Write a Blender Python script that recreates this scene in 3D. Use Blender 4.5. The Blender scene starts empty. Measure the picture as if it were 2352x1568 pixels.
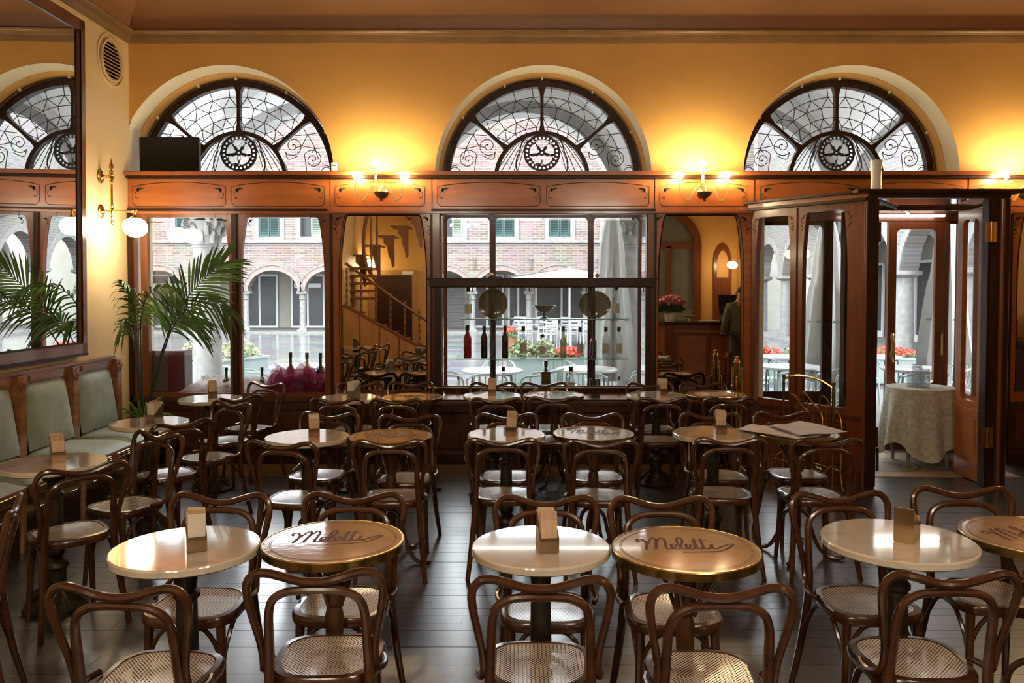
import bpy, bmesh, math, random
from mathutils import Vector, Matrix
R = math.radians
PI = math.pi
random.seed(7)
scene = bpy.context.scene
COL = scene.collection

# ------------------------------------------------------------------ camera
cam_d = bpy.data.cameras.new('camera')
cam = bpy.data.objects.new('camera', cam_d)
COL.objects.link(cam)
cam.location = (0.0, 0.0, 1.70)
cam.rotation_euler = (R(88.0), 0, 0)
cam_d.sensor_width = 36.0
cam_d.lens = 1875.0 / 2352.0 * 36.0
cam_d.shift_x = -4.0 / 2352.0
cam_d.shift_y = -58.5 / 2352.0
cam_d.clip_start = 0.05
cam_d.clip_end = 400
scene.camera = cam

# ------------------------------------------------------------------ overcast sky, exposure
world = bpy.data.worlds.new('overcast_sky')
scene.world = world
world.use_nodes = True
bgn = world.node_tree.nodes['Background']
bgn.inputs[0].default_value = (0.90, 0.95, 1.0, 1)
bgn.inputs[1].default_value = 3.5
scene.view_settings.view_transform = 'Standard'
scene.view_settings.look = 'None'
scene.view_settings.gamma = 1.0
scene.view_settings.use_curve_mapping = False
scene.view_settings.exposure = 1.5
scene.cycles.max_bounces = 6
scene.cycles.diffuse_bounces = 3
scene.cycles.glossy_bounces = 4
scene.cycles.transmission_bounces = 5
scene.cycles.transparent_max_bounces = 16
scene.cycles.sample_clamp_indirect = 6.0
scene.cycles.use_light_tree = False
scene.cycles.use_adaptive_sampling = True
scene.cycles.adaptive_threshold = 0.05
scene.cycles.caustics_reflective = False
scene.cycles.caustics_refractive = False

# ------------------------------------------------------------------ materials
MATS = {}
def _new(name):
    m = bpy.data.materials.new(name)
    m.use_nodes = True
    nt = m.node_tree
    b = nt.nodes['Principled BSDF']
    MATS[name] = m
    return m, nt, b

def pbr(name, c1, c2=None, stretch=(1, 1, 1), nscale=6.0, rough=0.5, metal=0.0, bump=0.0,
        coat=0.0, detail=4.0, crough=0.12, rnd=0.0, spec=0.5, sheen=0.0, rvar=0.0, contrast=(0.3, 0.7), bscale=None):
    m, nt, b = _new(name)
    N, L = nt.nodes, nt.links
    b.inputs['Roughness'].default_value = rough
    b.inputs['Metallic'].default_value = metal
    b.inputs['Specular IOR Level'].default_value = spec
    if coat:
        b.inputs['Coat Weight'].default_value = coat
        b.inputs['Coat Roughness'].default_value = crough
    if sheen:
        b.inputs['Sheen Weight'].default_value = sheen
    if c2 is None and not bump:
        b.inputs['Base Color'].default_value = (*c1, 1)
        return m
    tc = N.new('ShaderNodeTexCoord')
    mp = N.new('ShaderNodeMapping')
    mp.inputs['Scale'].default_value = stretch
    L.new(tc.outputs['Object'], mp.inputs['Vector'])
    nz = N.new('ShaderNodeTexNoise')
    nz.inputs['Scale'].default_value = nscale
    nz.inputs['Detail'].default_value = detail
    L.new(mp.outputs['Vector'], nz.inputs['Vector'])
    fac = nz.outputs['Fac']
    if rnd:
        oi = N.new('ShaderNodeObjectInfo')
        ma = N.new('ShaderNodeMath'); ma.operation = 'MULTIPLY_ADD'
        ma.inputs[1].default_value = rnd
        ma.inputs[2].default_value = -rnd * 0.5
        L.new(oi.outputs['Random'], ma.inputs[0])
        ad = N.new('ShaderNodeMath'); ad.operation = 'ADD'
        L.new(fac, ad.inputs[0]); L.new(ma.outputs[0], ad.inputs[1])
        fac = ad.outputs[0]
    cr = N.new('ShaderNodeValToRGB')
    cr.color_ramp.elements[0].position = contrast[0]
    cr.color_ramp.elements[1].position = contrast[1]
    cr.color_ramp.elements[0].color = (*c1, 1)
    cr.color_ramp.elements[1].color = (*(c2 or c1), 1)
    L.new(fac, cr.inputs['Fac'])
    L.new(cr.outputs['Color'], b.inputs['Base Color'])
    if rvar:
        mr = N.new('ShaderNodeMapRange')
        mr.inputs['From Min'].default_value = 0.3
        mr.inputs['From Max'].default_value = 0.7
        mr.inputs['To Min'].default_value = max(0.02, rough - rvar)
        mr.inputs['To Max'].default_value = rough + rvar
        L.new(nz.outputs['Fac'], mr.inputs['Value'])
        L.new(mr.outputs[0], b.inputs['Roughness'])
    if bump:
        bp = N.new('ShaderNodeBump')
        bp.inputs['Strength'].default_value = bump
        bp.inputs['Distance'].default_value = 0.01
        h = nz.outputs['Fac']
        if bscale:
            n2 = N.new('ShaderNodeTexNoise'); n2.inputs['Scale'].default_value = bscale
            L.new(mp.outputs['Vector'], n2.inputs['Vector']); h = n2.outputs['Fac']
        L.new(h, bp.inputs['Height'])
        L.new(bp.outputs['Normal'], b.inputs['Normal'])
    return m

def glow(name, col, strength):
    m, nt, b = _new(name)
    b.inputs['Base Color'].default_value = (*col, 1)
    b.inputs['Emission Color'].default_value = (*col, 1)
    b.inputs['Emission Strength'].default_value = strength
    return m

def clear(name, tint=(0.975, 0.985, 0.985), ior=1.45, rough=0.0, body=None, bodymix=0.0, edge=None):
    """thin sheet glass: straight-through transparency under a Fresnel reflection"""
    m, nt, b = _new(name)
    N, L = nt.nodes, nt.links
    out = N['Material Output']
    tr = N.new('ShaderNodeBsdfTransparent'); tr.inputs[0].default_value = (*tint, 1)
    gl = N.new('ShaderNodeBsdfGlossy'); gl.inputs['Roughness'].default_value = rough
    fr = N.new('ShaderNodeFresnel'); fr.inputs['IOR'].default_value = ior
    mx = N.new('ShaderNodeMixShader')
    # only the outer face mirrors; the inner face of a sheet lets light straight out
    ge = N.new('ShaderNodeNewGeometry')
    ou = N.new('ShaderNodeMath'); ou.operation = 'SUBTRACT'; ou.inputs[0].default_value = 1.0
    L.new(ge.outputs['Backfacing'], ou.inputs[1])
    mu = N.new('ShaderNodeMath'); mu.operation = 'MULTIPLY'
    L.new(fr.outputs[0], mu.inputs[0]); L.new(ou.outputs[0], mu.inputs[1])
    L.new(mu.outputs[0], mx.inputs[0])
    if edge:  # darker tint at grazing angles stands in for refraction at the rims
        lw = N.new('ShaderNodeLayerWeight'); lw.inputs[0].default_value = 0.35
        er = N.new('ShaderNodeValToRGB')
        er.color_ramp.elements[0].position = 0.35; er.color_ramp.elements[0].color = (*tint, 1)
        er.color_ramp.elements[1].position = 0.95; er.color_ramp.elements[1].color = (*edge, 1)
        L.new(lw.outputs['Facing'], er.inputs[0]); L.new(er.outputs[0], tr.inputs[0])
    src = tr.outputs[0]
    if body:
        b.inputs['Base Color'].default_value = (*body, 1)
        b.inputs['Roughness'].default_value = 0.1
        mb = N.new('ShaderNodeMixShader'); mb.inputs[0].default_value = bodymix
        L.new(tr.outputs[0], mb.inputs[1]); L.new(b.outputs[0], mb.inputs[2])
        src = mb.outputs[0]
    L.new(src, mx.inputs[1]); L.new(gl.outputs[0], mx.inputs[2])
    L.new(mx.outputs[0], out.inputs['Surface'])
    return m

def bricks(name, c1, c2, mortar, scale, axes='xz', bw=0.26, bh=0.065, msize=0.008, rough=0.8, bump=0.3, offset=0.5, noise=0.35):
    m, nt, b = _new(name)
    N, L = nt.nodes, nt.links
    tc = N.new('ShaderNodeTexCoord')
    sp = N.new('ShaderNodeSeparateXYZ'); L.new(tc.outputs['Object'], sp.inputs[0])
    cb = N.new('ShaderNodeCombineXYZ')
    ix = {'x': 0, 'y': 1, 'z': 2}
    L.new(sp.outputs[ix[axes[0]]], cb.inputs[0]); L.new(sp.outputs[ix[axes[1]]], cb.inputs[1])
    br = N.new('ShaderNodeTexBrick')
    br.offset = offset
    br.inputs['Color1'].default_value = (*c1, 1); br.inputs['Color2'].default_value = (*c2, 1)
    br.inputs['Mortar'].default_value = (*mortar, 1)
    br.inputs['Scale'].default_value = scale
    br.inputs['Brick Width'].default_value = bw; br.inputs['Row Height'].default_value = bh
    br.inputs['Mortar Size'].default_value = msize
    L.new(cb.outputs[0], br.inputs['Vector'])
    nz = N.new('ShaderNodeTexNoise'); nz.inputs['Scale'].default_value = 1.3; nz.inputs['Detail'].default_value = 6
    L.new(cb.outputs[0], nz.inputs['Vector'])
    mx = N.new('ShaderNodeMix'); mx.data_type = 'RGBA'; mx.blend_type = 'MULTIPLY'
    mx.inputs['Factor'].default_value = noise
    L.new(br.outputs['Color'], mx.inputs[6]); L.new(nz.outputs['Color'], mx.inputs[7])
    L.new(mx.outputs[2], b.inputs['Base Color'])
    b.inputs['Roughness'].default_value = rough
    bp = N.new('ShaderNodeBump'); bp.inputs['Strength'].default_value = bump; bp.inputs['Distance'].default_value = 0.01
    bp.invert = True
    L.new(br.outputs['Fac'], bp.inputs['Height']); L.new(bp.outputs[0], b.inputs['Normal'])
    return m

def cane_material():
    """woven cane: straw-coloured strands with real open holes on a staggered lattice"""
    m, nt, b = _new('cane')
    N, L = nt.nodes, nt.links
    out = N['Material Output']
    b.inputs['Roughness'].default_value = 0.3
    b.inputs['Coat Weight'].default_value = 1.0
    b.inputs['Coat Roughness'].default_value = 0.16
    tc = N.new('ShaderNodeTexCoord')
    sp = N.new('ShaderNodeSeparateXYZ'); L.new(tc.outputs['Object'], sp.inputs[0])
    P = 0.0135
    def mth(op, a, bb=None, cc=None):
        n = N.new('ShaderNodeMath'); n.operation = op
        for i, v in enumerate((a, bb, cc)):
            if v is None: continue
            if isinstance(v, (int, float)): n.inputs[i].default_value = v
            else: L.new(v, n.inputs[i])
        return n.outputs[0]
    u = mth('DIVIDE', sp.outputs[0], P); v = mth('DIVIDE', sp.outputs[1], P)
    def dist(off):
        fu = mth('SUBTRACT', mth('FRACT', mth('ADD', u, off + 100)), 0.5)
        fv = mth('SUBTRACT', mth('FRACT', mth('ADD', v, off + 100)), 0.5)
        return mth('SQRT', mth('ADD', mth('MULTIPLY', fu, fu), mth('MULTIPLY', fv, fv)))
    d = mth('MINIMUM', dist(0.0), dist(0.5))
    hole = mth('LESS_THAN', d, 0.225)
    nz = N.new('ShaderNodeTexNoise'); nz.inputs['Scale'].default_value = 9.0
    L.new(tc.outputs['Object'], nz.inputs['Vector'])
    cr = N.new('ShaderNodeValToRGB')
    cr.color_ramp.elements[0].position = 0.35; cr.color_ramp.elements[0].color = (0.52, 0.42, 0.32, 1)
    cr.color_ramp.elements[1].position = 0.7; cr.color_ramp.elements[1].color = (0.80, 0.70, 0.57, 1)
    L.new(nz.outputs['Fac'], cr.inputs['Fac']); L.new(cr.outputs[0], b.inputs['Base Color'])
    bp = N.new('ShaderNodeBump'); bp.inputs['Strength'].default_value = 0.8; bp.inputs['Distance'].default_value = 0.003
    L.new(d, bp.inputs['Height']); L.new(bp.outputs[0], b.inputs['Normal'])
    tr = N.new('ShaderNodeBsdfTransparent')
    mx = N.new('ShaderNodeMixShader')
    L.new(hole, mx.inputs[0]); L.new(b.outputs[0], mx.inputs[1]); L.new(tr.outputs[0], mx.inputs[2])
    L.new(mx.outputs[0], out.inputs['Surface'])
    return m

def veil(name, col, alpha, nscale=40.0):
    m, nt, b = _new(name)
    N, L = nt.nodes, nt.links
    out = N['Material Output']
    tr = N.new('ShaderNodeBsdfTransparent')
    df = N.new('ShaderNodeBsdfDiffuse'); df.inputs[0].default_value = (*col, 1)
    tl = N.new('ShaderNodeBsdfTranslucent'); tl.inputs[0].default_value = (*col, 1)
    m1 = N.new('ShaderNodeMixShader'); m1.inputs[0].default_value = 0.5
    L.new(df.outputs[0], m1.inputs[1]); L.new(tl.outputs[0], m1.inputs[2])
    m2 = N.new('ShaderNodeMixShader'); m2.inputs[0].default_value = alpha
    L.new(tr.outputs[0], m2.inputs[1]); L.new(m1.outputs[0], m2.inputs[2])
    L.new(m2.outputs[0], out.inputs['Surface'])
    return m

# interior
pbr('ochre_plaster', (0.66, 0.36, 0.095), (0.74, 0.42, 0.12), nscale=1.6, rough=0.55, bump=0.03)
pbr('side_plaster', (0.76, 0.55, 0.29), (0.82, 0.61, 0.34), nscale=1.4, rough=0.5, bump=0.03)
pbr('cream_plaster', (0.80, 0.70, 0.50), (0.84, 0.75, 0.56), nscale=3, rough=0.6)
pbr('ceiling_paint', (0.30, 0.145, 0.06), (0.37, 0.18, 0.075), nscale=1.0, rough=0.42, bump=0.02)
pbr('cornice_paint', (0.20, 0.11, 0.042), (0.26, 0.145, 0.058), nscale=5, rough=0.32)
pbr('panel_wood', (0.30, 0.075, 0.018), (0.46, 0.135, 0.034), stretch=(1.2, 1.2, 9), nscale=2.2, rough=0.28, coat=0.35, bump=0.02, contrast=(0.25, 0.75))
pbr('panel_wood_wide', (0.32, 0.085, 0.020), (0.50, 0.155, 0.040), stretch=(1.0, 1.0, 5), nscale=1.8, rough=0.26, coat=0.35, bump=0.015, contrast=(0.25, 0.75))
pbr('post_wood', (0.13, 0.033, 0.011), (0.225, 0.058, 0.017), stretch=(9, 9, 1), nscale=2.4, rough=0.28, coat=0.3, contrast=(0.25, 0.75))
pbr('dark_wood', (0.022, 0.008, 0.005), (0.046, 0.016, 0.008), stretch=(8, 8, 1), nscale=3, rough=0.36, coat=0.05, spec=0.25)
pbr('base_wood', (0.055, 0.017, 0.008), (0.11, 0.034, 0.014), stretch=(6, 6, 1), nscale=3, rough=0.34, coat=0.2)
pbr('inlay_green', (0.028, 0.032, 0.014), (0.05, 0.05, 0.02), nscale=30, rough=0.4)
pbr('groove', (0.045, 0.015, 0.006), rough=0.5)
pbr('bent_wood', (0.040, 0.014, 0.007), (0.10, 0.036, 0.015), stretch=(3, 3, 3), nscale=5, rough=0.25, coat=0.45, rnd=0.22, contrast=(0.25, 0.8))
cane_material()
def marble(name, c1, c2, vein):
    m, nt, b = _new(name)
    N, L = nt.nodes, nt.links
    tc = N.new('ShaderNodeTexCoord'); oi = N.new('ShaderNodeObjectInfo')
    va = N.new('ShaderNodeVectorMath'); va.operation = 'ADD'
    L.new(tc.outputs['Object'], va.inputs[0])
    mu = N.new('ShaderNodeVectorMath'); mu.operation = 'SCALE'; mu.inputs['Scale'].default_value = 1.0
    L.new(oi.outputs['Location'], mu.inputs[0]); L.new(mu.outputs[0], va.inputs[1])
    nz = N.new('ShaderNodeTexNoise'); nz.inputs['Scale'].default_value = 6; nz.inputs['Detail'].default_value = 8; nz.inputs['Distortion'].default_value = 1.2
    L.new(va.outputs[0], nz.inputs['Vector'])
    cr = N.new('ShaderNodeValToRGB')
    e = cr.color_ramp.elements
    e[0].position = 0.30; e[0].color = (*vein, 1); e[1].position = 0.72; e[1].color = (*c2, 1)
    e2 = cr.color_ramp.elements.new(0.44); e2.color = (*c1, 1)
    L.new(nz.outputs['Fac'], cr.inputs[0]); L.new(cr.outputs[0], b.inputs['Base Color'])
    b.inputs['Roughness'].default_value = 0.09
    b.inputs['Specular IOR Level'].default_value = 0.9
    b.inputs['Coat Weight'].default_value = 1.0
    b.inputs['Coat Roughness'].default_value = 0.04
    return m
marble('marble', (0.68, 0.62, 0.51), (0.78, 0.73, 0.62), (0.48, 0.43, 0.34))
marble('marble_edge', (0.46, 0.37, 0.22), (0.55, 0.46, 0.30), (0.25, 0.20, 0.11))
pbr('print_top', (0.50, 0.31, 0.155), (0.62, 0.43, 0.25), nscale=9, rough=0.09, bump=0.04, bscale=25, spec=0.9, coat=0.8, crough=0.05)
pbr('brass_rim', (0.36, 0.25, 0.10), (0.50, 0.37, 0.17), nscale=20, rough=0.24, metal=1.0)
pbr('red_ink', (0.085, 0.010, 0.008), rough=0.55, spec=0.2)
pbr('grey_ink', (0.07, 0.06, 0.055), rough=0.55, spec=0.2)
pbr('cast_iron', (0.020, 0.018, 0.014), (0.045, 0.038, 0.026), nscale=30, rough=0.38, metal=0.3, bump=0.15)
pbr('pedestal_wood', (0.060, 0.024, 0.010), (0.11, 0.045, 0.018), stretch=(8, 8, 1), nscale=3, rough=0.32)
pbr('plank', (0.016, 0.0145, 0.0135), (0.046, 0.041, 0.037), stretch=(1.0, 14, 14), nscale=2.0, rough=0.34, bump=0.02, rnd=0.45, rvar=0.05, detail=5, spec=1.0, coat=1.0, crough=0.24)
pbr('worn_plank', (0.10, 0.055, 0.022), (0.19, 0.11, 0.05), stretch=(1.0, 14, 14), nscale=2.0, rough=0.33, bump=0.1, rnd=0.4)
pbr('floor_gap', (0.030, 0.026, 0.022), rough=0.4)
pbr('mosaic', (0.36, 0.25, 0.15), (0.50, 0.38, 0.25), nscale=90, rough=0.42, bump=0.1)
pbr('mosaic_green', (0.16, 0.20, 0.13), rough=0.45)
pbr('mosaic_blue', (0.24, 0.24, 0.34), rough=0.45)
pbr('brass', (0.62, 0.40, 0.12), (0.78, 0.54, 0.20), nscale=14, rough=0.2, metal=1.0)
pbr('old_brass', (0.32, 0.19, 0.07), (0.48, 0.31, 0.12), nscale=14, rough=0.3, metal=1.0)
pbr('black_iron', (0.012, 0.010, 0.009), (0.025, 0.02, 0.016), nscale=20, rough=0.4)
pbr('black_panel', (0.006, 0.006, 0.006), (0.012, 0.012, 0.011), nscale=60, rough=0.85)
pbr('lead', (0.014, 0.012, 0.011), rough=0.45)
pbr('velvet', (0.185, 0.23, 0.17), (0.275, 0.325, 0.25), nscale=7, rough=0.55, sheen=0.35, bump=0.05)
pbr('bench_wood', (0.20, 0.085, 0.035), (0.34, 0.16, 0.07), stretch=(6, 1, 6), nscale=3, rough=0.25, coat=0.3)
pbr('mirror_frame', (0.13, 0.048, 0.026), (0.21, 0.085, 0.046), stretch=(5, 1, 1), nscale=3, rough=0.22, coat=0.4)
m, nt, b = _new('mirror')
b.inputs['Base Color'].default_value = (0.86, 0.87, 0.86, 1); b.inputs['Metallic'].default_value = 1.0; b.inputs['Roughness'].default_value = 0.0
m, nt, b = _new('aged_mirror')
b.inputs['Base Color'].default_value = (0.66, 0.60, 0.48, 1); b.inputs['Metallic'].default_value = 1.0; b.inputs['Roughness'].default_value = 0.012
m, nt, b = _new('gloss_ceiling')
b.inputs['Base Color'].default_value = (0.80, 0.81, 0.82, 1); b.inputs['Metallic'].default_value = 0.85; b.inputs['Roughness'].default_value = 0.03
clear('window_glass')
clear('leaded_glass', (0.93, 0.94, 0.95))
clear('shelf_glass', (0.80, 0.95, 0.90), 1.5)
clear('shelf_edge', (0.25, 0.62, 0.55), 1.5, body=(0.30, 0.66, 0.58), bodymix=0.6)
clear('clear_glass', (0.84, 0.86, 0.86), 1.5, edge=(0.16, 0.18, 0.19))
clear('crystal', (0.90, 0.92, 0.94), 1.5, body=(0.85, 0.87, 0.9), bodymix=0.15, edge=(0.22, 0.24, 0.26))
clear('amber_crystal', (0.98, 0.92, 0.80), 1.5, body=(0.85, 0.74, 0.55), bodymix=0.35)
clear('red_liquor', (0.45, 0.02, 0.04), 1.4, body=(0.30, 0.006, 0.02), bodymix=0.55)
clear('dark_liquor', (0.10, 0.01, 0.01), 1.4, body=(0.018, 0.004, 0.004), bodymix=0.8)
clear('pale_liquor', (0.72, 0.74, 0.55), 1.4, body=(0.42, 0.44, 0.28), bodymix=0.55)
clear('olive_glass', (0.28, 0.22, 0.10), 1.4, body=(0.10, 0.085, 0.035), bodymix=0.65)
clear('green_glass', (0.45, 0.55, 0.05), 1.4, body=(0.24, 0.30, 0.02), bodymix=0.5)
clear('black_glass', (0.05, 0.06, 0.05), 1.45, body=(0.006, 0.008, 0.006), bodymix=0.92)
clear('smoked_glass', (0.42, 0.40, 0.33), 1.4, body=(0.16, 0.15, 0.11), bodymix=0.45)
pbr('label_grey', (0.48, 0.48, 0.42), (0.56, 0.56, 0.50), nscale=20, rough=0.6)
pbr('label_white', (0.72, 0.72, 0.70), rough=0.6)
pbr('cap_black', (0.012, 0.012, 0.012), rough=0.35)
glow('bulb', (1.0, 0.80, 0.46), 215.0)
glow('fill_globe', (1.0, 0.87, 0.66), 50.0)  # glow of the fill lamps added out of view
glow('globe', (1.0, 0.86, 0.60), 13.0)
glow('tube', (1.0, 0.93, 0.80), 5.0)
pbr('white_china', (0.78, 0.77, 0.72), (0.84, 0.83, 0.79), nscale=6, rough=0.35)
pbr('kraft_paper', (0.50, 0.34, 0.21), (0.66, 0.49, 0.33), stretch=(12, 1, 1), nscale=6, rough=0.7, rnd=0.3)
pbr('pale_paper', (0.68, 0.62, 0.52), (0.76, 0.71, 0.62), nscale=8, rough=0.7)
pbr('holder_metal', (0.34, 0.24, 0.15), (0.52, 0.40, 0.28), nscale=6, rough=0.16, metal=0.9, rnd=0.3)
pbr('newsprint', (0.52, 0.53, 0.54), (0.74, 0.75, 0.76), stretch=(2, 60, 1), nscale=3, rough=0.75)
pbr('newsprint_pink', (0.62, 0.56, 0.53), (0.80, 0.73, 0.70), stretch=(2, 50, 1), nscale=3, rough=0.75)
pbr('lace_cloth', (0.36, 0.35, 0.28), (0.60, 0.59, 0.51), nscale=28, rough=0.85, bump=0.25)
pbr('table_leg_paint', (0.26, 0.27, 0.23), rough=0.5)
pbr('palm_leaf', (0.030, 0.085, 0.012), (0.085, 0.19, 0.028), nscale=5, rough=0.4, rnd=0.4)
pbr('grass_leaf', (0.11, 0.23, 0.035), (0.22, 0.36, 0.07), nscale=5, rough=0.45, rnd=0.3)
pbr('palm_stem', (0.030, 0.030, 0.015), (0.06, 0.055, 0.03), nscale=12, rough=0.6)
pbr('pot_clay', (0.10, 0.045, 0.025), (0.16, 0.07, 0.04), nscale=8, rough=0.6)
pbr('soil', (0.02, 0.014, 0.01), rough=0.9)
veil('tulle_plum', (0.36, 0.035, 0.12), 0.60)
veil('tulle_pale', (0.70, 0.62, 0.62), 0.45)
veil('tulle_curtain', (0.62, 0.50, 0.50), 0.22)
pbr('plum_box', (0.10, 0.012, 0.03), (0.14, 0.02, 0.045), nscale=5, rough=0.5)
pbr('grey_box', (0.10, 0.085, 0.065), (0.15, 0.13, 0.10), nscale=5, rough=0.5)
pbr('white_fluff', (0.75, 0.74, 0.74), (0.85, 0.84, 0.84), nscale=30, rough=0.9)
pbr('white_lacquer', (0.80, 0.80, 0.78), rough=0.10, spec=0.7)
pbr('white_paint', (0.72, 0.71, 0.67), rough=0.5)
pbr('red_paint', (0.42, 0.06, 0.02), rough=0.5)
# exterior
bricks('pale_brick', (0.178, 0.111, 0.092), (0.274, 0.215, 0.189), (0.326, 0.307, 0.289), 1.0, 'xz', 0.34, 0.095, 0.013, noise=0.45)
bricks('pale_brick_side', (0.200, 0.174, 0.159), (0.259, 0.240, 0.226), (0.303, 0.296, 0.285), 1.0, 'yz', 0.34, 0.095, 0.013, noise=0.4)
pbr('arch_brick', (0.237, 0.155, 0.133), (0.340, 0.266, 0.237), nscale=9, rough=0.8)
pbr('travertine', (0.185, 0.181, 0.170), (0.274, 0.270, 0.259), nscale=7, rough=0.7, bump=0.25, detail=8)
pbr('travertine_dark', (0.163, 0.159, 0.148), (0.252, 0.248, 0.233), nscale=6, rough=0.7, bump=0.25, detail=8)
pbr('pale_stucco', (0.296, 0.285, 0.237), (0.348, 0.333, 0.289), nscale=2, rough=0.8)
pbr('vault_white', (0.60, 0.595, 0.58), (0.70, 0.695, 0.68), nscale=1.2, rough=0.8)
bricks('wet_paving', (0.20, 0.20, 0.205), (0.33, 0.33, 0.335), (0.13, 0.13, 0.13), 1.0, 'xy', 1.5, 0.55, 0.02, rough=0.16, bump=0.18, noise=0.7)
bricks('loggia_paving', (0.192, 0.192, 0.189), (0.266, 0.266, 0.263), (0.111, 0.111, 0.111), 1.0, 'xy', 0.9, 0.45, 0.014, rough=0.3, bump=0.2, noise=0.5)
pbr('shop_dark', (0.020, 0.023, 0.027), (0.045, 0.05, 0.055), nscale=2, rough=0.45)
pbr('roller_shutter', (0.10, 0.10, 0.10), (0.15, 0.15, 0.15), nscale=3, rough=0.45)
pbr('shop_frame', (0.62, 0.63, 0.63), rough=0.4)
pbr('shutter_green', (0.022, 0.058, 0.054), (0.034, 0.078, 0.073), nscale=4, rough=0.5)
pbr('shutter_pale', (0.19, 0.25, 0.18), (0.24, 0.30, 0.22), nscale=4, rough=0.5)
pbr('mint_metal', (0.296, 0.370, 0.344), (0.370, 0.437, 0.411), nscale=6, rough=0.35)
pbr('white_metal', (0.459, 0.466, 0.466), rough=0.3)
pbr('grey_metal', (0.10, 0.115, 0.115), rough=0.35)
pbr('aluminium', (0.70, 0.71, 0.72), rough=0.25, metal=0.7)
pbr('planter_mint', (0.266, 0.318, 0.307), (0.318, 0.370, 0.359), nscale=3, rough=0.5)
pbr('flower_red', (0.62, 0.018, 0.012), (0.78, 0.07, 0.03), nscale=20, rough=0.6)
pbr('flower_pink', (0.62, 0.20, 0.22), (0.75, 0.34, 0.36), nscale=20, rough=0.6)
pbr('leaf_pale', (0.126, 0.163, 0.059), (0.266, 0.289, 0.148), nscale=18, rough=0.6)
pbr('leaf_dark', (0.04, 0.09, 0.025), (0.09, 0.16, 0.05), nscale=18, rough=0.6)
pbr('canvas_white', (0.370, 0.370, 0.359), (0.429, 0.429, 0.418), nscale=5, rough=0.8)
pbr('canvas_grey', (0.10, 0.10, 0.105), rough=0.8)
pbr('terracotta', (0.42, 0.16, 0.09), rough=0.7)
pbr('poster_white', (0.70, 0.72, 0.74), rough=0.5)
pbr('poster_red', (0.62, 0.10, 0.10), rough=0.5)
pbr('poster_blue', (0.20, 0.26, 0.36), rough=0.5)
pbr('jacket', (0.13, 0.13, 0.085), (0.18, 0.175, 0.12), nscale=9, rough=0.8)
pbr('trousers', (0.045, 0.05, 0.065), (0.07, 0.078, 0.10), nscale=9, rough=0.8)
pbr('skin', (0.50, 0.27, 0.18), (0.56, 0.32, 0.22), nscale=9, rough=0.5)
pbr('hair', (0.10, 0.065, 0.04), (0.17, 0.11, 0.07), nscale=30, rough=0.6)
pbr('stair_wood', (0.13, 0.05, 0.02), (0.22, 0.09, 0.035), stretch=(5, 5, 1), nscale=3, rough=0.35)
pbr('light_panel', (0.40, 0.19, 0.075), (0.52, 0.27, 0.11), stretch=(5, 5, 1), nscale=2, rough=0.35, coat=0.2)
pbr('door_dark', (0.035, 0.015, 0.010), (0.06, 0.026, 0.016), nscale=3, rough=0.2)
pbr('grey_glass', (0.14, 0.15, 0.13), (0.24, 0.24, 0.20), nscale=1.5, rough=0.15)

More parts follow.
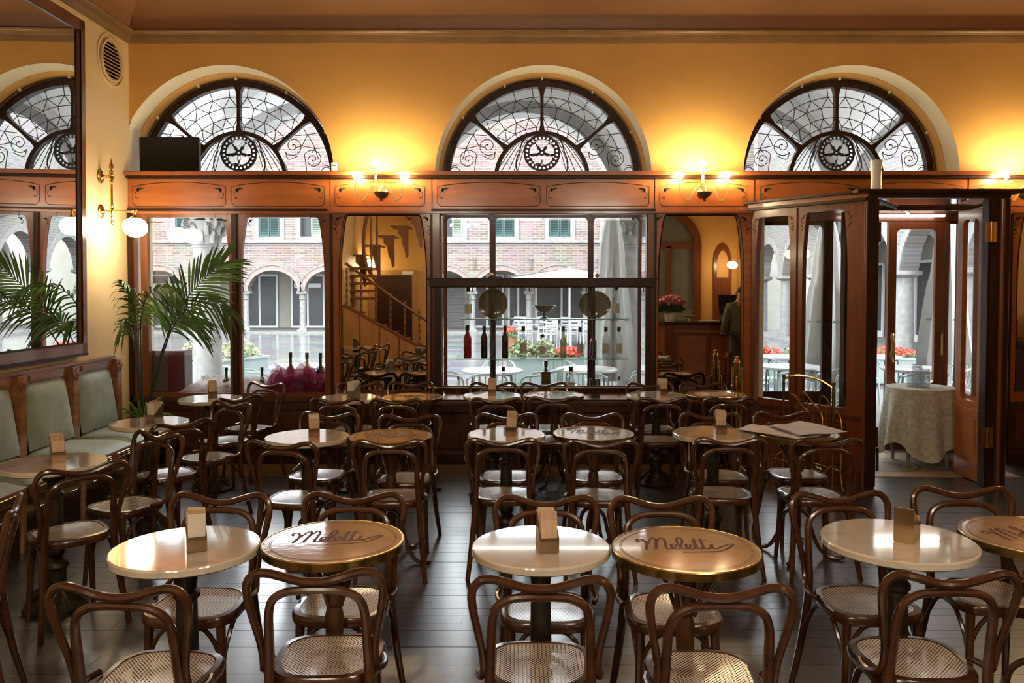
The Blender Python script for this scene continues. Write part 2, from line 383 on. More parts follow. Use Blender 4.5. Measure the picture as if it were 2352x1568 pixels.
# ------------------------------------------------------------------ mesh builder
class MB:
    def __init__(self):
        self.v = []; self.f = []; self.mi = []; self.cur = 0
    def add(self, vs, fs):
        o = len(self.v)
        self.v += [tuple(p) for p in vs]
        self.f += [tuple(i + o for i in f) for f in fs]
        self.mi += [self.cur] * len(fs)
        return self
    def box(self, x0, x1, y0, y1, z0, z1):
        vs = [(x0, y0, z0), (x1, y0, z0), (x1, y1, z0), (x0, y1, z0), (x0, y0, z1), (x1, y0, z1), (x1, y1, z1), (x0, y1, z1)]
        return self.add(vs, [(0, 3, 2, 1), (4, 5, 6, 7), (0, 1, 5, 4), (1, 2, 6, 5), (2, 3, 7, 6), (3, 0, 4, 7)])
    def bevbox(self, x0, x1, y0, y1, z0, z1, b=0.004):
        bm = bmesh.new()
        bmesh.ops.create_cube(bm, size=1.0)
        for v in bm.verts:
            v.co = ((x0 + x1) / 2 + v.co.x * (x1 - x0), (y0 + y1) / 2 + v.co.y * (y1 - y0), (z0 + z1) / 2 + v.co.z * (z1 - z0))
        bmesh.ops.bevel(bm, geom=bm.edges[:], offset=b, segments=2, affect='EDGES')
        return self.addbm(bm)
    def addbm(self, bm):
        bm.verts.index_update()
        self.add([v.co[:] for v in bm.verts], [[v.index for v in f.verts] for f in bm.faces])
        bm.free()
        return self
    def tube(self, pts, r, n=8, closed=False, caps=True, flat=None):
        """round bar along pts; r a number or a list; flat=(a,b) squashes the section"""
        P = [Vector(p) for p in pts]
        m = len(P)
        rr = r if isinstance(r, (list, tuple)) else [r] * m
        up = None
        rings = []
        for i in range(m):
            if closed:
                t = (P[(i + 1) % m] - P[i - 1])
            else:
                t = (P[min(i + 1, m - 1)] - P[max(i - 1, 0)])
            t.normalize()
            if up is None:
                a = Vector((0, 0, 1)) if abs(t.z) < 0.9 else Vector((0, 1, 0))
                up = (a - t * a.dot(t)).normalized()
            else:
                up = (up - t * up.dot(t))
                if up.length < 1e-6:
                    up = t.orthogonal()
                up.normalize()
            s = t.cross(up)
            fa, fb = flat if flat else (1, 1)
            rings.append([P[i] + (up * math.cos(2 * PI * k / n) * fa + s * math.sin(2 * PI * k / n) * fb) * rr[i] for k in range(n)])
        vs = [p for ring in rings for p in ring]
        fs = []
        for i in range(m if closed else m - 1):
            j = (i + 1) % m
            for k in range(n):
                k2 = (k + 1) % n
                fs.append((i * n + k, j * n + k, j * n + k2, i * n + k2))
        if caps and not closed:
            fs.append(tuple(range(n)))
            fs.append(tuple((m - 1) * n + k for k in reversed(range(n))))
        return self.add(vs, fs)
    def bar(self, a, b, r, n=8):
        return self.tube([a, b], r, n)
    def lathe(self, prof, n=24, c=(0, 0, 0), axis='z', closed=False, caps=True):
        """prof: list of (radius, height)"""
        vs = []; fs = []
        m = len(prof)
        for (r, h) in prof:
            for k in range(n):
                a = 2 * PI * k / n
                x, y = r * math.cos(a), r * math.sin(a)
                if axis == 'z': p = (c[0] + x, c[1] + y, c[2] + h)
                elif axis == 'y': p = (c[0] + x, c[1] + h, c[2] + y)
                else: p = (c[0] + h, c[1] + x, c[2] + y)
                vs.append(p)
        for i in range(m if closed else m - 1):
            j = (i + 1) % m
            for k in range(n):
                k2 = (k + 1) % n
                fs.append((i * n + k, i * n + k2, j * n + k2, j * n + k))
        if not closed and caps:
            if prof[0][0] > 1e-5: fs.append(tuple(reversed(range(n))))
            if prof[-1][0] > 1e-5: fs.append(tuple((m - 1) * n + k for k in range(n)))
        return self.add(vs, fs)
    def ball(self, c, r, n=12, sz=1.0):
        m = max(6, n // 2)
        return self.lathe([(r * math.sin(PI * i / m), -r * sz * math.cos(PI * i / m)) for i in range(m + 1)], n, c)
    def plate(self, outer, holes=(), y0=0.0, y1=0.02, axes='xz', M=None):
        """flat board with holes: outlines in the plane, thickness along the third axis"""
        bm = bmesh.new()
        loops = [outer] + list(holes)
        edges = []
        def P(p, d):
            if axes == 'xz': q = (p[0], d, p[1])
            elif axes == 'xy': q = (p[0], p[1], d)
            else: q = (d, p[0], p[1])
            return q if M is None else tuple(M @ Vector(q))
        for lp in loops:
            vs = [bm.verts.new(P(p, y0)) for p in lp]
            for i in range(len(vs)):
                edges.append(bm.edges.new((vs[i], vs[(i + 1) % len(vs)])))
        r = bmesh.ops.triangle_fill(bm, use_beauty=True, use_dissolve=False, edges=edges)
        bm.verts.index_update()
        base = [v.co[:] for v in bm.verts]
        tris = [[v.index for v in f.verts] for f in bm.faces]
        bm.free()
        n = len(base)
        top = []
        k = 0
        for lp in loops:
            for p in lp:
                top.append(P(p, y1))
        fs = [tuple(t) for t in tris] + [tuple(i + n for i in reversed(t)) for t in tris]
        s = 0
        for lp in loops:
            ln = len(lp)
            for i in range(ln):
                j = (i + 1) % ln
                fs.append((s + i, s + j, n + s + j, n + s + i))
            s += ln
        bm = bmesh.new()
        bv = [bm.verts.new(p) for p in base + top]
        for f in fs:
            try: bm.faces.new([bv[i] for i in f])
            except ValueError: pass
        bmesh.ops.recalc_face_normals(bm, faces=bm.faces[:])
        return self.addbm(bm)
    def build(self, name, mat, parent=None, smooth=True, loc=None, recalc=False, ang=38, weld=False):
        me = bpy.data.meshes.new(name)
        me.from_pydata(self.v, [], self.f)
        mats = mat if isinstance(mat, (list, tuple)) else [mat]
        for mm in mats:
            me.materials.append(MATS[mm])
        if len(mats) > 1:
            me.polygons.foreach_set('material_index', self.mi)
        if recalc:
            bm = bmesh.new(); bm.from_mesh(me)
            if weld: bmesh.ops.remove_doubles(bm, verts=bm.verts[:], dist=1e-5)
            bmesh.ops.recalc_face_normals(bm, faces=bm.faces[:])
            bm.to_mesh(me); bm.free()
        if smooth:
            me.shade_smooth()
            me.set_sharp_from_angle(angle=R(ang))
        o = bpy.data.objects.new(name, me)
        COL.objects.link(o)
        if parent is not None: o.parent = parent
        if loc is not None: o.location = loc
        return o

def tag(o, label=None, cat=None, group=None, kind=None):
    if label: o['label'] = label
    if cat: o['category'] = cat
    if group: o['group'] = group
    if kind: o['kind'] = kind
    return o
def thing(name, label, cat, loc=(0, 0, 0), rz=0.0, group=None, kind=None):
    o = bpy.data.objects.new(name, None)
    COL.objects.link(o)
    o.location = loc; o.rotation_euler = (0, 0, rz); o.empty_display_size = 0.1
    return tag(o, label, cat, group, kind)
def structure(name, label, loc=(0, 0, 0)):
    return thing(name, label, None, loc, kind='structure')
def copy_tree(o, parent=None):
    c = o.copy(); COL.objects.link(c)
    c.parent = parent
    for ch in list(o.children):
        copy_tree(ch, c)
    return c
def share(name, me, parent, loc=(0, 0, 0), rot=(0, 0, 0), scl=(1, 1, 1)):
    o = bpy.data.objects.new(name, me); COL.objects.link(o)
    o.parent = parent; o.location = loc; o.rotation_euler = rot; o.scale = scl
    return o
def spline(pts, n=8, closed=False):
    """Catmull-Rom through pts"""
    P = [Vector(p) for p in pts]; m = len(P); out = []
    for i in range(m if closed else m - 1):
        if closed: a, b, c, d = P[i - 1], P[i], P[(i + 1) % m], P[(i + 2) % m]
        else: a, b, c, d = P[max(i - 1, 0)], P[i], P[i + 1], P[min(i + 2, m - 1)]
        for k in range(n):
            t = k / n
            out.append(0.5 * ((2 * b) + (c - a) * t + (2 * a - 5 * b + 4 * c - d) * t * t + (3 * b - a - 3 * c + d) * t ** 3))
    if not closed: out.append(P[-1])
    return out
def arc(cx, cz, r, a0, a1, n, rz=None):
    rz = r if rz is None else rz
    return [(cx + r * math.cos(R(a0 + (a1 - a0) * i / n)), cz + rz * math.sin(R(a0 + (a1 - a0) * i / n))) for i in range(n + 1)]
def rect(x0, x1, z0, z1):
    return [(x0, z0), (x1, z0), (x1, z1), (x0, z1)]
def rrect(x0, x1, z0, z1, r, n=4):
    out = []
    for (cx, cz, a) in ((x1 - r, z0 + r, -90), (x1 - r, z1 - r, 0), (x0 + r, z1 - r, 90), (x0 + r, z0 + r, 180)):
        out += arc(cx, cz, r, a, a + 90, n)
    return out
def deco_opening(x0, x1, z0, z1, lean=0.06, drop=0.55, r=0.03, n=6, left=True, right=True):
    """tall opening whose stiles swell inward towards the top, as in art nouveau joinery"""
    out = [(x0, z0), (x1, z0)]
    if right:
        for i in range(n + 1):
            t = i / n
            out.append((x1 - lean * t * t, z1 - drop + (drop - r) * t))
        out.append((x1 - lean - r * 0.4, z1 - r * 0.25)); out.append((x1 - lean - r * 1.4, z1))
    else:
        out.append((x1, z1))
    if left:
        out.append((x0 + lean + r * 1.4, z1)); out.append((x0 + lean + r * 0.4, z1 - r * 0.25))
        for i in range(n, -1, -1):
            t = i / n
            out.append((x0 + lean * t * t, z1 - drop + (drop - r) * t))
    else:
        out.append((x0, z1))
    return out
# ------------------------------------------------------------------ room shell
XL, XR, YB, YF = -3.69, 6.6, -4.4, 7.90
ZW = 4.04
ARCHES = [(-2.77, 1.04), (0.284, 1.04), (3.25, 1.04)]
ZA = 2.79

# floor: sub-floor, loose planks near the camera, the rest joined
fl = structure('floor', 'dark worn plank floor of the cafe')
MB().box(XL, XR, YB, 8.36, -0.12, -0.012).build('subfloor', 'floor_gap', fl, False)
PW, PG = 0.092, 0.0012
plank_me = {}
def plank_mesh(ln, mat):
    k = (round(ln, 2), mat)
    if k not in plank_me:
        o = MB().bevbox(0, ln - PG, 0, PW - PG, -0.02, 0.0, 0.0008).build('plank', mat, None, False)
        plank_me[k] = o.data
        bpy.data.objects.remove(o)
    return plank_me[k]
rest = MB()
rng = random.Random(3)
row = 0
y = 1.6
n_pl = 0
while y < 7.86:
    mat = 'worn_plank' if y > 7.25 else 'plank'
    half = y * 0.66 + 0.15
    x = XL + rng.uniform(-0.9, 0.0)
    while x < XR:
        ln = rng.choice((1.2, 1.5, 1.8, 2.1))
        a, bb = max(x, XL), min(x + ln, XR)
        if y < 5.4 and bb > -half and a < half and n_pl < 296 and x >= XL and x + ln <= XR:
            share('plank', plank_mesh(ln, mat), fl, (x, y, rng.uniform(-0.0008, 0.0008)))
            n_pl += 1
        elif bb - a > 0.02:
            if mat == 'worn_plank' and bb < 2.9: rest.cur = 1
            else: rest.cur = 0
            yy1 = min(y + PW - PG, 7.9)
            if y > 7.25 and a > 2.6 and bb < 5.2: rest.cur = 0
            rest.box(a, bb - PG, y, yy1, -0.012, rng.uniform(-0.0008, 0.0008))
        x += ln
    y += PW
y = YB
while y < 1.6:
    rest.cur = 0
    x = XL
    while x < XR:
        ln = rng.choice((1.5, 2.1, 2.7)); rest.box(x, min(x + ln, XR) - PG, y, min(y + PW, 1.6) - PG, -0.012, 0.0); x += ln
    y += PW
o = rest.build('plank_rows', ['plank', 'worn_plank'], fl, False)
o['kind'] = 'stuff'

# left wall, right wall, back wall
def wall(name, label, b, mat):
    o = MB().box(*b).build(name, mat, None, False)
    return tag(o, label, kind='structure')
wall('wall_left', 'warm yellow plaster wall behind the green bench', (XL - 0.2, XL, YB, 8.36, 0, 5.0), 'side_plaster')
wall('wall_right', 'ochre plaster wall beyond the bar counter', (XR, XR + 0.2, YB, 8.36, 0, 5.0), 'ochre_plaster')
wall('wall_back', 'ochre plaster wall behind the staircase', (XL - 0.2, XR + 0.2, YB - 0.2, YB, 0, 5.0), 'ochre_plaster')

# window wall: arched upper part, piers, lintels and parapets
wf = structure('wall_front', 'ochre plaster wall pierced by three arched windows')
mb = MB()
NA = 40
ZT = 4.9
def vquad(m, p):  # quad of points
    m.add(p, [(0, 1, 2, 3)])
edges_x = [XL]
for (c, r) in ARCHES:
    edges_x += [c - r, c + r]
edges_x.append(XR)
for i in range(0, len(edges_x), 2):
    a, b2 = edges_x[i], edges_x[i + 1]
    if b2 > a + 1e-4:
        mb.box(a, b2, YF, 8.36, ZA - 0.02, ZT)
for (c, r) in ARCHES:
    pts = arc(c, ZA, r, 180, 0, NA)
    for i in range(NA):
        (x0, z0), (x1, z1) = pts[i], pts[i + 1]
        if x1 <= XL: continue
        if x0 < XL:
            t = (XL - x0) / (x1 - x0); x0, z0 = XL, z0 + (z1 - z0) * t
        mb.add([(x0, YF, z0), (x1, YF, z1), (x1, YF, ZT), (x0, YF, ZT)], [(0, 1, 2, 3)])
        mb.add([(x0, 8.36, z0), (x1, 8.36, z1), (x1, 8.36, ZT), (x0, 8.36, ZT)], [(3, 2, 1, 0)])
mb.build('plaster_face', 'ochre_plaster', wf, False)
PIERS = [(-1.756, -0.78), (1.345, 2.30)]
MB().plate([(4.75, 7.905), (XR, 7.905), (XR, 8.40), (5.06, 8.40)], (), -0.1, ZA, 'xy').build('pier', 'cream_plaster', wf, False)
for (a, b2) in PIERS:
    MB().box(a, b2, 7.905, 8.36, -0.1, ZA).build('pier', 'cream_plaster', wf, False)
for (a, b2) in ((XL, -1.756), (-0.78, 1.345), (2.30, 5.06)):
    MB().box(a, b2, 7.905, 8.40, 2.47, ZA).build('lintel', 'cream_plaster', wf, False)
for (a, b2) in ((XL, -1.756), (-0.78, 1.345)):
    MB().box(a, b2, 7.905, 8.36, -0.1, 0.585).build('parapet', 'cream_plaster', wf, False)
# splayed cream reveal and inner ochre band of each arch
for (c, r) in ARCHES:
    for (r0, y0, r1, y1, mat, nm) in ((r, YF - 0.002, r - 0.012, 8.13, 'cream_plaster', 'arch_reveal'), (r - 0.022, 8.13, r - 0.05, 8.37, 'ochre_plaster', 'arch_band')):
        m2 = MB()
        A = arc(c, ZA, r0, 180, 0, 48); B = arc(c, ZA, r1, 180, 0, 48)
        A = [(max(x, XL + 0.001), z) for x, z in A]; B = [(max(x, XL + 0.001), z) for x, z in B]
        for i in range(48):
            m2.add([(A[i][0], y0, A[i][1]), (A[i + 1][0], y0, A[i + 1][1]), (B[i + 1][0], y1, B[i + 1][1]), (B[i][0], y1, B[i][1])], [(0, 1, 2, 3)])
            if nm == 'arch_band':
                A2 = arc(c, ZA, r, 180, 0, 48)
                m2.add([(max(A2[i][0], XL + .001), y0, A2[i][1]), (max(A2[i + 1][0], XL + .001), y0, A2[i + 1][1]), (A[i + 1][0], y0, A[i + 1][1]), (A[i][0], y0, A[i][1])], [(0, 1, 2, 3)])
        m2.build(nm, mat, wf, True)

# ceiling with cove, cornice moulding
def rings(profile, name, mat, parent, cap=False):
    m = MB(); n = len(profile)
    for (d, z) in profile:
        m.v += [(XL + d, YB + d, z), (XR - d, YB + d, z), (XR - d, YF - d, z), (XL + d, YF - d, z)]
    for i in range(n - 1):
        for k in range(4):
            k2 = (k + 1) % 4
            m.f.append((i * 4 + k, i * 4 + k2, (i + 1) * 4 + k2, (i + 1) * 4 + k)); m.mi.append(0)
    if cap:
        m.f.append(tuple((n - 1) * 4 + k for k in range(4))); m.mi.append(0)
    return m.build(name, mat, parent, True, ang=50)
ce = structure('ceiling', 'brown painted coved ceiling')
cove = [(0.06 + 1.35 * (1 - math.cos(R(a))), 4.15 + 0.62 * math.sin(R(a))) for a in range(0, 91, 6)]
rings(cove, 'cove', 'ceiling_paint', ce, True)
MB().box(XL - .2, XR + .2, YB - .2, 8.36, 4.9, 5.0).build('slab', 'ceiling_paint', ce, False)
tr = structure('trim_1', 'brown moulded cornice under the ceiling')
rings([(0, 4.03), (0.03, 4.03), (0.035, 4.045), (0.05, 4.06), (0.055, 4.095), (0.085, 4.105), (0.10, 4.12), (0.10, 4.132), (0.085, 4.14), (0.075, 4.152), (0.0, 4.165)], 'cornice_moulding', 'cornice_paint', tr)

# ------------------------------------------------------------------ joinery helpers
def leaf_pts(s=1.0, w=0.42, n=6):
    up = [(t * s, w * s * 0.5 * math.sin(PI * t) ** 0.8) for t in [i / n for i in range(n + 1)]]
    return up + [(x, -y2) for x, y2 in reversed(up[1:-1])]
def ornament(parent, x, z, y, flip=1, s=0.055, name='leaf_inlay', M=None):
    """a pair of dark inlaid leaves with a curled stalk"""
    m = MB()
    for (dx, dz, a, k) in ((0, 0, 35, 1.0), (0.3 * s * flip, -0.25 * s, 100, 0.75), (0.55 * s * flip, 0.35 * s, 10, 0.6)):
        pts = []
        for (px, pz) in leaf_pts(s * k):
            ca, sa = math.cos(R(a)), math.sin(R(a))
            qx, qz = px * ca - pz * sa, px * sa + pz * ca
            pts.append((x + dx + flip * qx, z + dz + qz))
        m.plate(pts, (), y - 0.0035, y + 0.002, M=M)
    st = [(x - flip * 0.1 * s, y - 0.001, z - 0.1 * s), (x - flip * 0.25 * s, y - 0.001, z - 0.7 * s), (x + flip * 0.05 * s, y - 0.001, z - 1.15 * s), (x + flip * 0.3 * s, y - 0.001, z - 0.9 * s)]
    st = spline(st, 5)
    if M is not None: st = [M @ Vector(p) for p in st]
    m.tube(st, 0.0028, 5)
    return m.build(name, 'inlay_green', parent, False)
def outline(parent, pts, y, name='routed_line', r=0.0035, M=None, closed=True, mat='groove'):
    p3 = [Vector((p[0], y, p[1])) for p in pts]
    if M is not None: p3 = [M @ p for p in p3]
    return MB().tube(p3, r, 5, closed=closed).build(name, mat, parent, True)

# frieze with shelf-like cap
fz = structure('trim_2', 'carved wooden frieze with shelf cap above the shopfront')
MB().bevbox(XL + 0.002, XR, 7.745, 7.90, 2.762, 2.80, 0.008).build('shelf_cap', 'panel_wood', fz)
MB().bevbox(XL + 0.002, XR, 7.785, 7.90, 2.735, 2.765, 0.008).build('cap_moulding', 'dark_wood', fz)
BAYS = [(-3.69, -1.756, 2), (-1.756, -0.78, 1), (-0.78, 1.345, 2), (1.345, 2.305, 1), (2.305, 4.34, 2), (4.34, 5.36, 1), (5.36, 6.6, 1)]
for (a, b2, np_) in BAYS:
    MB().bevbox(a + 0.003, b2 - 0.003, 7.835, 7.90, 2.435, 2.737, 0.004).build('frieze_board', 'panel_wood_wide', fz)
    w = (b2 - a - 0.08) / np_
    for k in range(np_):
        x0 = a + 0.05 + k * w + (0.02 if k else 0); x1 = a + 0.03 + (k + 1) * w - (0.0 if k else 0.02)
        z0, z1 = 2.475, 2.66
        top = [(x0 + (x1 - x0) * t, z1 + 0.045 * math.sin(PI * t) ** 0.7) for t in [i / 12 for i in range(13)]]
        outline(fz, [(x0 + .03, z0), (x1 - .03, z0), (x1, z0 + 0.03)] + top[::-1] + [(x0, z0 + 0.03)], 7.835)
        ornament(fz, x0 + 0.035, z1 - 0.04, 7.835, 1, 0.062)
        ornament(fz, x1 - 0.035, z1 - 0.04, 7.835, -1, 0.062)
MB().bevbox(XL + 0.002, 2.32, 7.80, 7.90, 2.405, 2.436, 0.008).build('lower_moulding', 'panel_wood', fz)
MB().bevbox(4.75, XR, 7.80, 7.90, 2.405, 2.436, 0.008).build('lower_moulding', 'panel_wood', fz)
for (a, b2) in ((XL + 0.01, -1.77), (-0.79, 1.355)):
    MB().bevbox(a, b2, 7.79, 7.84, 2.425, 2.447, 0.006).build('head_bead', 'dark_wood', fz)

# ------------------------------------------------------------------ lunettes with leaded glazing
ROS = {}
def lunette(name, label, c):
    w = structure(name, label)
    Y = 8.30
    RO = 0.975
    def ring(r0, r1, a0, a1, y0, y1, nm, mat='dark_wood', n=44):
        o2 = arc(c, ZA, r1, a0, a1, n); i2 = arc(c, ZA, r0, a1, a0, n)
        MB().plate(o2 + i2, (), y0, y1).build(nm, mat, w, True, ang=30)
    ring(0.925, 0.985, 0, 180, Y - 0.03, Y + 0.05, 'arched_frame')
    ring(0.445, 0.485, 0, 180, Y - 0.03, Y + 0.04, 'inner_arch')
    # flared mullions
    for a in (90, 139, 41):
        ca, sa = math.cos(R(a)), math.sin(R(a))
        P = []
        for (r, h) in ((0.46, 0.045), (0.50, 0.026), (0.55, 0.017), (0.70, 0.015), (0.83, 0.017), (0.885, 0.026), (0.94, 0.05)):
            P.append((r, h))
        pts = [(c + r * ca - h * sa, ZA + r * sa + h * ca) for r, h in P] + [(c + r * ca + h * sa, ZA + r * sa - h * ca) for r, h in reversed(P)]
        MB().plate(pts, (), Y - 0.028, Y + 0.04).build('mullion', 'dark_wood', w, False)
    MB().box(c - 0.985, c + 0.985, Y - 0.03, Y + 0.05, ZA - 0.02, ZA + 0.03).build('bottom_rail', 'dark_wood', w, False)
    # leaded pattern: rows of radii, angles from the vertical
    RR = [0.93, 0.825, 0.725, 0.62, 0.525, 0.478]
    st = 12.25
    def pol(r, a):  # a from vertical, positive right
        return (c + r * math.sin(R(a)), ZA + r * math.cos(R(a)))
    cames = MB()
    def came(p, q, r=0.0042):
        cames.bar((p[0], Y - 0.012, p[1]), (q[0], Y - 0.012, q[1]), r, 5)
    def curve(pts, r=0.0042, y=None):
        y = Y - 0.012 if y is None else y
        cames.tube([(p[0], y, p[1]) for p in pts], r, 5)
    panes = []
    lim = 47.0
    for s in (1, -1):
        cl = lambda a: max(1.2, min(lim, a))
        A = [st * (k + 0.5) for k in range(4)]          # 6.1 18.4 30.6 42.9
        Bk = [0.0, st, 2 * st, 3 * st]                  # 0 12 24 37
        bounds = [1.2] + A + [lim]
        for r0, r1 in ((0, 1), (4, 5)):
            for k in range(5):
                if bounds[k + 1] - bounds[k] > 0.5:
                    panes.append([pol(RR[r0], s * bounds[k]), pol(RR[r0], s * (bounds[k] + bounds[k + 1]) / 2), pol(RR[r0], s * bounds[k + 1]), pol(RR[r1], s * bounds[k + 1]), pol(RR[r1], s * (bounds[k] + bounds[k + 1]) / 2), pol(RR[r1], s * bounds[k])])
            for a in A: came(pol(RR[r0], s * a), pol(RR[r1], s * a))
        b2 = [1.2] + Bk[1:] + [lim]
        for k in range(4):
            panes.append([pol(RR[2], s * b2[k]), pol(RR[2], s * b2[k + 1]), pol(RR[3], s * b2[k + 1]), pol(RR[3], s * b2[k])])
        for a in Bk[1:]: came(pol(RR[2], s * a), pol(RR[3], s * a))
        for (ro, ri) in ((1, 2), (4, 3)):
            for k in range(4):
                p = pol(RR[ro], s * A[k]); q0 = pol(RR[ri], s * cl(Bk[k])); q1 = pol(RR[ri], s * cl(Bk[k] + st))
                came(p, q0); came(p, q1)
                panes.append([p, q0, q1])
                nxt = pol(RR[ro], s * (A[k + 1] if k < 3 else lim))
                if k < 3: panes.append([p, q1, nxt])
                else: panes.append([p, q1, nxt])
            panes.append([pol(RR[ro], s * 1.2), pol(RR[ri], s * 1.2), pol(RR[ro], s * A[0])])
        for r in RR[1:5]:
            curve([pol(r, s * (1.2 + (lim - 1.2) * i / 14)) for i in range(15)])
        # scroll work of the low side lights
        def spiral(cx, cz, r0, a0, turns, dirn, tail=None, w2=0.0042):
            pts = []
            n = int(26 * turns)
            for i in range(n + 1):
                t = i / n
                rr = r0 * (1 - 0.88 * t)
                a = a0 + dirn * 360 * turns * t
                pts.append((cx + rr * math.cos(R(a)) * s, cz + rr * math.sin(R(a))))
            if tail:
                head = [(c + s * (tx), ZA + tz) for tx, tz in tail]
                pts = [(p.x, p.y) for p in spline([(q[0], q[1], 0) for q in head] + [(pts[0][0], pts[0][1], 0)], 6)][:-1] + pts
            curve(pts, w2)
            e = pts[-1]
            cames.ball((e[0], Y - 0.012, e[1]), 0.009, 8)
        spiral(c + s * 0.545, ZA + 0.335, 0.098, 235, 1.6, 1, [(0.60, 0.24), (0.50, 0.20), (0.47, 0.27)])
        spiral(c + s * 0.745, ZA + 0.20, 0.100, 150, 1.7, -1, [(0.50, 0.05), (0.60, 0.02), (0.68, 0.03)])
        spiral(c + s * 0.885, ZA + 0.065, 0.062, 140, 1.4, -1, [(0.83, 0.0), (0.815, 0.05)])
        curve([pol(0.825, s * a) for a in (52, 60, 68, 76)])
        came(pol(0.93, s * 60), pol(0.825, s * 57)); came(pol(0.825, s * 57), pol(0.72, s * 62)); came(pol(0.825, s * 57), pol(0.71, s * 52))
        came(pol(0.72, s * 62), pol(0.825, s * 68)); came(pol(0.825, s * 68), pol(0.93, s * 70)); came(pol(0.93, s * 82), pol(0.85, s * 80))
        came(pol(0.825, s * 68), pol(0.78, s * 70)); came(pol(0.72, s * 62), pol(0.66, s * 61))
        panes.append([pol(0.475, s * a) for a in (53, 65, 78, 90)] + [pol(0.70, s * a) for a in (90, 72, 53)])
        panes.append([pol(0.70, s * a) for a in (53, 72, 90)] + [pol(0.93, s * a) for a in (90, 80, 70, 60, 52)])
        # sweeping stems inside the inner arch
        for (q, e) in (((0.17, 0.41), (0.44, 0.03)), ((0.16, 0.41), (0.36, 0.03)), ((0.15, 0.40), (0.30, 0.03)), ((0.14, 0.40), (0.26, 0.03)), ((0.20, 0.41), (0.445, 0.16)), ((0.19, 0.405), (0.445, 0.10))):
            mid = (q[0] + (e[0] - q[0]) * 0.38, q[1] + (e[1] - q[1]) * 0.34 + 0.02)
            curve([(c + s * p.x, ZA + p.y) for p in spline([(q[0], q[1], 0), (mid[0], mid[1], 0), (e[0], e[1], 0)], 6)])
        curve([(c + s * p.x, ZA + p.y) for p in spline([(0.10, 0.44, 0), (0.185, 0.40, 0), (0.225, 0.28, 0), (0.26, 0.17, 0), (0.24, 0.03, 0)], 6)], 0.007)
    panes.append([pol(0.44, a) for a in range(-90, 91, 15)])
    # rosette: pierced disc
    cx, cz, rr = c, ZA + 0.265, 0.185
    if 'me' not in ROS:
        m = MB()
        for k in range(24):
            a0 = k * 15
            sec = [(r * math.cos(R(a)), r * math.sin(R(a))) for r, a in ((0.136, a0), (0.168, a0), (0.168, a0 + 5), (0.168, a0 + 10), (0.168, a0 + 15), (0.136, a0 + 15), (0.136, a0 + 10), (0.136, a0 + 5))]
            am = a0 + 7.5
            m.plate(sec, [arc(0.152 * math.cos(R(am)), 0.152 * math.sin(R(am)), 0.0132, 0, 330, 11)], -0.03, -0.012)
        m.plate(arc(0, 0, rr, 0, 352.5, 47), [arc(0, 0, 0.167, 0, 352.5, 47)], -0.034, -0.010)
        m.plate(arc(0, 0, 0.030, 0, 340, 17), [arc(0, 0, 0.0125, 0, 330, 11)], -0.032, -0.012)
        sh = [(0.022, 0.0), (0.05, 0.020), (0.068, 0.027), (0.060, 0.043), (0.070, 0.060), (0.093, 0.064), (0.113, 0.048), (0.123, 0.022), (0.126, 0.0)]
        for k in range(5):
            a = 90 + 72 * k
            def L2(p, q, aa): return (p * math.cos(R(aa)) - q * math.sin(R(aa)), p * math.sin(R(aa)) + q * math.cos(R(aa)))
            ou = [L2(p, q, a) for p, q in sh] + [(0.137 * math.cos(R(a + d)), 0.137 * math.sin(R(a + d))) for d in range(0, 73, 8)] + [L2(p, -q, a + 72) for p, q in reversed(sh)]
            a2 = a + 36
            hl = [arc(0.080 * math.cos(R(a2)), 0.080 * math.sin(R(a2)), 0.0085, 0, 320, 8), [((r * math.cos(R(a2 + d))), (r * math.sin(R(a2 + d)))) for r, d in ((0.108, 0), (0.129, 7), (0.129, -7))]]
            m.plate(ou, hl, -0.03, -0.012)
        ro = m.build('rosette', 'lead', w, False)
        ROS['me'] = ro.data
        ro.location = (cx, Y, cz)
    else:
        share('rosette', ROS['me'], w, (cx, Y, cz))
    # thin outer wire with ticks
    curve([pol(0.992, a) for a in range(-90, 91, 4)], 0.005, Y - 0.06)
    for k in range(-7, 7):
        a = st * (k + 0.5)
        p, q = pol(0.992, a), pol(0.93, a)
        cames.bar((p[0], Y - 0.06, p[1]), (q[0], Y - 0.03, q[1]), 0.0035, 5)
    o = cames.build('lead_cames', 'lead', w, True)
    o['kind'] = 'stuff'
    for p in panes:
        q = [(x, z) for i, (x, z) in enumerate(p) if i == 0 or (abs(x - p[i - 1][0]) + abs(z - p[i - 1][1])) > 1e-4]
        m = MB()
        n = len(q)
        m.add([(x, Y, z) for x, z in q], [tuple(range(n))])
        m.build('pane', 'leaded_glass', w, False)
    for k in (-52, -22, 0, 30, 62):
        p = pol(1.0, k)
        MB().bevbox(p[0] - 0.008, p[0] + 0.008, 8.20, 8.24, p[1] - 0.025, p[1] + 0.004, 0.003).build('clip', 'cream_plaster', w)
    return w
lunette('window_1', 'half-round leaded window nearest the left wall, partly hidden by a black panel', ARCHES[0][0])
lunette('window_2', 'half-round leaded window above the middle display case', ARCHES[1][0])
lunette('window_3', 'half-round leaded window above the entrance', ARCHES[2][0])
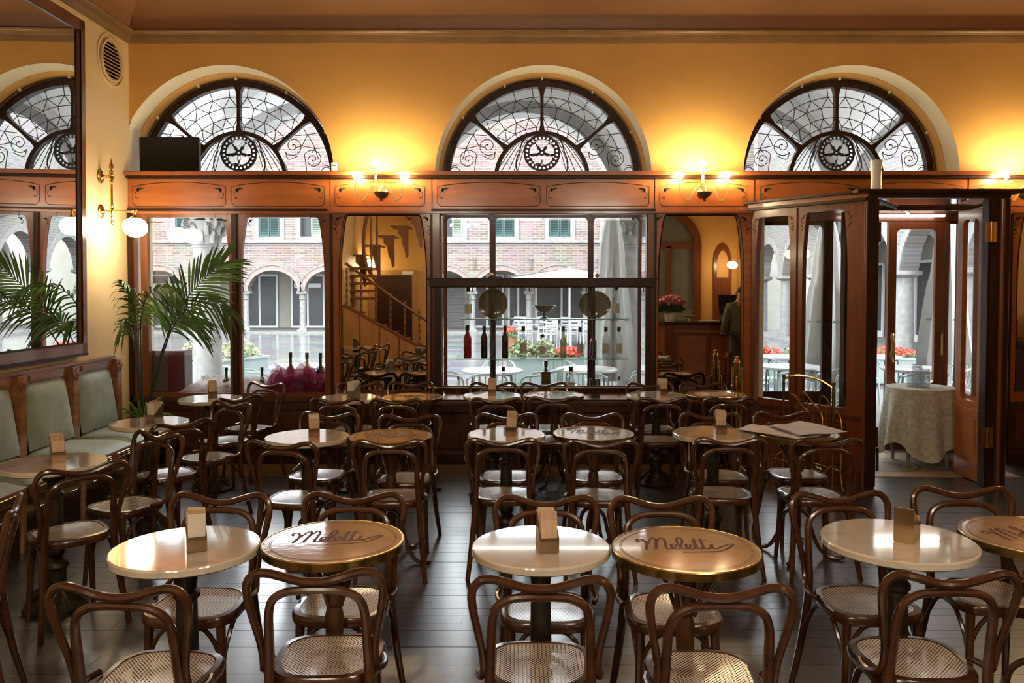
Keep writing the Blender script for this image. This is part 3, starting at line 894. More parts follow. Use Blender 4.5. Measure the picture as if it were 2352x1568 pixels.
# ------------------------------------------------------------------ shopfront joinery
def sheet(x0, x1, z0, z1, y, t=0.006):
    return MB().box(x0, x1, y, y + t, z0, z1)
def base_panels(parent, a, b2, n, z1=0.60, y=7.84):
    MB().bevbox(a, b2, y, 7.90, 0.0, z1, 0.004).build('base_board', 'base_wood', parent)
    MB().bevbox(a, b2, y - 0.03, 7.90, 0.0, 0.10, 0.006).build('skirting', 'dark_wood', parent)
    w = (b2 - a) / n
    for k in range(n):
        x0, x1 = a + k * w + 0.07, a + (k + 1) * w - 0.07
        MB().bevbox(x0, x1, y - 0.012, y + 0.01, 0.16, z1 - 0.10, 0.009).build('base_panel', 'base_wood', parent)
        outline(parent, rect(x0 - 0.02, x1 + 0.02, 0.14, z1 - 0.08), y, 'bead', 0.006, mat='dark_wood')

# --- window_4: the two-light display window beside the left wall
w4 = structure('window_4', 'two-light display window with wooden frame beside the palm')
GL = [(-3.51, -2.727), (-2.615, -1.815)]
Z0, Z1 = 0.683, 2.372
o1 = deco_opening(GL[0][0], GL[0][1], Z0, Z1, 0.045, 0.5, left=False)
o2 = deco_opening(GL[1][0], GL[1][1], Z0, Z1, 0.05, 0.6)
slot = rect(-3.625, -3.575, 0.70, 2.30)
MB().plate(rect(XL + .003, -1.76, 0.60, 2.436), [o1, o2, slot], 7.835, 7.895).build('frame', 'post_wood', w4, False)
MB().bevbox(-2.70, -2.642, 7.815, 7.84, 0.66, 2.41, 0.008).build('mullion_bead', 'dark_wood', w4)
MB().bevbox(-3.688, -3.645, 7.80, 7.84, 0.05, 2.41, 0.008).build('corner_post', 'dark_wood', w4)
MB().bevbox(-3.69, -1.765, 7.80, 7.90, 0.60, 0.655, 0.008).build('sill', 'base_wood', w4)
for (a, b2) in GL:
    sheet(a - 0.01, b2 + 0.01, Z0 - 0.01, Z1 + 0.005, 7.868).build('pane', 'window_glass', w4, False)
sheet(-3.63, -3.57, 0.69, 2.31, 7.868).build('pane', 'window_glass', w4, False)
MB().box(XL + .005, -1.76, 7.90, 8.36, 0.585, 0.67).build('display_platform', 'base_wood', w4, False)
for x in (-3.30, -2.86, -2.50, -1.94):
    ornament(w4, x, 2.40, 7.835, 1 if x in (-3.30, -2.50) else -1, 0.03)
for x in (-2.79, -2.55, -1.85):
    ornament(w4, x + 0.02, 2.33, 7.835, 1, 0.035)
base_panels(w4, XL + .003, -1.76, 3)
MB().bar((-1.775, 7.825, 1.30), (-1.775, 7.825, 1.38), 0.008).build('latch', 'brass', w4)

# --- tall mirrors let into the piers
def pier_mirror(label, a, b2, x0, x1, grp):
    t = thing('pier_mirror', label, 'mirror', (0, 0, 0), group=grp)
    op = deco_opening(x0, x1, 0.70, 2.398, 0.05, 0.6, 0.035)
    MB().plate(rect(a + .003, b2 - .003, 0.60, 2.405), [op], 7.84, 7.90).build('frame', 'panel_wood', t, False)
    MB().box(x0 - .01, x1 + .01, 7.884, 7.892, 0.69, 2.40).build('mirror_glass', 'aged_mirror', t, False)
    outline(t, op, 7.839, 'bead', 0.006, mat='dark_wood')
    for (x, f) in ((x0 - 0.025, 1), (x1 + 0.025, -1)):
        ornament(t, x, 2.345, 7.84, f, 0.055)
        ornament(t, x, 2.25, 7.84, -f, 0.035)
    for x in (a + 0.01, b2 - 0.01):
        MB().bevbox(x - 0.012, x + 0.012, 7.815, 7.85, 0.02, 2.405, 0.006).build('edge_post', 'dark_wood', t)
    base_panels(t, a + .003, b2 - .003, 2)
    return t
pier_mirror('tall wood-framed mirror showing the staircase, between the two shop windows', -1.756, -0.78, -1.674, -0.837, 'mirrors on the piers')
pier_mirror('tall wood-framed mirror showing the bar counter, beside the entrance', 1.345, 2.305, 1.389, 2.205, 'mirrors on the piers')
pier_mirror('tall wood-framed mirror at the picture edge beyond the entrance', 4.75, 5.90, 4.83, 5.80, 'mirrors on the piers')

# --- window_5: projecting display case in the middle bay
w5 = structure('window_5', 'deep display case window with glass shelves in the middle bay')
a, b2 = -0.78, 1.345
XA, XB = -0.703, 1.290
MB().plate(rect(a + .003, b2 - .003, 0.575, 2.405), [rect(XA, 1.272, 0.62, 2.398)], 7.835, 7.895).build('case_frame', 'post_wood', w5, False)
outline(w5, rect(XA - .004, 1.276, 0.616, 2.402), 7.834, 'bead', 0.008, mat='dark_wood')
MB().bevbox(XA, XB, 7.86, 8.40, 0.565, 0.61, 0.004).build('bottom_board', 'panel_wood', w5)
MB().box(XA - .02, XB + .02, 7.90, 8.42, 2.455, 2.468).build('case_ceiling', 'white_lacquer', w5, False)
for (x, s) in ((XA, -1), (XB, 1)):
    for yy in (7.91, 8.36):
        MB().bevbox(x - 0.016, x + 0.016, yy - 0.016, yy + 0.016, 0.61, 2.455, 0.004).build('corner_post', 'post_wood', w5)
    MB().box(x - 0.003, x + 0.003, 7.93, 8.345, 0.62, 2.44).build('pane', 'window_glass', w5, False)
    MB().bevbox(x - 0.016, x + 0.016, 7.91, 8.36, 2.39, 2.455, 0.004).build('side_rail', 'post_wood', w5)
# outer glazing
OM = [(-0.247, -0.185), (0.757, 0.815)]
hol = [rrect(XA + 0.02, OM[0][0], 0.672, 2.412, 0.045), rrect(OM[0][1], OM[1][0], 0.672, 2.412, 0.045), rrect(OM[1][1], XB - 0.02, 0.672, 2.412, 0.045)]
MB().plate(rect(XA, XB, 0.606, 2.455), hol, 8.345, 8.39).build('outer_frame', 'dark_wood', w5, False)
for (p, q) in ((XA + .01, OM[0][0] + .01), (OM[0][1] - .01, OM[1][0] + .01), (OM[1][1] - .01, XB - .01)):
    sheet(p, q, 0.66, 2.42, 8.366).build('pane', 'window_glass', w5, False)
MB().lathe([(0.0125, 0), (0.0125, 1.93)], 10, (XA + 0.03, 7.99, 2.43), 'x').build('fluorescent_tube', 'tube', w5)
MB().bevbox(0.30, 0.36, 7.965, 8.015, 2.425, 2.456, 0.003).build('tube_holder', 'grey_metal', w5)
# interior transom bar, lower sash, rail
MB().bevbox(-0.805, 1.345, 7.755, 7.835, 1.708, 1.785, 0.008).build('transom', 'dark_wood', w5)
MB().bevbox(-0.83, 1.37, 7.745, 7.84, 1.778, 1.792, 0.005).build('transom_cap', 'dark_wood', w5)
for x in (-0.21, 0.79):
    MB().ball((x, 7.76, 1.815), 0.022, 14).build('knob', 'old_brass', w5)
MB().plate(rect(-0.76, 1.325, 0.70, 1.71), [rect(-0.688, 1.262, 0.755, 1.70)], 7.805, 7.838).build('lower_sash', 'dark_wood', w5, False)
sheet(-0.70, 1.27, 0.74, 1.705, 7.82, 0.005).build('pane', 'window_glass', w5, False)
MB().bar((-0.82, 7.765, 0.742), (1.27, 7.765, 0.742), 0.009).build('brass_rail', 'old_brass', w5)
for x in (-0.80, -0.74, 1.25):
    MB().ball((x, 7.765, 0.742), 0.016, 10).build('rail_knob', 'brass', w5)
base_panels(w5, a + .003, b2 - .003, 3, 0.57)
MB().bevbox(a, b2, 7.80, 7.90, 0.565, 0.60, 0.008).build('sill_nosing', 'base_wood', w5)
# shelf stand inside the case: posts and two glass shelves
stand = thing('shelf_stand', 'iron posts carrying two long glass shelves inside the display case', 'shelf')
for x in (-0.21, 0.79):
    MB().lathe([(0.03, 0), (0.03, 0.02), (0.016, 0.05), (0.016, 0.37), (0.024, 0.38), (0.024, 0.41), (0.016, 0.42), (0.016, 0.76), (0.024, 0.77), (0.024, 0.80), (0.014, 0.81), (0.014, 1.10)], 14, (x, 8.06, 0.61)).build('post', 'black_iron', stand)
for (x0, x1, z) in ((-0.566, 1.124, 0.995), (-0.524, 1.08, 1.386)):
    s = MB().box(x0, x1, 7.965, 8.155, z, z + 0.008).build('glass_shelf', 'shelf_glass', stand, False)
    MB().box(x0, x1, 7.961, 7.965, z - 0.0005, z + 0.0085).build('shelf_edge', 'shelf_edge', s, False)

# --- door_1: glazed entrance lobby standing into the room
d1 = structure('door_1', 'glazed wooden entrance lobby with an open inner door')
pA, pB = Vector((2.30, 7.84, 0)), Vector((2.985, 6.90, 0))
Lw = (pB - pA).length
ang = math.atan2(pB.y - pA.y, pB.x - pA.x)
ML = Matrix.Translation(pA) @ Matrix.Rotation(ang, 4, 'Z')
g1 = deco_opening(0.045, 0.43, 0.655, 2.365, 0.03, 0.6, 0.03)
g2 = deco_opening(0.555, 1.0, 0.655, 2.375, 0.035, 0.6, 0.03)
MB().plate(rect(0.0, Lw, 0.0, 2.43), [g1, g2], -0.03, 0.03, M=ML).build('screen_frame', 'post_wood', d1, False)
def mbox(m, M, x0, x1, y0, y1, z0, z1):
    t = MB().box(x0, x1, y0, y1, z0, z1)
    m.add([M @ Vector(p) for p in t.v], t.f)
    return m
for g in ((0.04, 0.435), (0.555, 0.995)):
    mbox(MB(), ML, g[0], g[1], -0.003, 0.003, 0.645, 2.38).build('pane', 'window_glass', d1, False)
mbox(MB(), ML, 0.475, 0.50, -0.045, 0.045, 0.02, 2.42).build('screen_mullion', 'post_wood', d1, False)
mbox(MB(), ML, -0.06, Lw + 0.02, -0.075, 0.05, 2.43, 2.455).build('screen_cornice', 'dark_wood', d1, False)
mbox(MB(), ML, -0.04, Lw + 0.02, -0.05, 0.05, 2.455, 2.495).build('screen_cornice', 'panel_wood', d1, False)
mbox(MB(), ML, -0.08, Lw + 0.02, -0.09, 0.06, 2.495, 2.515).build('screen_cornice', 'dark_wood', d1, False)
for (x0, x1) in ((0.05, 0.45), (0.56, 1.0)):
    outline(d1, rect(x0, x1, 0.12, 0.52), -0.03, 'bead', 0.006, M=ML, mat='dark_wood')
    outline(d1, rect(x0 + .04, x1 - .04, 0.16, 0.48), -0.03, 'bead', 0.005, M=ML, mat='dark_wood')
mbox(MB(), ML, 0.0, Lw, -0.045, -0.03, 0.565, 0.60).build('screen_rail', 'base_wood', d1, False)
for (x, f) in ((0.03, 1), (0.445, -1), (0.55, 1), (1.01, -1)):
    ornament(d1, x, 2.33, -0.031, f, 0.045, M=ML)
    ornament(d1, x, 2.25, -0.031, -f, 0.03, M=ML)
# front posts, head, cap
for (x0, x1) in ((2.955, 3.065), (3.985, 4.165)):
    MB().bevbox(x0, x1, 6.86, 6.98, 0.0, 2.45, 0.012).build('front_post', 'dark_wood', d1)
MB().lathe([(0.022, 0), (0.022, 2.44)], 12, (4.09, 6.855, 0.0)).build('post_bead', 'post_wood', d1)
MB().lathe([(0.022, 0), (0.022, 2.44)], 12, (2.965, 6.885, 0.0)).build('post_bead', 'post_wood', d1)
MB().bevbox(2.86, 4.26, 6.81, 7.0, 2.488, 2.52, 0.006).build('head_cap', 'dark_wood', d1)
MB().bevbox(2.95, 4.17, 6.87, 6.96, 2.45, 2.49, 0.004).build('head_rail', 'dark_wood', d1)
# roof of the lobby: glossy ceiling with slender bars
MB().add([(2.42, 7.86, 2.462), (3.0, 6.96, 2.462), (4.17, 6.96, 2.462), (4.64, 8.46, 2.462), (2.42, 8.46, 2.462)], [(0, 1, 2, 3, 4)]).build('lobby_ceiling', 'gloss_ceiling', d1, False)
MB().add([(2.36, 7.86, 2.50), (2.98, 6.9, 2.50), (4.18, 6.9, 2.50), (4.70, 8.0, 2.50), (4.70, 7.9, 2.50), (2.36, 7.9, 2.50)], [(0, 1, 2, 3, 4, 5)]).build('lobby_roof', 'dark_wood', d1, False)
MB().bar((3.1, 7.05, 2.452), (4.0, 8.3, 2.452), 0.012).build('ceiling_bar', 'grey_metal', d1)
MB().lathe([(0.013, 0), (0.013, 1.0)], 10, (3.38, 8.33, 2.43), 'x').build('lobby_tube', 'tube', d1)
# right screen from the front post to the outer door frame
pC, pD = Vector((4.17, 6.93, 0)), Vector((4.62, 8.46, 0))
Lr = (pD - pC).length
MRt = Matrix.Translation(pC) @ Matrix.Rotation(math.atan2(pD.y - pC.y, pD.x - pC.x), 4, 'Z')
r1 = rrect(0.07, 0.905, 0.655, 2.36, 0.04); r2 = rrect(0.935, 1.50, 0.655, 2.36, 0.04)
MB().plate(rect(0, Lr, 0, 2.45), [r1, r2], -0.03, 0.03, M=MRt).build('screen_frame', 'panel_wood', d1, False)
for g in ((0.06, 0.915), (0.925, 1.51)):
    MB().add([MRt @ Vector(q) for q in ((g[0], 0, 0.645), (g[1], 0, 0.645), (g[1], 0, 2.37), (g[0], 0, 2.37))], [(0, 1, 2, 3)]).build('pane', 'leaded_glass', d1, False)
for (x0, x1) in ((0.12, 0.72), (0.84, 1.45)):
    outline(d1, rect(x0, x1, 0.14, 0.52), 0.03, 'bead', 0.006, M=MRt, mat='dark_wood')
# outer doorway at the street face
MB().bevbox(2.42, 5.08, 8.44, 8.52, 2.38, 2.47, 0.006).build('outer_head', 'post_wood', d1)
for (x0, x1) in ((2.42, 2.50), (3.235, 3.30), (4.46, 4.50), (4.60, 4.66), (5.0, 5.06)):
    MB().bevbox(x0, x1, 8.44, 8.52, 0.0, 2.40, 0.008).build('outer_post', 'post_wood' if x0 > 4.4 else 'dark_wood', d1)
MB().plate(rect(2.50, 3.24, 0.0, 2.40), [rrect(2.54, 3.20, 0.62, 2.34, 0.05)], 8.46, 8.50).build('side_light', 'dark_wood', d1, False)
sheet(2.53, 3.21, 0.61, 2.35, 8.478).build('pane', 'window_glass', d1, False)
MB().plate(rect(4.50, 4.60, 0.0, 2.40), [rect(4.508, 4.592, 0.62, 2.36)], 8.46, 8.50).build('side_light', 'dark_wood', d1, False)
sheet(4.505, 4.595, 0.61, 2.37, 8.478).build('pane', 'window_glass', d1, False)
MB().box(2.30, 2.42, 7.90, 8.52, 0, 2.47).build('jamb_wall', 'cream_plaster', d1, False)
sheet(4.65, 5.01, 0.05, 2.39, 8.478).build('pane', 'window_glass', d1, False)
def door_leaf(nm, M, wd, mat, ornate=True):
    lf = MB().plate(rect(0, wd, 0.01, 2.385), [rrect(0.085, wd - 0.085, 0.70, 2.30, 0.05)], -0.022, 0.022, M=M).build(nm, mat, d1, False)
    mbox(MB(), M, 0.075, wd - 0.075, -0.003, 0.003, 0.69, 2.31).build('leaf_pane', 'window_glass', lf, False)
    mbox(MB(), M, 0.0, wd, -0.03, 0.03, 0.60, 0.63).build('leaf_rail', mat, lf, False)
    mbox(MB(), M, 0.09, wd - 0.09, -0.026, 0.026, 0.22, 0.55).build('leaf_panel', mat, lf, False)
    for z in (0.08, 0.13):
        mbox(MB(), M, 0.05, wd - 0.05, -0.028, 0.028, z, z + 0.012).build('leaf_bead', mat, lf, False)
    return lf
lf = door_leaf('door_leaf', Matrix.Translation((3.875, 8.48, 0)), 0.575, 'post_wood')
hm = spline([(3.92, 8.43, 1.22), (3.905, 8.41, 1.19), (3.915, 8.40, 1.10), (3.90, 8.405, 1.0), (3.925, 8.43, 0.93)], 6)
MB().tube(hm, [0.014 + 0.006 * math.sin(PI * i / (len(hm) - 1)) for i in range(len(hm))], 8).build('door_handle', 'old_brass', lf)
MB().tube([(4.42, 8.46, 1.22), (4.42, 8.41, 1.22), (4.42, 8.41, 1.0), (4.42, 8.46, 1.0)], 0.01, 8).build('door_handle', 'old_brass', lf)
lf2 = door_leaf('door_leaf', Matrix.Translation((4.045, 6.995, 0)) @ Matrix.Rotation(R(89), 4, 'Z'), 0.43, 'panel_wood')
lf3 = door_leaf('door_leaf', Matrix.Translation((3.02, 6.995, 0)) @ Matrix.Rotation(R(94), 4, 'Z'), 0.43, 'dark_wood')
for z in (0.35, 2.08):
    MB().lathe([(0.017, 0), (0.017, 0.17)], 12, (3.995, 6.85, z)).build('hinge', 'old_brass', d1)
    MB().bevbox(3.955, 3.99, 6.85, 6.862, z, z + 0.17, 0.002).build('hinge_plate', 'old_brass', d1)
    MB().bevbox(4.01, 4.045, 6.85, 6.862, z, z + 0.17, 0.002).build('hinge_plate', 'brass', d1)
    MB().bevbox(3.06, 3.085, 6.87, 6.95, z, z + 0.17, 0.004).build('hinge', 'black_iron', d1)
MB().bar((4.06, 6.85, 0.02), (4.06, 6.85, 0.36), 0.008).build('floor_bolt', 'black_iron', d1)
MB().lathe([(0.012, 0), (0.012, 0.17), (0.016, 0.18), (0.0, 0.2)], 10, (3.075, 6.86, 0.15)).build('floor_bolt', 'black_iron', d1)
# lobby floor of pale mosaic with a drawn ornament
mo = structure('trim_3', 'pale mosaic floor with coloured rings inside the lobby')
MB().box(2.75, 4.55, 7.27, 8.34, -0.01, 0.004).build('mosaic_field', 'mosaic', mo, False)
MB().box(2.45, 4.66, 8.34, 8.60, -0.02, 0.006).build('stone_threshold', 'travertine', mo, False)
for (r0, r1, mat) in ((0.30, 0.33, 'mosaic_green'), (0.22, 0.24, 'mosaic_green'), (0.12, 0.17, 'mosaic_blue')):
    MB().lathe([(r0, 0.005), (r1, 0.005)], 40, (3.55, 7.78, 0), caps=False).build('mosaic_ring', mat, mo, False)
for k in range(4):
    MB().plate([(3.55 + 0.5 * math.cos(R(45 + 90 * k)) + p * 0.9, 7.78 + 0.36 * math.sin(R(45 + 90 * k)) + q * 0.7) for p, q in leaf_pts(0.28, 0.5)], (), 0.004, 0.0065, 'xy').build('mosaic_leaf', 'mosaic_blue', mo, False)
# ------------------------------------------------------------------ outside: loggia, square, buildings
GZ = -0.12
MBp = MB().box(-60, 60, 11.95, 110, GZ - 0.2, GZ)
tag(MBp.build('ground_square', 'wet_paving', None, False), 'rain-wet grey stone paving of the square', kind='structure')
tag(MB().box(-30, 20, 8.38, 11.95, GZ - 0.1, -0.03).build('ground_loggia', 'loggia_paving', None, False), 'pale stone paving under the loggia outside the cafe', kind='structure')

# loggia: columns, arches and vault in front of the cafe
def capital_column(name, label, x, y, z0, ztop, r, grp, rich=True, sq=False):
    t = thing(name, label, 'column', (x, y, z0), group=grp)
    h = ztop - z0
    ch = min(0.42, h * 0.19)
    bh = 0.16 if r > 0.15 else 0.12
    MB().lathe([(r * 1.45, 0), (r * 1.45, bh * 0.35), (r * 1.3, bh * 0.4), (r * 1.32, bh * 0.55), (r * 1.12, bh * 0.7), (r * 1.2, bh * 0.85), (r * 1.04, bh)], 20).build('base', 'travertine', t)
    MB().lathe([(r * 1.02, bh), (r, h * 0.35), (r * 0.88, h - ch - 0.05), (r * 1.0, h - ch - 0.04), (r * 1.0, h - ch - 0.015), (r * 0.88, h - ch)], 22).build('shaft', 'travertine', t)
    cp = MB().lathe([(r * 0.88, h - ch), (r * 0.95, h - ch * 0.6), (r * 1.25, h - ch * 0.28), (r * 1.4, h - ch * 0.2)], 20)
    if rich:
        for k in range(8):
            a = k * PI / 4
            for (rr, hh, s) in ((r * 1.0, h - ch * 0.72, 0.22), (r * 1.18, h - ch * 0.42, 0.26)):
                a2 = a + (0 if s < 0.25 else PI / 8)
                pts = [(rr * 0.9 * math.cos(a2), rr * 0.9 * math.sin(a2), hh - ch * s), (rr * 1.05 * math.cos(a2), rr * 1.05 * math.sin(a2), hh), (rr * 1.3 * math.cos(a2), rr * 1.3 * math.sin(a2), hh + ch * 0.12), (rr * 1.38 * math.cos(a2), rr * 1.38 * math.sin(a2), hh + ch * 0.02)]
                cp.tube(spline(pts, 4), [r * 0.20, r * 0.20, r * 0.19, r * 0.18, r * 0.17, r * 0.16, r * 0.15, r * 0.14, r * 0.13, r * 0.12, r * 0.10, r * 0.08, r * 0.05], 6, flat=(0.55, 1.0))
        for k in range(4):
            a = PI / 4 + k * PI / 2
            cx, cy = r * 1.42 * math.cos(a), r * 1.42 * math.sin(a)
            sp = []
            for i in range(22):
                t2 = i / 21; q = r * 0.42 * (1 - 0.85 * t2); b3 = t2 * 4 * PI + PI / 2
                sp.append((cx + q * math.cos(b3) * math.cos(a), cy + q * math.cos(b3) * math.sin(a), h - ch * 0.28 + q * math.sin(b3)))
            cp.tube(sp, r * 0.09, 6)
    cp.build('capital', 'travertine', t)
    w = r * 1.5
    MB().bevbox(-w, w, -w, w, h - ch * 0.14, h, 0.01).build('abacus', 'travertine', t)
    return t
LC = [(-7.36, 'beyond the frame edge'), (-4.36, 'left'), (-1.38, ''), (1.62, ''), (4.60, ''), (7.6, '')]
LL = {-7.36: 'loggia column farthest from the door, only in the side mirror', -4.36: 'carved loggia column standing behind the palm', -1.38: 'loggia column hidden behind the staircase mirror',
      1.62: 'loggia column behind the tall closed parasol', 4.60: 'loggia column beside the entrance lobby', 7.6: 'loggia column past the entrance'}
for (x, _) in LC:
    capital_column('loggia_column', LL[x], x, 11.6, -0.03, 2.72, 0.195, 'loggia columns')
lg = structure('wall_loggia', 'arched loggia wall outside the cafe windows')
holes = []
m = MB()
for i in range(len(LC) - 1):
    x0, x1 = LC[i][0] + 0.20, LC[i + 1][0] - 0.20
    c, r = (x0 + x1) / 2, (x1 - x0) / 2
    for j, y in enumerate((11.40, 11.80)):
        pass
    pts = arc(c, 2.72, r, 0, 180, 24, r * 1.08)
    poly = [(LC[i][0], 2.72)] + [(x0, 2.72)] + [p for p in reversed(pts[1:-1])][::1] + [(x1, 2.72), (LC[i + 1][0], 2.72), (LC[i + 1][0], 6.2), (LC[i][0], 6.2)]
    MB().plate(poly, (), 11.42, 11.78).build('arch_wall', 'vault_white', lg, False)
    ring = arc(c, 2.72, r, 0, 180, 24, r * 1.08) + arc(c, 2.72, r + 0.16, 180, 0, 24, r * 1.08 + 0.16)
    MB().plate(ring, (), 11.40, 11.42).build('arch_ring', 'travertine', lg, False)
# groin-like vault bays between cafe and arcade
for i in range(len(LC) - 1):
    x0, x1 = LC[i][0], LC[i + 1][0]
    v = MB()
    nx, ny = 14, 10
    for iy in range(ny + 1):
        for ix in range(nx + 1):
            u, w = ix / nx * 2 - 1, iy / ny * 2 - 1
            zz = 2.75 + 1.85 * max(math.sqrt(max(0, 1 - u * u)), math.sqrt(max(0, 1 - w * w)))
            v.v.append((x0 + (x1 - x0) * ix / nx, 8.40 + 3.1 * iy / ny, zz))
    for iy in range(ny):
        for ix in range(nx):
            v.f.append((iy * (nx + 1) + ix, iy * (nx + 1) + ix + 1, (iy + 1) * (nx + 1) + ix + 1, (iy + 1) * (nx + 1) + ix)); v.mi.append(0)
    v.build('vault', 'vault_white', lg, True, ang=25)
MB().box(-7.4, 7.6, 8.4, 11.8, 4.75, 6.2).build('upper_floor', 'vault_white', lg, False)
# hanging lanterns below the loggia vault
for k, (x, y, z, lb) in enumerate(((-2.30, 10.3, 3.62, 'glowing lantern under the loggia vault, seen through the left lunette'), (2.55, 10.6, 3.70, 'glowing lantern under the loggia vault, seen through the lunette above the entrance'))):
    t = thing('vault_lantern', lb, 'lamp', (x, y, z), group='loggia lanterns')
    MB().lathe([(0.10, 0.36), (0.10, 0.62), (0.0, 0.63)], 16).build('lamp_stem', 'grey_metal', t)
    MB().lathe([(0.14, 0.0), (0.20, 0.04), (0.19, 0.34), (0.10, 0.38)], 18).build('lamp_shade', 'white_china', t)
    MB().lathe([(0.0, 0.005), (0.13, 0.0), (0.13, -0.02), (0.0, -0.03)], 18).build('lamp_bulb', 'globe', t)
    MB().bar((0, 0, 0.6), (0, 0, 1.1), 0.012).build('lamp_rod', 'grey_metal', t)

# --- far palace on the opposite side
FY = 32.5
pal = thing('palace', 'pale brick palace with round arcade and green shutters across the square', 'building', (0, FY, GZ))
SP = 2.27
COLX = [-8.46 + SP * k for k in range(-8, 8)]
zs = 1.56 - GZ; rise = 0.82; hw = SP / 2 - 0.14
xmin, xmax = COLX[0] - SP / 2, 9.5
outer = [(xmin, 8.6), (xmin, zs)]
for i in range(len(COLX) - 1):
    c = (COLX[i] + COLX[i + 1]) / 2
    outer += [(c - hw, zs)] + [p for p in reversed(arc(c, zs, hw, 0, 180, 16, rise)[1:-1])] + [(c + hw, zs)]
outer += [(xmax, zs), (xmax, 8.6)]
WIN = [(-17.2, 0), (-13.0, 0), (-9.70, 0), (-8.05, 1), (-5.7, 0), (-2.45, 1), (-0.40, 0), (1.82, 0), (4.0, 1), (6.6, 0)]
wh = [rect(x - 0.48, x + 0.48, 3.82, 5.55) for x, _ in WIN]
MB().plate(outer, wh, 0.0, 0.45).build('facade_wall', 'pale_brick', pal, False)
for i in range(len(COLX) - 1):
    c = (COLX[i] + COLX[i + 1]) / 2
    ring = arc(c, zs, hw, 0, 180, 20, rise) + arc(c, zs, hw + 0.17, 180, 0, 20, rise + 0.20)
    MB().plate(ring, (), -0.03, 0.02).build('brick_arch', 'arch_brick', pal, False)
    r2 = arc(c, zs, hw + 0.17, 0, 180, 20, rise + 0.20) + arc(c, zs, hw + 0.22, 180, 0, 20, rise + 0.25)
    MB().plate(r2, (), -0.07, 0.02).build('hood_mould', 'travertine_dark', pal, False)
MB().box(xmin, xmax, -0.10, 0.05, 3.58, 3.70).build('string_course', 'travertine', pal, False)
for (x, kind) in WIN:
    fr = MB().plate(rect(x - 0.60, x + 0.60, 3.70, 5.70), [rect(x - 0.42, x + 0.42, 3.84, 5.52)], -0.05, 0.03).build('window_surround', 'travertine', pal, False)
    mt = 'shutter_pale' if kind else 'shutter_green'
    for s in (-1, 1):
        if kind and s == -1: continue
        a0, a1 = (x - 0.40, x - 0.01) if s < 0 else (x + 0.01, x + 0.40)
        sh = MB().plate(rect(a0, a1, 3.85, 5.50), [rect(a0 + .05, a1 - .05, 3.92, 4.62), rect(a0 + .05, a1 - .05, 4.70, 5.44)], 0.0, 0.05).build('shutter', mt, pal, False)
        sl = MB()
        for k in range(22):
            z = 3.93 + 1.5 * k / 22
            if 4.60 < z < 4.70: continue
            sl.add([(a0 + .05, 0.0, z), (a1 - .05, 0.0, z), (a1 - .05, 0.045, z + 0.05), (a0 + .05, 0.045, z + 0.05)], [(0, 1, 2, 3)])
        so = sl.build('slats', mt, sh, False); so['kind'] = 'stuff'
        MB().box(a0 + .04, a1 - .04, 0.05, 0.06, 3.9, 5.45).build('shutter_backing', 'shop_dark', sh, False)
    MB().box(x - 0.45, x + 0.45, 0.30, 0.32, 3.80, 5.6).build('window_recess', 'shop_dark', pal, False)
for x in COLX:
    if -21 < x < 8.5:
        r = 0.125
        MB().box(x - .19, x + .19, 0.03, 0.41, 0, 0.14).build('plinth', 'travertine', pal, False)
        MB().lathe([(0.17, 0.14), (0.13, 0.22), (r, 0.3), (r * 0.92, zs - 0.36), (0.15, zs - 0.33), (0.13, zs - 0.30), (0.15, zs - 0.1)], 14, (x, 0.22, 0)).build('arcade_column', 'travertine', pal)
        MB().bevbox(x - .20, x + .20, 0.02, 0.42, zs - 0.12, zs, 0.01).build('arcade_capital', 'travertine', pal)
# arcade interior: back wall, shops, ceiling, floor
MB().box(xmin, 16.0, 3.4, 3.6, 0, 9.0).build('arcade_wall', 'pale_stucco', pal, False)
MB().box(xmin, xmax, 0.45, 3.5, 2.95, 3.1).build('arcade_ceiling', 'vault_white', pal, False)
MB().box(xmin, xmax, -0.35, 3.5, 0.0, 0.06).build('arcade_floor', 'travertine_dark', pal, False)
shops = [(-16.2, -14.0, 0), (-11.9, -10.4, 2), (-9.72, -8.35, 0), (-7.55, -6.55, 0), (-6.2, -5.2, 0), (-3.4, -2.2, 1), (-1.85, -0.5, 0), (-0.2, 0.6, 3), (1.0, 3.2, 0), (4.2, 6.4, 0), (7.0, 9.0, 1)]
for (a, b2, k) in shops:
    if k == 1:
        s = MB()
        for i in range(18): s.box(a, b2, 3.33 - 0.02 * (i % 2), 3.42, 0.1 + i * 0.125, 0.1 + (i + 1) * 0.125 - 0.012)
        so = s.build('roller_shutter', 'roller_shutter', pal, False); so['kind'] = 'stuff'
        continue
    MB().box(a, b2, 3.34, 3.42, 0.1, 2.35).build('shop_glass', 'shop_dark', pal, False)
    fr = MB().plate(rect(a - .06, b2 + .06, 0.06, 2.40), [rect(a + .03, (a + b2) / 2 - .04, 0.14, 2.30), rect((a + b2) / 2 + .04, b2 - .03, 0.14, 2.30)], 3.30, 3.36).build('shop_frame', 'shop_frame', pal, False)
    if k == 0:
        MB().box(a + 0.1, b2 - 0.1, 3.27, 3.30, 1.82, 2.0).build('shop_sign', 'poster_white', pal, False)
MB().bar((-7.05, -0.06, 0.3), (-7.05, -0.06, 8.5), 0.035).build('drain_pipe', 'travertine_dark', pal)
MB().bar((-2.95, -0.06, 0.1), (-2.95, -0.06, 8.5), 0.035).build('drain_pipe', 'travertine_dark', pal)
for x in (-1.55, 0.70, 3.35):
    MB().plate([(x - .05, 2.95), (x + .05, 2.95), (x + .03, 2.88), (x + .03, 2.55), (x - .03, 2.55), (x - .03, 2.88)], (), -0.06, 0.0).build('iron_anchor', 'grey_metal', pal, False)

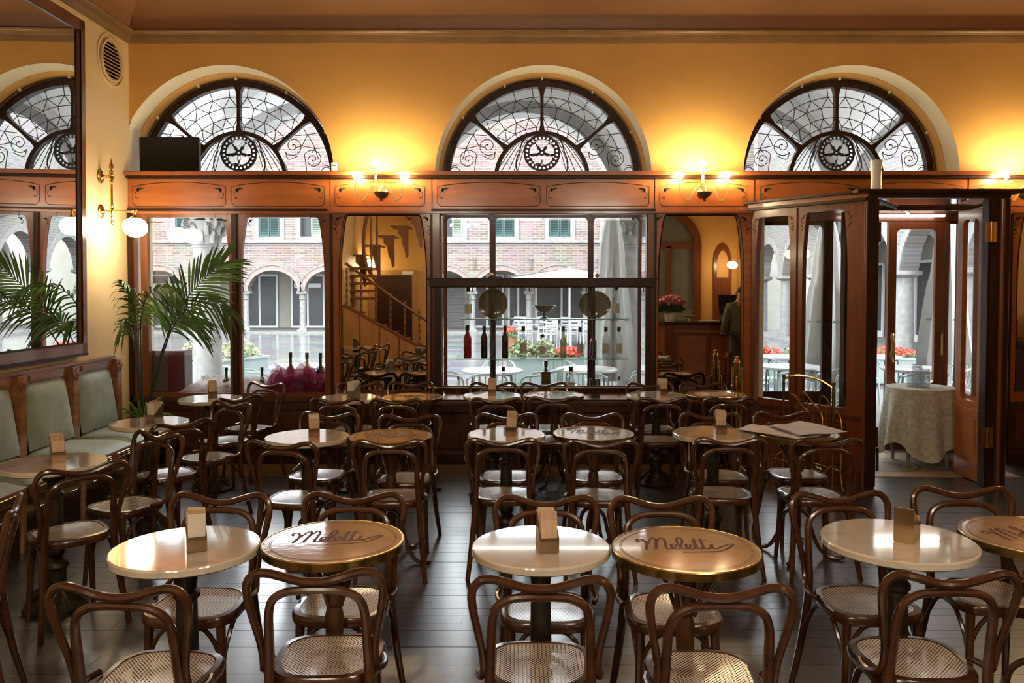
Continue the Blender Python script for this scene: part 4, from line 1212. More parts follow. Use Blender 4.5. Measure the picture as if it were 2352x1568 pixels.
# --- palace on the side of the square (seen through the entrance and in the side mirror)
SX = 9.6
sd = thing('side_palace', 'pale brick palace with pointed arcade closing the side of the square', 'building', (SX, 0, GZ))
SS = 2.95
CY = [14.6 + SS * k for k in range(0, 7)]
zs2 = 2.24
outer = [(13.0, 11.0), (13.0, zs2)]
hw2 = SS / 2 - 0.2
for i in range(len(CY) - 1):
    c = (CY[i] + CY[i + 1]) / 2
    A = []
    for k in range(13):
        t = k / 12; u = -1 + 2 * t
        A.append((c + hw2 * u, zs2 + 1.22 * (1 - abs(u) ** 1.9) ** 0.62))
    outer += A
outer += [(32.35, zs2), (32.35, 11.0)]
MB().plate(outer, (), 0.0, 0.45, 'yz').build('facade_wall', 'pale_brick_side', sd, False)
for i in range(len(CY) - 1):
    c = (CY[i] + CY[i + 1]) / 2
    A = [(c + hw2 * (-1 + k / 8), zs2 + 1.22 * (1 - abs(-1 + k / 8) ** 1.9) ** 0.62) for k in range(17)]
    B = [(c + (hw2 + 0.2) * (-1 + k / 8), zs2 + 1.45 * (1 - abs(-1 + k / 8) ** 1.9) ** 0.62) for k in range(17)]
    MB().plate(A + B[::-1], (), -0.04, 0.02, 'yz').build('arch_band', 'travertine', sd, False)
    # vault rib behind
    MB().plate(A + B[::-1], (), 2.9, 3.1, 'yz').build('inner_arch', 'vault_white', sd, False)
for y in CY:
    MB().lathe([(0.36, 0), (0.36, 0.06), (0.23, 0.08), (0.21, zs2 - 0.18), (0.28, zs2 - 0.16), (0.40, zs2 - 0.1), (0.40, zs2)], 18, (0.22, y, 0)).build('arcade_column', 'travertine', sd)
MB().box(3.4, 3.6, 13, 32.35, 0, 5).build('arcade_wall', 'pale_stucco', sd, False)
MB().box(0.45, 3.5, 13, 32.35, 3.75, 3.9).build('arcade_ceiling', 'vault_white', sd, False)
MB().box(-0.6, 3.5, 13, 32.0, 0, 0.08).build('arcade_floor', 'travertine_dark', sd, False)
for (y0, y1, mat) in ((16.2, 17.4, 'shop_dark'), (19.0, 19.9, 'shop_dark'), (22.0, 23.4, 'shop_dark'), (25.2, 26.2, 'shop_dark'), (28.6, 29.8, 'shop_dark')):
    MB().box(3.34, 3.42, y0, y1, 0.1, 2.6).build('shop_window', mat, sd, False)
    MB().plate(rect(y0 - .08, y1 + .08, 0.05, 2.68), [rect(y0, y1, 0.3, 2.6)], 3.28, 3.36, 'yz').build('shop_frame', 'shop_frame', sd, False)
for (y0, y1, z0, z1, mat) in ((20.6, 21.3, 0.9, 2.3, 'poster_white'), (24.2, 24.7, 1.2, 2.2, 'poster_blue'), (27.2, 27.6, 1.2, 1.75, 'poster_red'), (27.2, 27.6, 1.8, 2.3, 'shop_dark'), (30.6, 31.2, 1.0, 2.3, 'poster_white')):
    MB().box(3.30, 3.40, y0, y1, z0, z1).build('poster', mat, sd, False)
MB().box(-0.9, 0.2, 24.5, 27.2, 4.35, 4.5).build('balcony_slab', 'travertine', sd, False)
for y in (24.9, 26.8):
    MB().plate([(-0.8, 4.35), (0.0, 4.35), (0.0, 3.85), (-0.2, 3.9), (-0.45, 4.1)], (), y - 0.1, y + 0.1, 'xz').build('balcony_bracket', 'travertine', sd, False)
bl = MB()
for k in range(17):
    yy = 24.55 + 2.6 * k / 16
    bl.tube(spline([(-0.86, yy, 4.5), (-0.92, yy + .04, 4.7), (-0.84, yy - .03, 4.95), (-0.86, yy, 5.2)], 3), 0.014, 5)
bl.bar((-0.86, 24.5, 5.2), (-0.86, 27.2, 5.2), 0.025, 6)
bo = bl.build('balcony_railing', 'black_iron', sd, True); bo['kind'] = 'stuff'
MB().box(-0.12, 0.05, 13, 32.35, 4.55, 4.68).build('string_course', 'travertine', sd, False)
# --- palace closing the other side, only a sliver shows
tag(MB().box(-26, -24, 14, 33, GZ, 10).build('wall_square', 'pale_brick_side', None, False), 'pale brick wall closing the far side of the square', kind='structure')

# ------------------------------------------------------------------ cafe furniture outside
def out_chair():
    t = thing('terrace_chair', 'x', 'chair')
    m = MB()
    m.tube(spline([(-0.24, 0.20, 0), (-0.23, 0.19, 0.44), (-0.23, 0.16, 0.66), (-0.21, -0.05, 0.70), (-0.12, -0.25, 0.76), (0.12, -0.25, 0.76), (0.21, -0.05, 0.70), (0.23, 0.16, 0.66), (0.23, 0.19, 0.44), (0.24, 0.20, 0)], 5), 0.013, 6)
    m.build('arm_frame', 'mint_metal', t)
    for s in (-1, 1):
        MB().bar((s * 0.20, -0.20, 0.44), (s * 0.23, -0.27, 0.0), 0.012, 6).build('leg', 'mint_metal', t)
    MB().lathe([(0.0, 0.435), (0.215, 0.435), (0.225, 0.445), (0.215, 0.455), (0.0, 0.45)], 20).build('seat', 'mint_metal', t)
    for k in range(6):
        x = -0.15 + 0.06 * k
        MB().tube([(x * 0.8, -0.19, 0.45), (x, -0.235, 0.60), (x * 1.05, -0.245, 0.755)], 0.007, 5).build('spindle', 'mint_metal', t)
    return t
def out_table():
    t = thing('terrace_table', 'x', 'table')
    MB().lathe([(0.0, 0.70), (0.36, 0.70), (0.375, 0.71), (0.375, 0.73), (0.36, 0.74), (0.0, 0.74)], 32).build('table_top', 'white_metal', t)
    for k in range(4):
        a = PI / 4 + k * PI / 2
        ca, sa = math.cos(a), math.sin(a)
        MB().tube(spline([(0.10 * ca, 0.10 * sa, 0.685), (0.27 * ca, 0.27 * sa, 0.685), (0.33 * ca, 0.33 * sa, 0.62), (0.34 * ca, 0.34 * sa, 0.0)], 5), 0.013, 6).build('leg', 'grey_metal', t)
    return t
oc, ot = out_chair(), out_table()
oc_used = [False]; ot_used = [False]
def put_chair(x, y, a, lb, z=-0.03, g='terrace chairs by the cafe'):
    o = oc if not oc_used[0] else copy_tree(oc)
    oc_used[0] = True
    o.location = (x, y, z); o.rotation_euler = (0, 0, R(a)); o['label'] = lb; o['group'] = g
def put_table(x, y, lb, z=-0.03, g='terrace tables by the cafe'):
    o = ot if not ot_used[0] else copy_tree(ot)
    ot_used[0] = True
    o.location = (x, y, z); o['label'] = lb; o['group'] = g
TT = [(-0.26, 9.87, 'white round terrace table behind the glass shelves on the stair side'), (0.90, 10.03, 'white round terrace table behind the glass shelves below the closed parasol'),
      (-2.75, 10.4, 'white round terrace table behind the wine bottles'), (3.52, 10.35, 'white round terrace table seen through the lobby screen'),
      (4.95, 10.1, 'white round terrace table behind the closed door leaf'), (4.2, 12.9, 'farther white terrace table seen through the lobby screen'), (5.75, 12.9, 'farther white terrace table behind the closed door leaf')]
for (x, y, lb) in TT: put_table(x, y, lb, GZ if y > 11.95 else -0.03)
CHS = [(-0.82, 9.8, -80, 'mint terrace chair drawn up to the stair-side terrace table, nearest the mirror'), (-0.30, 9.30, 4, 'mint terrace chair with its back to the display case, on the stair side'),
       (0.32, 9.75, 75, 'mint terrace chair between the two terrace tables behind the shelves'), (-0.2, 10.55, 175, 'mint terrace chair on the far side of the stair-side terrace table'),
       (0.85, 9.42, -6, 'mint terrace chair with its back to the display case, below the decanter'), (1.62, 9.95, 80, 'mint terrace chair beside the foot of the closed parasol'),
       (0.62, 10.65, 195, 'mint terrace chair on the far side of the parasol-side terrace table'),
       (-3.3, 10.1, -60, 'mint terrace chair behind the pale tulle in the left window'), (-2.25, 10.6, 80, 'mint terrace chair behind the plum tulle in the left window'),
       (3.45, 9.75, -5, 'mint terrace chair with its back to the lobby screen'), (3.2, 10.95, -150, 'mint terrace chair at the pier-side of the lobby table'), (4.15, 10.1, 80, 'mint terrace chair just outside the open doorway'),
       (4.8, 9.5, -8, 'mint terrace chair with its back to the closed door leaf'), (5.5, 10.25, 95, 'mint terrace chair at the far side of the door table'),
       (3.8, 12.4, -25, 'farther mint terrace chair seen through the lobby screen'), (4.8, 12.6, 60, 'farther mint terrace chair seen through the doorway'), (5.3, 12.35, -20, 'farther mint terrace chair seen behind the closed door leaf')]
for (x, y, a, lb) in CHS: put_chair(x, y, a, lb, GZ if y > 11.95 else -0.03)
# far terrace of aluminium chairs across the square
def far_chair():
    t = thing('aluminium_chair', 'x', 'chair')
    m = MB()
    for s in (-1, 1):
        m.tube([(s * 0.22, -0.22, 0), (s * 0.20, -0.20, 0.45), (s * 0.19, -0.24, 0.84)], 0.018, 5)
        m.tube([(s * 0.23, 0.22, 0), (s * 0.21, 0.20, 0.64), (s * 0.20, -0.2, 0.66)], 0.018, 5)
    m.build('frame', 'aluminium', t)
    MB().box(-0.21, 0.21, -0.21, 0.21, 0.43, 0.46).build('seat', 'aluminium', t, False)
    for z in (0.56, 0.66, 0.78):
        MB().box(-0.20, 0.20, -0.235, -0.215, z, z + 0.06).build('back_slat', 'aluminium', t, False)
    return t
fc = far_chair()
k = 0
for (x, y) in ((0.35, 24.6), (1.0, 24.2), (1.7, 24.5), (2.35, 24.2), (0.6, 25.8), (1.3, 26.0), (2.0, 25.7), (2.7, 25.9), (0.2, 27.2), (1.1, 27.4), (1.9, 27.3), (2.8, 27.2)):
    o = fc if k == 0 else copy_tree(fc)
    o.location = (x, y, GZ); o.rotation_euler = (0, 0, R((k * 67) % 360)); o['label'] = 'aluminium chair under the white parasol across the square'; o['group'] = 'chairs of the terrace across the square'
    k += 1
t = thing('open_parasol', 'open white square parasol over the aluminium chairs across the square', 'parasol', (1.75, 25.6, GZ))
cp = MB()
n = 8
top = (0, 0, 2.42)
rim = [(2.05 * math.cos(2 * PI * (i + .5) / n) * 1.05, 2.05 * math.sin(2 * PI * (i + .5) / n) * 1.05, 2.08) for i in range(n)]
cp.add([top] + rim, [(0, i + 1, (i + 1) % n + 1) for i in range(n)])
cp.add(rim + [(x, y, z - 0.16) for x, y, z in rim], [(i, i + n, (i + 1) % n + n, (i + 1) % n) for i in range(n)])
cp.build('canopy', 'canvas_white', t, False)
MB().bar((0, 0, 0), (0, 0, 2.46), 0.035).build('pole', 'aluminium', t)
MB().lathe([(0.35, 0), (0.35, 0.08), (0.05, 0.1)], 16).build('base', 'grey_metal', t)
t = thing('dark_awning', 'dark grey folded awning behind the open white parasol', 'awning', (1.9, 32.2, GZ))
MB().plate([(-2.2, 1.95), (2.2, 1.95), (2.0, 2.25), (0.3, 2.5), (-0.3, 2.5), (-2.0, 2.25)], (), -0.6, 0.29).build('awning_cloth', 'canvas_grey', t, False)
t = thing('flower_tub', 'terracotta tub of red flowers beside the aluminium chairs', 'planter', (-0.12, 23.8, GZ))
MB().lathe([(0.16, 0), (0.22, 0.34), (0.24, 0.36), (0.20, 0.36)], 14).build('pot', 'terracotta', t)
def foliage(parent, name, mat, c, rx, ry, rz, n, s, seed, stuff=True):
    rg = random.Random(seed); m = MB()
    for _ in range(n):
        a, b3 = rg.uniform(0, 2 * PI), rg.uniform(-0.3, 1)
        q = math.sqrt(max(0, 1 - b3 * b3)) * rg.uniform(0.5, 1) ** 0.5
        p = Vector((c[0] + rx * q * math.cos(a), c[1] + ry * q * math.sin(a), c[2] + rz * b3 * rg.uniform(0.7, 1)))
        u = Vector((rg.uniform(-1, 1), rg.uniform(-1, 1), rg.uniform(-0.5, 1))).normalized()
        v = u.orthogonal().normalized() * s * rg.uniform(0.4, 0.8)
        u = u * s * rg.uniform(0.7, 1.2)
        m.add([p - u, p + v, p + u, p - v], [(0, 1, 2, 3)])
    o = m.build(name, mat, parent, False)
    if stuff: o['kind'] = 'stuff'
    return o
foliage(t, 'leaves', 'leaf_dark', (0, 0, 0.42), 0.24, 0.24, 0.2, 90, 0.06, 1)
foliage(t, 'flowers', 'flower_red', (0, 0, 0.55), 0.22, 0.22, 0.14, 70, 0.05, 2)
# long mint planters round the terrace
def planter(x, y, L, rz, lb, segs):
    t = thing('planter_box', lb, 'planter', (x, y, GZ), R(rz), 'mint planters round the terrace')
    h = 0.52
    P = [(-L / 2 + .05, -0.2, 0.06), (L / 2 - .05, -0.2, 0.06), (L / 2 - .05, 0.2, 0.06), (-L / 2 + .05, 0.2, 0.06), (-L / 2, -0.26, h), (L / 2, -0.26, h), (L / 2, 0.26, h), (-L / 2, 0.26, h)]
    MB().add(P, [(0, 3, 2, 1), (0, 1, 5, 4), (1, 2, 6, 5), (2, 3, 7, 6), (3, 0, 4, 7)]).build('trough', 'planter_mint', t, False)
    MB().plate(rect(-L / 2 - .02, L / 2 + .02, -0.28, 0.28), [rect(-L / 2 + .03, L / 2 - .03, -0.23, 0.23)], h - 0.03, h + 0.012, 'xy').build('rim', 'planter_mint', t, False)
    MB().box(-L / 2 + .03, L / 2 - .03, -0.23, 0.23, h - .05, h - .02).build('soil', 'soil', t, False)
    for s in (-1, 1):
        MB().box(s * L * 0.35 - .04, s * L * 0.35 + .04, -0.18, 0.18, 0, 0.07).build('foot', 'planter_mint', t, False)
    for i, (x0, x1, kind) in enumerate(segs):
        c = ((x0 + x1) / 2, 0, h + 0.03); rx = abs(x1 - x0) / 2 + .06
        if kind == 'red':
            foliage(t, 'leaves', 'leaf_dark', c, rx, 0.24, 0.12, 150, 0.05, i + 11)
            foliage(t, 'red_flowers', 'flower_red', (c[0], 0, c[2] + 0.05), rx, 0.24, 0.12, 260, 0.04, i + 23)
        else:
            foliage(t, 'pale_shrub', 'leaf_pale', c, rx, 0.28, 0.32, 420, 0.045, i + 31)
planter(0.60, 15.2, 1.45, 0, 'mint planter of pale shrubs and red flowers behind the bottle shelf', [(-0.66, -0.25, 'p'), (-0.2, 0.12, 'p'), (0.2, 0.66, 'red')])
planter(-5.35, 14.8, 1.9, 62, 'mint planter of pale shrubs beside the carved column', [(-0.9, -0.2, 'p'), (0.0, 0.85, 'p')])
planter(4.95, 15.4, 2.3, 0, 'mint planter of red flowers and shrubs seen through the lobby screen', [(-1.1, 0.1, 'red'), (0.2, 1.1, 'p')])
planter(7.35, 15.2, 2.0, 0, 'mint planter of red flowers and shrubs behind the door leaf', [(-0.9, 0.1, 'red'), (0.2, 0.95, 'p')])
# closed parasols
def closed_parasol(x, y, z, h, lb, seed):
    t = thing('closed_parasol', lb, 'parasol', (x, y, z), group='closed white parasols')
    rg = random.Random(seed)
    m = MB(); n = 28; rows = 14
    ph = [rg.uniform(0, 2 * PI) for _ in range(4)]
    for i in range(rows + 1):
        u = i / rows
        zz = h - 0.05 - u * (h * 0.80)
        base = 0.085 + 0.235 * u ** 0.75 - (0.05 * max(0, u - 0.86) / 0.14)
        if 0.28 < u < 0.36: base *= 0.92
        for k in range(n):
            a = 2 * PI * k / n
            f = 1 + (0.08 + 0.20 * u) * math.sin(8 * a + ph[0] + 1.2 * u) + 0.10 * u * math.sin(5 * a + ph[1] + 3 * u)
            m.v.append((base * f * math.cos(a), base * f * math.sin(a), zz))
    for i in range(rows):
        for k in range(n):
            k2 = (k + 1) % n
            m.f.append((i * n + k, (i + 1) * n + k, (i + 1) * n + k2, i * n + k2)); m.mi.append(0)
    m.build('folded_canopy', 'canvas_white', t, True, ang=60)
    MB().bar((0, 0, 0), (0, 0, h), 0.024).build('pole', 'aluminium', t)
    MB().lathe([(0.07, 0), (0.06, 0.06), (0.02, 0.09)], 12, (0, 0, h - 0.06)).build('finial', 'grey_metal', t)
    MB().lathe([(0.30, 0), (0.30, 0.06), (0.04, 0.09)], 18).build('base', 'grey_metal', t)
    MB().tube([(0.25 * math.cos(a / 10 * 2 * PI), 0.25 * math.sin(a / 10 * 2 * PI), h * 0.48) for a in range(10)], 0.012, 5, closed=True).build('tie', 'grey_metal', t)
    return t
closed_parasol(1.315, 10.95, -0.03, 2.72, 'tall closed white parasol behind the display case', 5)
closed_parasol(4.20, 10.95, -0.03, 2.66, 'closed white parasol beside the column outside the lobby screen', 9)
closed_parasol(5.80, 10.95, -0.03, 2.72, 'closed white parasol outside the narrow side light of the entrance', 12)
# ------------------------------------------------------------------ bentwood chairs
def mirror_path(half):
    return half + [Vector((-p.x, p.y, p.z)) for p in reversed(half[:-1])]
def build_chair():
    t = thing('bentwood_chair', 'x', 'chair')
    # seat ring and cane
    def outline_pts(grow, n=40):
        out = []
        for i in range(n):
            a = 2 * PI * i / n
            ca, sa = math.cos(a), math.sin(a)
            e = 0.62
            x = math.copysign(abs(ca) ** e, ca); y = math.copysign(abs(sa) ** e, sa)
            w = 0.187 - 0.020 * (1 - y) * 0.5
            out.append((x * (w + grow), y * (0.174 + grow)))
        return out
    n = 40
    o, i_ = outline_pts(0.0), outline_pts(-0.030)
    m = MB()
    for ring, z in ((o, 0.418), (outline_pts(0.004), 0.428), (outline_pts(0.004), 0.446), (outline_pts(-0.003), 0.456), (outline_pts(-0.022), 0.458), (i_, 0.452), (i_, 0.425)):
        m.v += [(x, y, z) for x, y in ring]
    for r in range(7):
        r2 = (r + 1) % 7
        for k in range(n):
            k2 = (k + 1) % n
            m.f.append((r * n + k, r * n + k2, r2 * n + k2, r2 * n + k)); m.mi.append(0)
    m.build('seat_frame', 'bent_wood', t)
    m = MB(); c = outline_pts(-0.024)
    m.v = [(x, y, 0.4555) for x, y in c] + [(x * 0.55, y * 0.55, 0.451) for x, y in c] + [(0, 0, 0.4495)]
    for k in range(n):
        k2 = (k + 1) % n
        m.f += [(k, k2, n + k2, n + k), (n + k, n + k2, 2 * n)]; m.mi += [0, 0]
    m.build('cane_seat', 'cane', t)
    # rear legs run up into the inner hoop
    h = [Vector(p) for p in ((-0.203, -0.235, 0.0), (-0.178, -0.188, 0.22), (-0.160, -0.163, 0.44), (-0.154, -0.182, 0.58), (-0.150, -0.200, 0.675), (-0.134, -0.213, 0.727), (-0.095, -0.219, 0.753), (-0.05, -0.222, 0.760), (0, -0.223, 0.762))]
    p = spline(mirror_path(h), 4)
    zz = [max(0.0, min(1.0, q.z / 0.76)) for q in p]
    rr = [0.0125 + 0.005 * math.sin(PI * min(1, max(0, q.z / 0.76)) * 0.9 + 0.2) for q in p]
    m = MB(); m.tube(p, rr, 9); m.build('rear_frame', 'bent_wood', t)
    # outer hoop: curls from the seat side up and over in a double hump
    h = [Vector(q) for q in ((-0.184, -0.020, 0.462), (-0.196, -0.065, 0.462), (-0.194, -0.110, 0.466), (-0.182, -0.149, 0.484), (-0.178, -0.169, 0.525), (-0.182, -0.184, 0.585), (-0.196, -0.203, 0.66), (-0.209, -0.219, 0.735), (-0.208, -0.229, 0.785), (-0.186, -0.235, 0.815), (-0.150, -0.238, 0.822), (-0.10, -0.238, 0.810), (-0.05, -0.236, 0.795), (0, -0.235, 0.790))]
    p = spline(mirror_path(h), 3)
    m = MB(); m.tube(p, [0.0105 + 0.0035 * min(1, max(0, (q.z - 0.46) / 0.3)) for q in p], 9); m.build('outer_hoop', 'bent_wood', t)
    for s in (-1, 1):
        m = MB(); m.tube(spline([(s * 0.138, 0.126, 0.43), (s * 0.143, 0.132, 0.28), (s * 0.157, 0.155, 0.0)], 4), [0.018, 0.018, 0.0175, 0.017, 0.0165, 0.0155, 0.0145, 0.0135, 0.0125], 9)
        m.build('leg', 'bent_wood', t)
    sp = spline([(-0.142, 0.130, 0.20), (-0.132, 0.130, 0.31), (-0.080, 0.130, 0.398), (0, 0.130, 0.412), (0.080, 0.130, 0.398), (0.132, 0.130, 0.31), (0.142, 0.130, 0.20)], 3)
    MB().tube(sp, 0.009, 7).build('brace', 'bent_wood', t)
    for s in (-1, 1):
        sp = spline([(s * 0.142, 0.130, 0.20), (s * 0.148, 0.110, 0.31), (s * 0.156, 0.05, 0.398), (s * 0.158, -0.02, 0.412), (s * 0.162, -0.09, 0.398), (s * 0.171, -0.152, 0.31), (s * 0.180, -0.182, 0.21)], 3)
        MB().tube(sp, 0.009, 7).build('brace', 'bent_wood', t)
    return t
chair0 = build_chair()
chair_n = [0]
GC = 'bentwood cafe chairs'
def chair(bx, by, face, lb):
    """bx, by: where the top of the back is; face: heading of the sitter in degrees (90 = towards the windows)"""
    o = chair0 if chair_n[0] == 0 else copy_tree(chair0)
    chair_n[0] += 1
    f = R(face)
    o.location = (bx + 0.238 * math.cos(f), by + 0.238 * math.sin(f), 0)
    o.rotation_euler = (0, 0, f - PI / 2)
    o['label'] = lb; o['group'] = GC
W = 'bentwood chair '
CH = [
 # front row, backs to the camera
 (-1.165, 2.36, 86, 'in front row, back to us, at the leftmost marble table'),
 (-0.617, 2.49, 92, 'in front row, back to us, at the embossed table left of the aisle'),
 (0.083, 2.43, 90, 'in front row, back to us, at the marble table right of the aisle'),
 (0.612, 2.36, 90, 'in front row, back to us, at the amber lettered table'),
 (1.345, 2.47, 91, 'in front row, back to us, at the marble table below the entrance'),
 (1.965, 2.42, 97, 'cut off by the bottom corner beside the gold printed table'),
 # far side of the front tables
 (-1.24, 3.43, 268, 'facing us behind the first front marble table from the left'),
 (-0.677, 3.44, 270, 'facing us behind the embossed front table left of the aisle'),
 (0.135, 3.39, 269, 'facing us behind the front marble table right of the aisle'),
 (0.612, 3.37, 270, 'facing us behind the amber lettered front table'),
 (1.385, 3.45, 274, 'facing us behind the front marble table below the entrance'),
 (1.955, 3.54, 268, 'facing us behind the gold printed table at the edge'),
 # middle row, backs to the camera
 (-1.32, 4.59, 80, 'in middle row, back to us, at the marble table nearest the bench side'),
 (-0.711, 4.63, 91, 'in middle row, back to us, at the lettered table left of the aisle'),
 (-0.065, 4.68, 90, 'in middle row, back to us, at the marble table right of the aisle'),
 (0.500, 4.64, 90, 'in middle row, back to us, at the second table right of the aisle'),
 (1.253, 4.69, 88, 'in middle row, back to us, at the marble table near the lobby'),
 (1.810, 4.67, 92, 'in middle row, back to us, at the table with newspapers'),
 # far side of the middle tables
 (-1.280, 5.66, 264, 'facing us behind the middle marble table nearest the bench side'),
 (-0.710, 5.56, 270, 'facing us behind the middle lettered table left of the aisle'),
 (-0.048, 5.62, 270, 'facing us behind the middle marble table right of the aisle'),
 (0.544, 5.62, 269, 'facing us behind the second middle table right of the aisle'),
 (1.360, 5.64, 271, 'facing us behind the middle marble table near the lobby'),
 (1.880, 5.68, 274, 'facing us behind the table with newspapers'),
 # back row, backs to the camera
 (-1.394, 6.40, 90, 'in back row, back to us, at the marble table below the staircase mirror'),
 (-0.919, 6.37, 90, 'in back row, back to us, at the printed table below the staircase mirror'),
 (-0.133, 6.41, 90, 'in back row, back to us, at the marble table below the display case'),
 (0.326, 6.48, 90, 'in back row, back to us, at the printed table below the display case'),
 (1.185, 6.44, 90, 'in back row, back to us, at the marble table below the bar mirror'),
 (1.720, 6.46, 90, 'in back row, back to us, at the table with the pink menu'),
 # against the window wall
 (-1.41, 7.46, 268, 'against the panelling below the staircase mirror, behind the marble table'),
 (-0.95, 7.50, 270, 'against the panelling below the staircase mirror, behind the printed table'),
 (-0.19, 7.48, 270, 'against the display case, behind the marble table'),
 (0.28, 7.48, 270, 'against the display case, behind the printed table'),
 (1.247, 7.46, 270, 'against the panelling below the bar mirror, behind the marble table'),
 (1.737, 7.46, 270, 'against the panelling below the bar mirror, behind the pink menu'),
 # round the tables along the bench
 (-2.105, 3.968, 135, 'turned towards the nearest bench table, on its near side'),
 (-2.13, 4.88, 243, 'seen edge-on at the far side of the nearest bench table'),
 (-2.155, 5.29, 139, 'turned towards the second bench table, on its near side'),
 (-2.15, 6.20, 240, 'seen edge-on at the far side of the second bench table'),
 (-2.197, 6.49, 137, 'turned towards the last bench table, on its near side'),
 (-2.26, 7.45, 245, 'by the left window behind the last bench table'),
 (-2.02, 3.28, 205, 'cut off by the left picture edge in the foreground'),
]
for (x, y, f, lb) in CH:
    chair(x, y, f, W + lb)

# ------------------------------------------------------------------ tables
TZ = 0.775
def stroke(m, pts, w, z, rot=0, sc=(1, 1), off=(0, 0)):
    P = [Vector((p[0] * sc[0] + off[0], p[1] * sc[1] + off[1], 0)) for p in pts]
    P = spline(P, 5)
    ca, sa = math.cos(rot), math.sin(rot)
    L = []
    for i, p in enumerate(P):
        t = (P[min(i + 1, len(P) - 1)] - P[max(i - 1, 0)]); t.normalize()
        s = Vector((-t.y, t.x, 0)) * w * (0.75 + 0.45 * abs(t.y))
        for q in (p + s, p - s):
            L.append((q.x * ca - q.y * sa, q.x * sa + q.y * ca, z + 0.00001 * i))
    m.add(L, [(2 * i, 2 * i + 1, 2 * i + 3, 2 * i + 2) for i in range(len(P) - 1)])
MELETTI = [
    [(0.02, 0.62), (0.0, 0.80), (0.06, 0.88), (0.10, 0.55), (0.05, 0.02)], [(0.10, 0.45), (0.19, 0.96), (0.23, 0.80), (0.17, 0.04)], [(0.20, 0.45), (0.29, 0.96), (0.335, 0.80), (0.30, 0.12), (0.36, 0.06)],
    [(0.36, 0.06), (0.43, 0.30), (0.42, 0.44), (0.375, 0.36), (0.375, 0.08), (0.45, 0.06)],
    [(0.45, 0.06), (0.545, 0.75), (0.52, 1.0), (0.475, 0.70), (0.475, 0.12), (0.53, 0.05)],
    [(0.53, 0.05), (0.605, 0.30), (0.59, 0.44), (0.545, 0.34), (0.55, 0.07), (0.63, 0.08)],
    [(0.63, 0.08), (0.695, 0.92), (0.66, 0.20), (0.70, 0.05), (0.73, 0.12)], [(0.73, 0.12), (0.775, 0.92), (0.74, 0.20), (0.78, 0.05), (0.82, 0.14)],
    [(0.62, 0.68), (0.84, 0.74)], [(0.82, 0.14), (0.86, 0.44), (0.84, 0.12), (0.88, 0.05), (0.95, 0.2), (1.08, 0.42), (1.10, 0.34), (0.90, -0.12), (0.45, -0.22)],
    [(0.865, 0.60), (0.873, 0.64)],
]
def lettering(parent, r, z, rot, ink):
    m = MB()
    for s in MELETTI:
        stroke(m, s, 0.0044, z, rot, (0.30 * r / 0.2575, 0.14), (-0.16, -0.02))
    m.build('painted_lettering', ink, parent, False)
    m = MB()
    for rr in (r - 0.03, r - 0.036):
        m.lathe([(rr, z), (rr + 0.0018, z)], 48, caps=False)
    return m.build('painted_ring', 'grey_ink', parent, False)
ped = {}
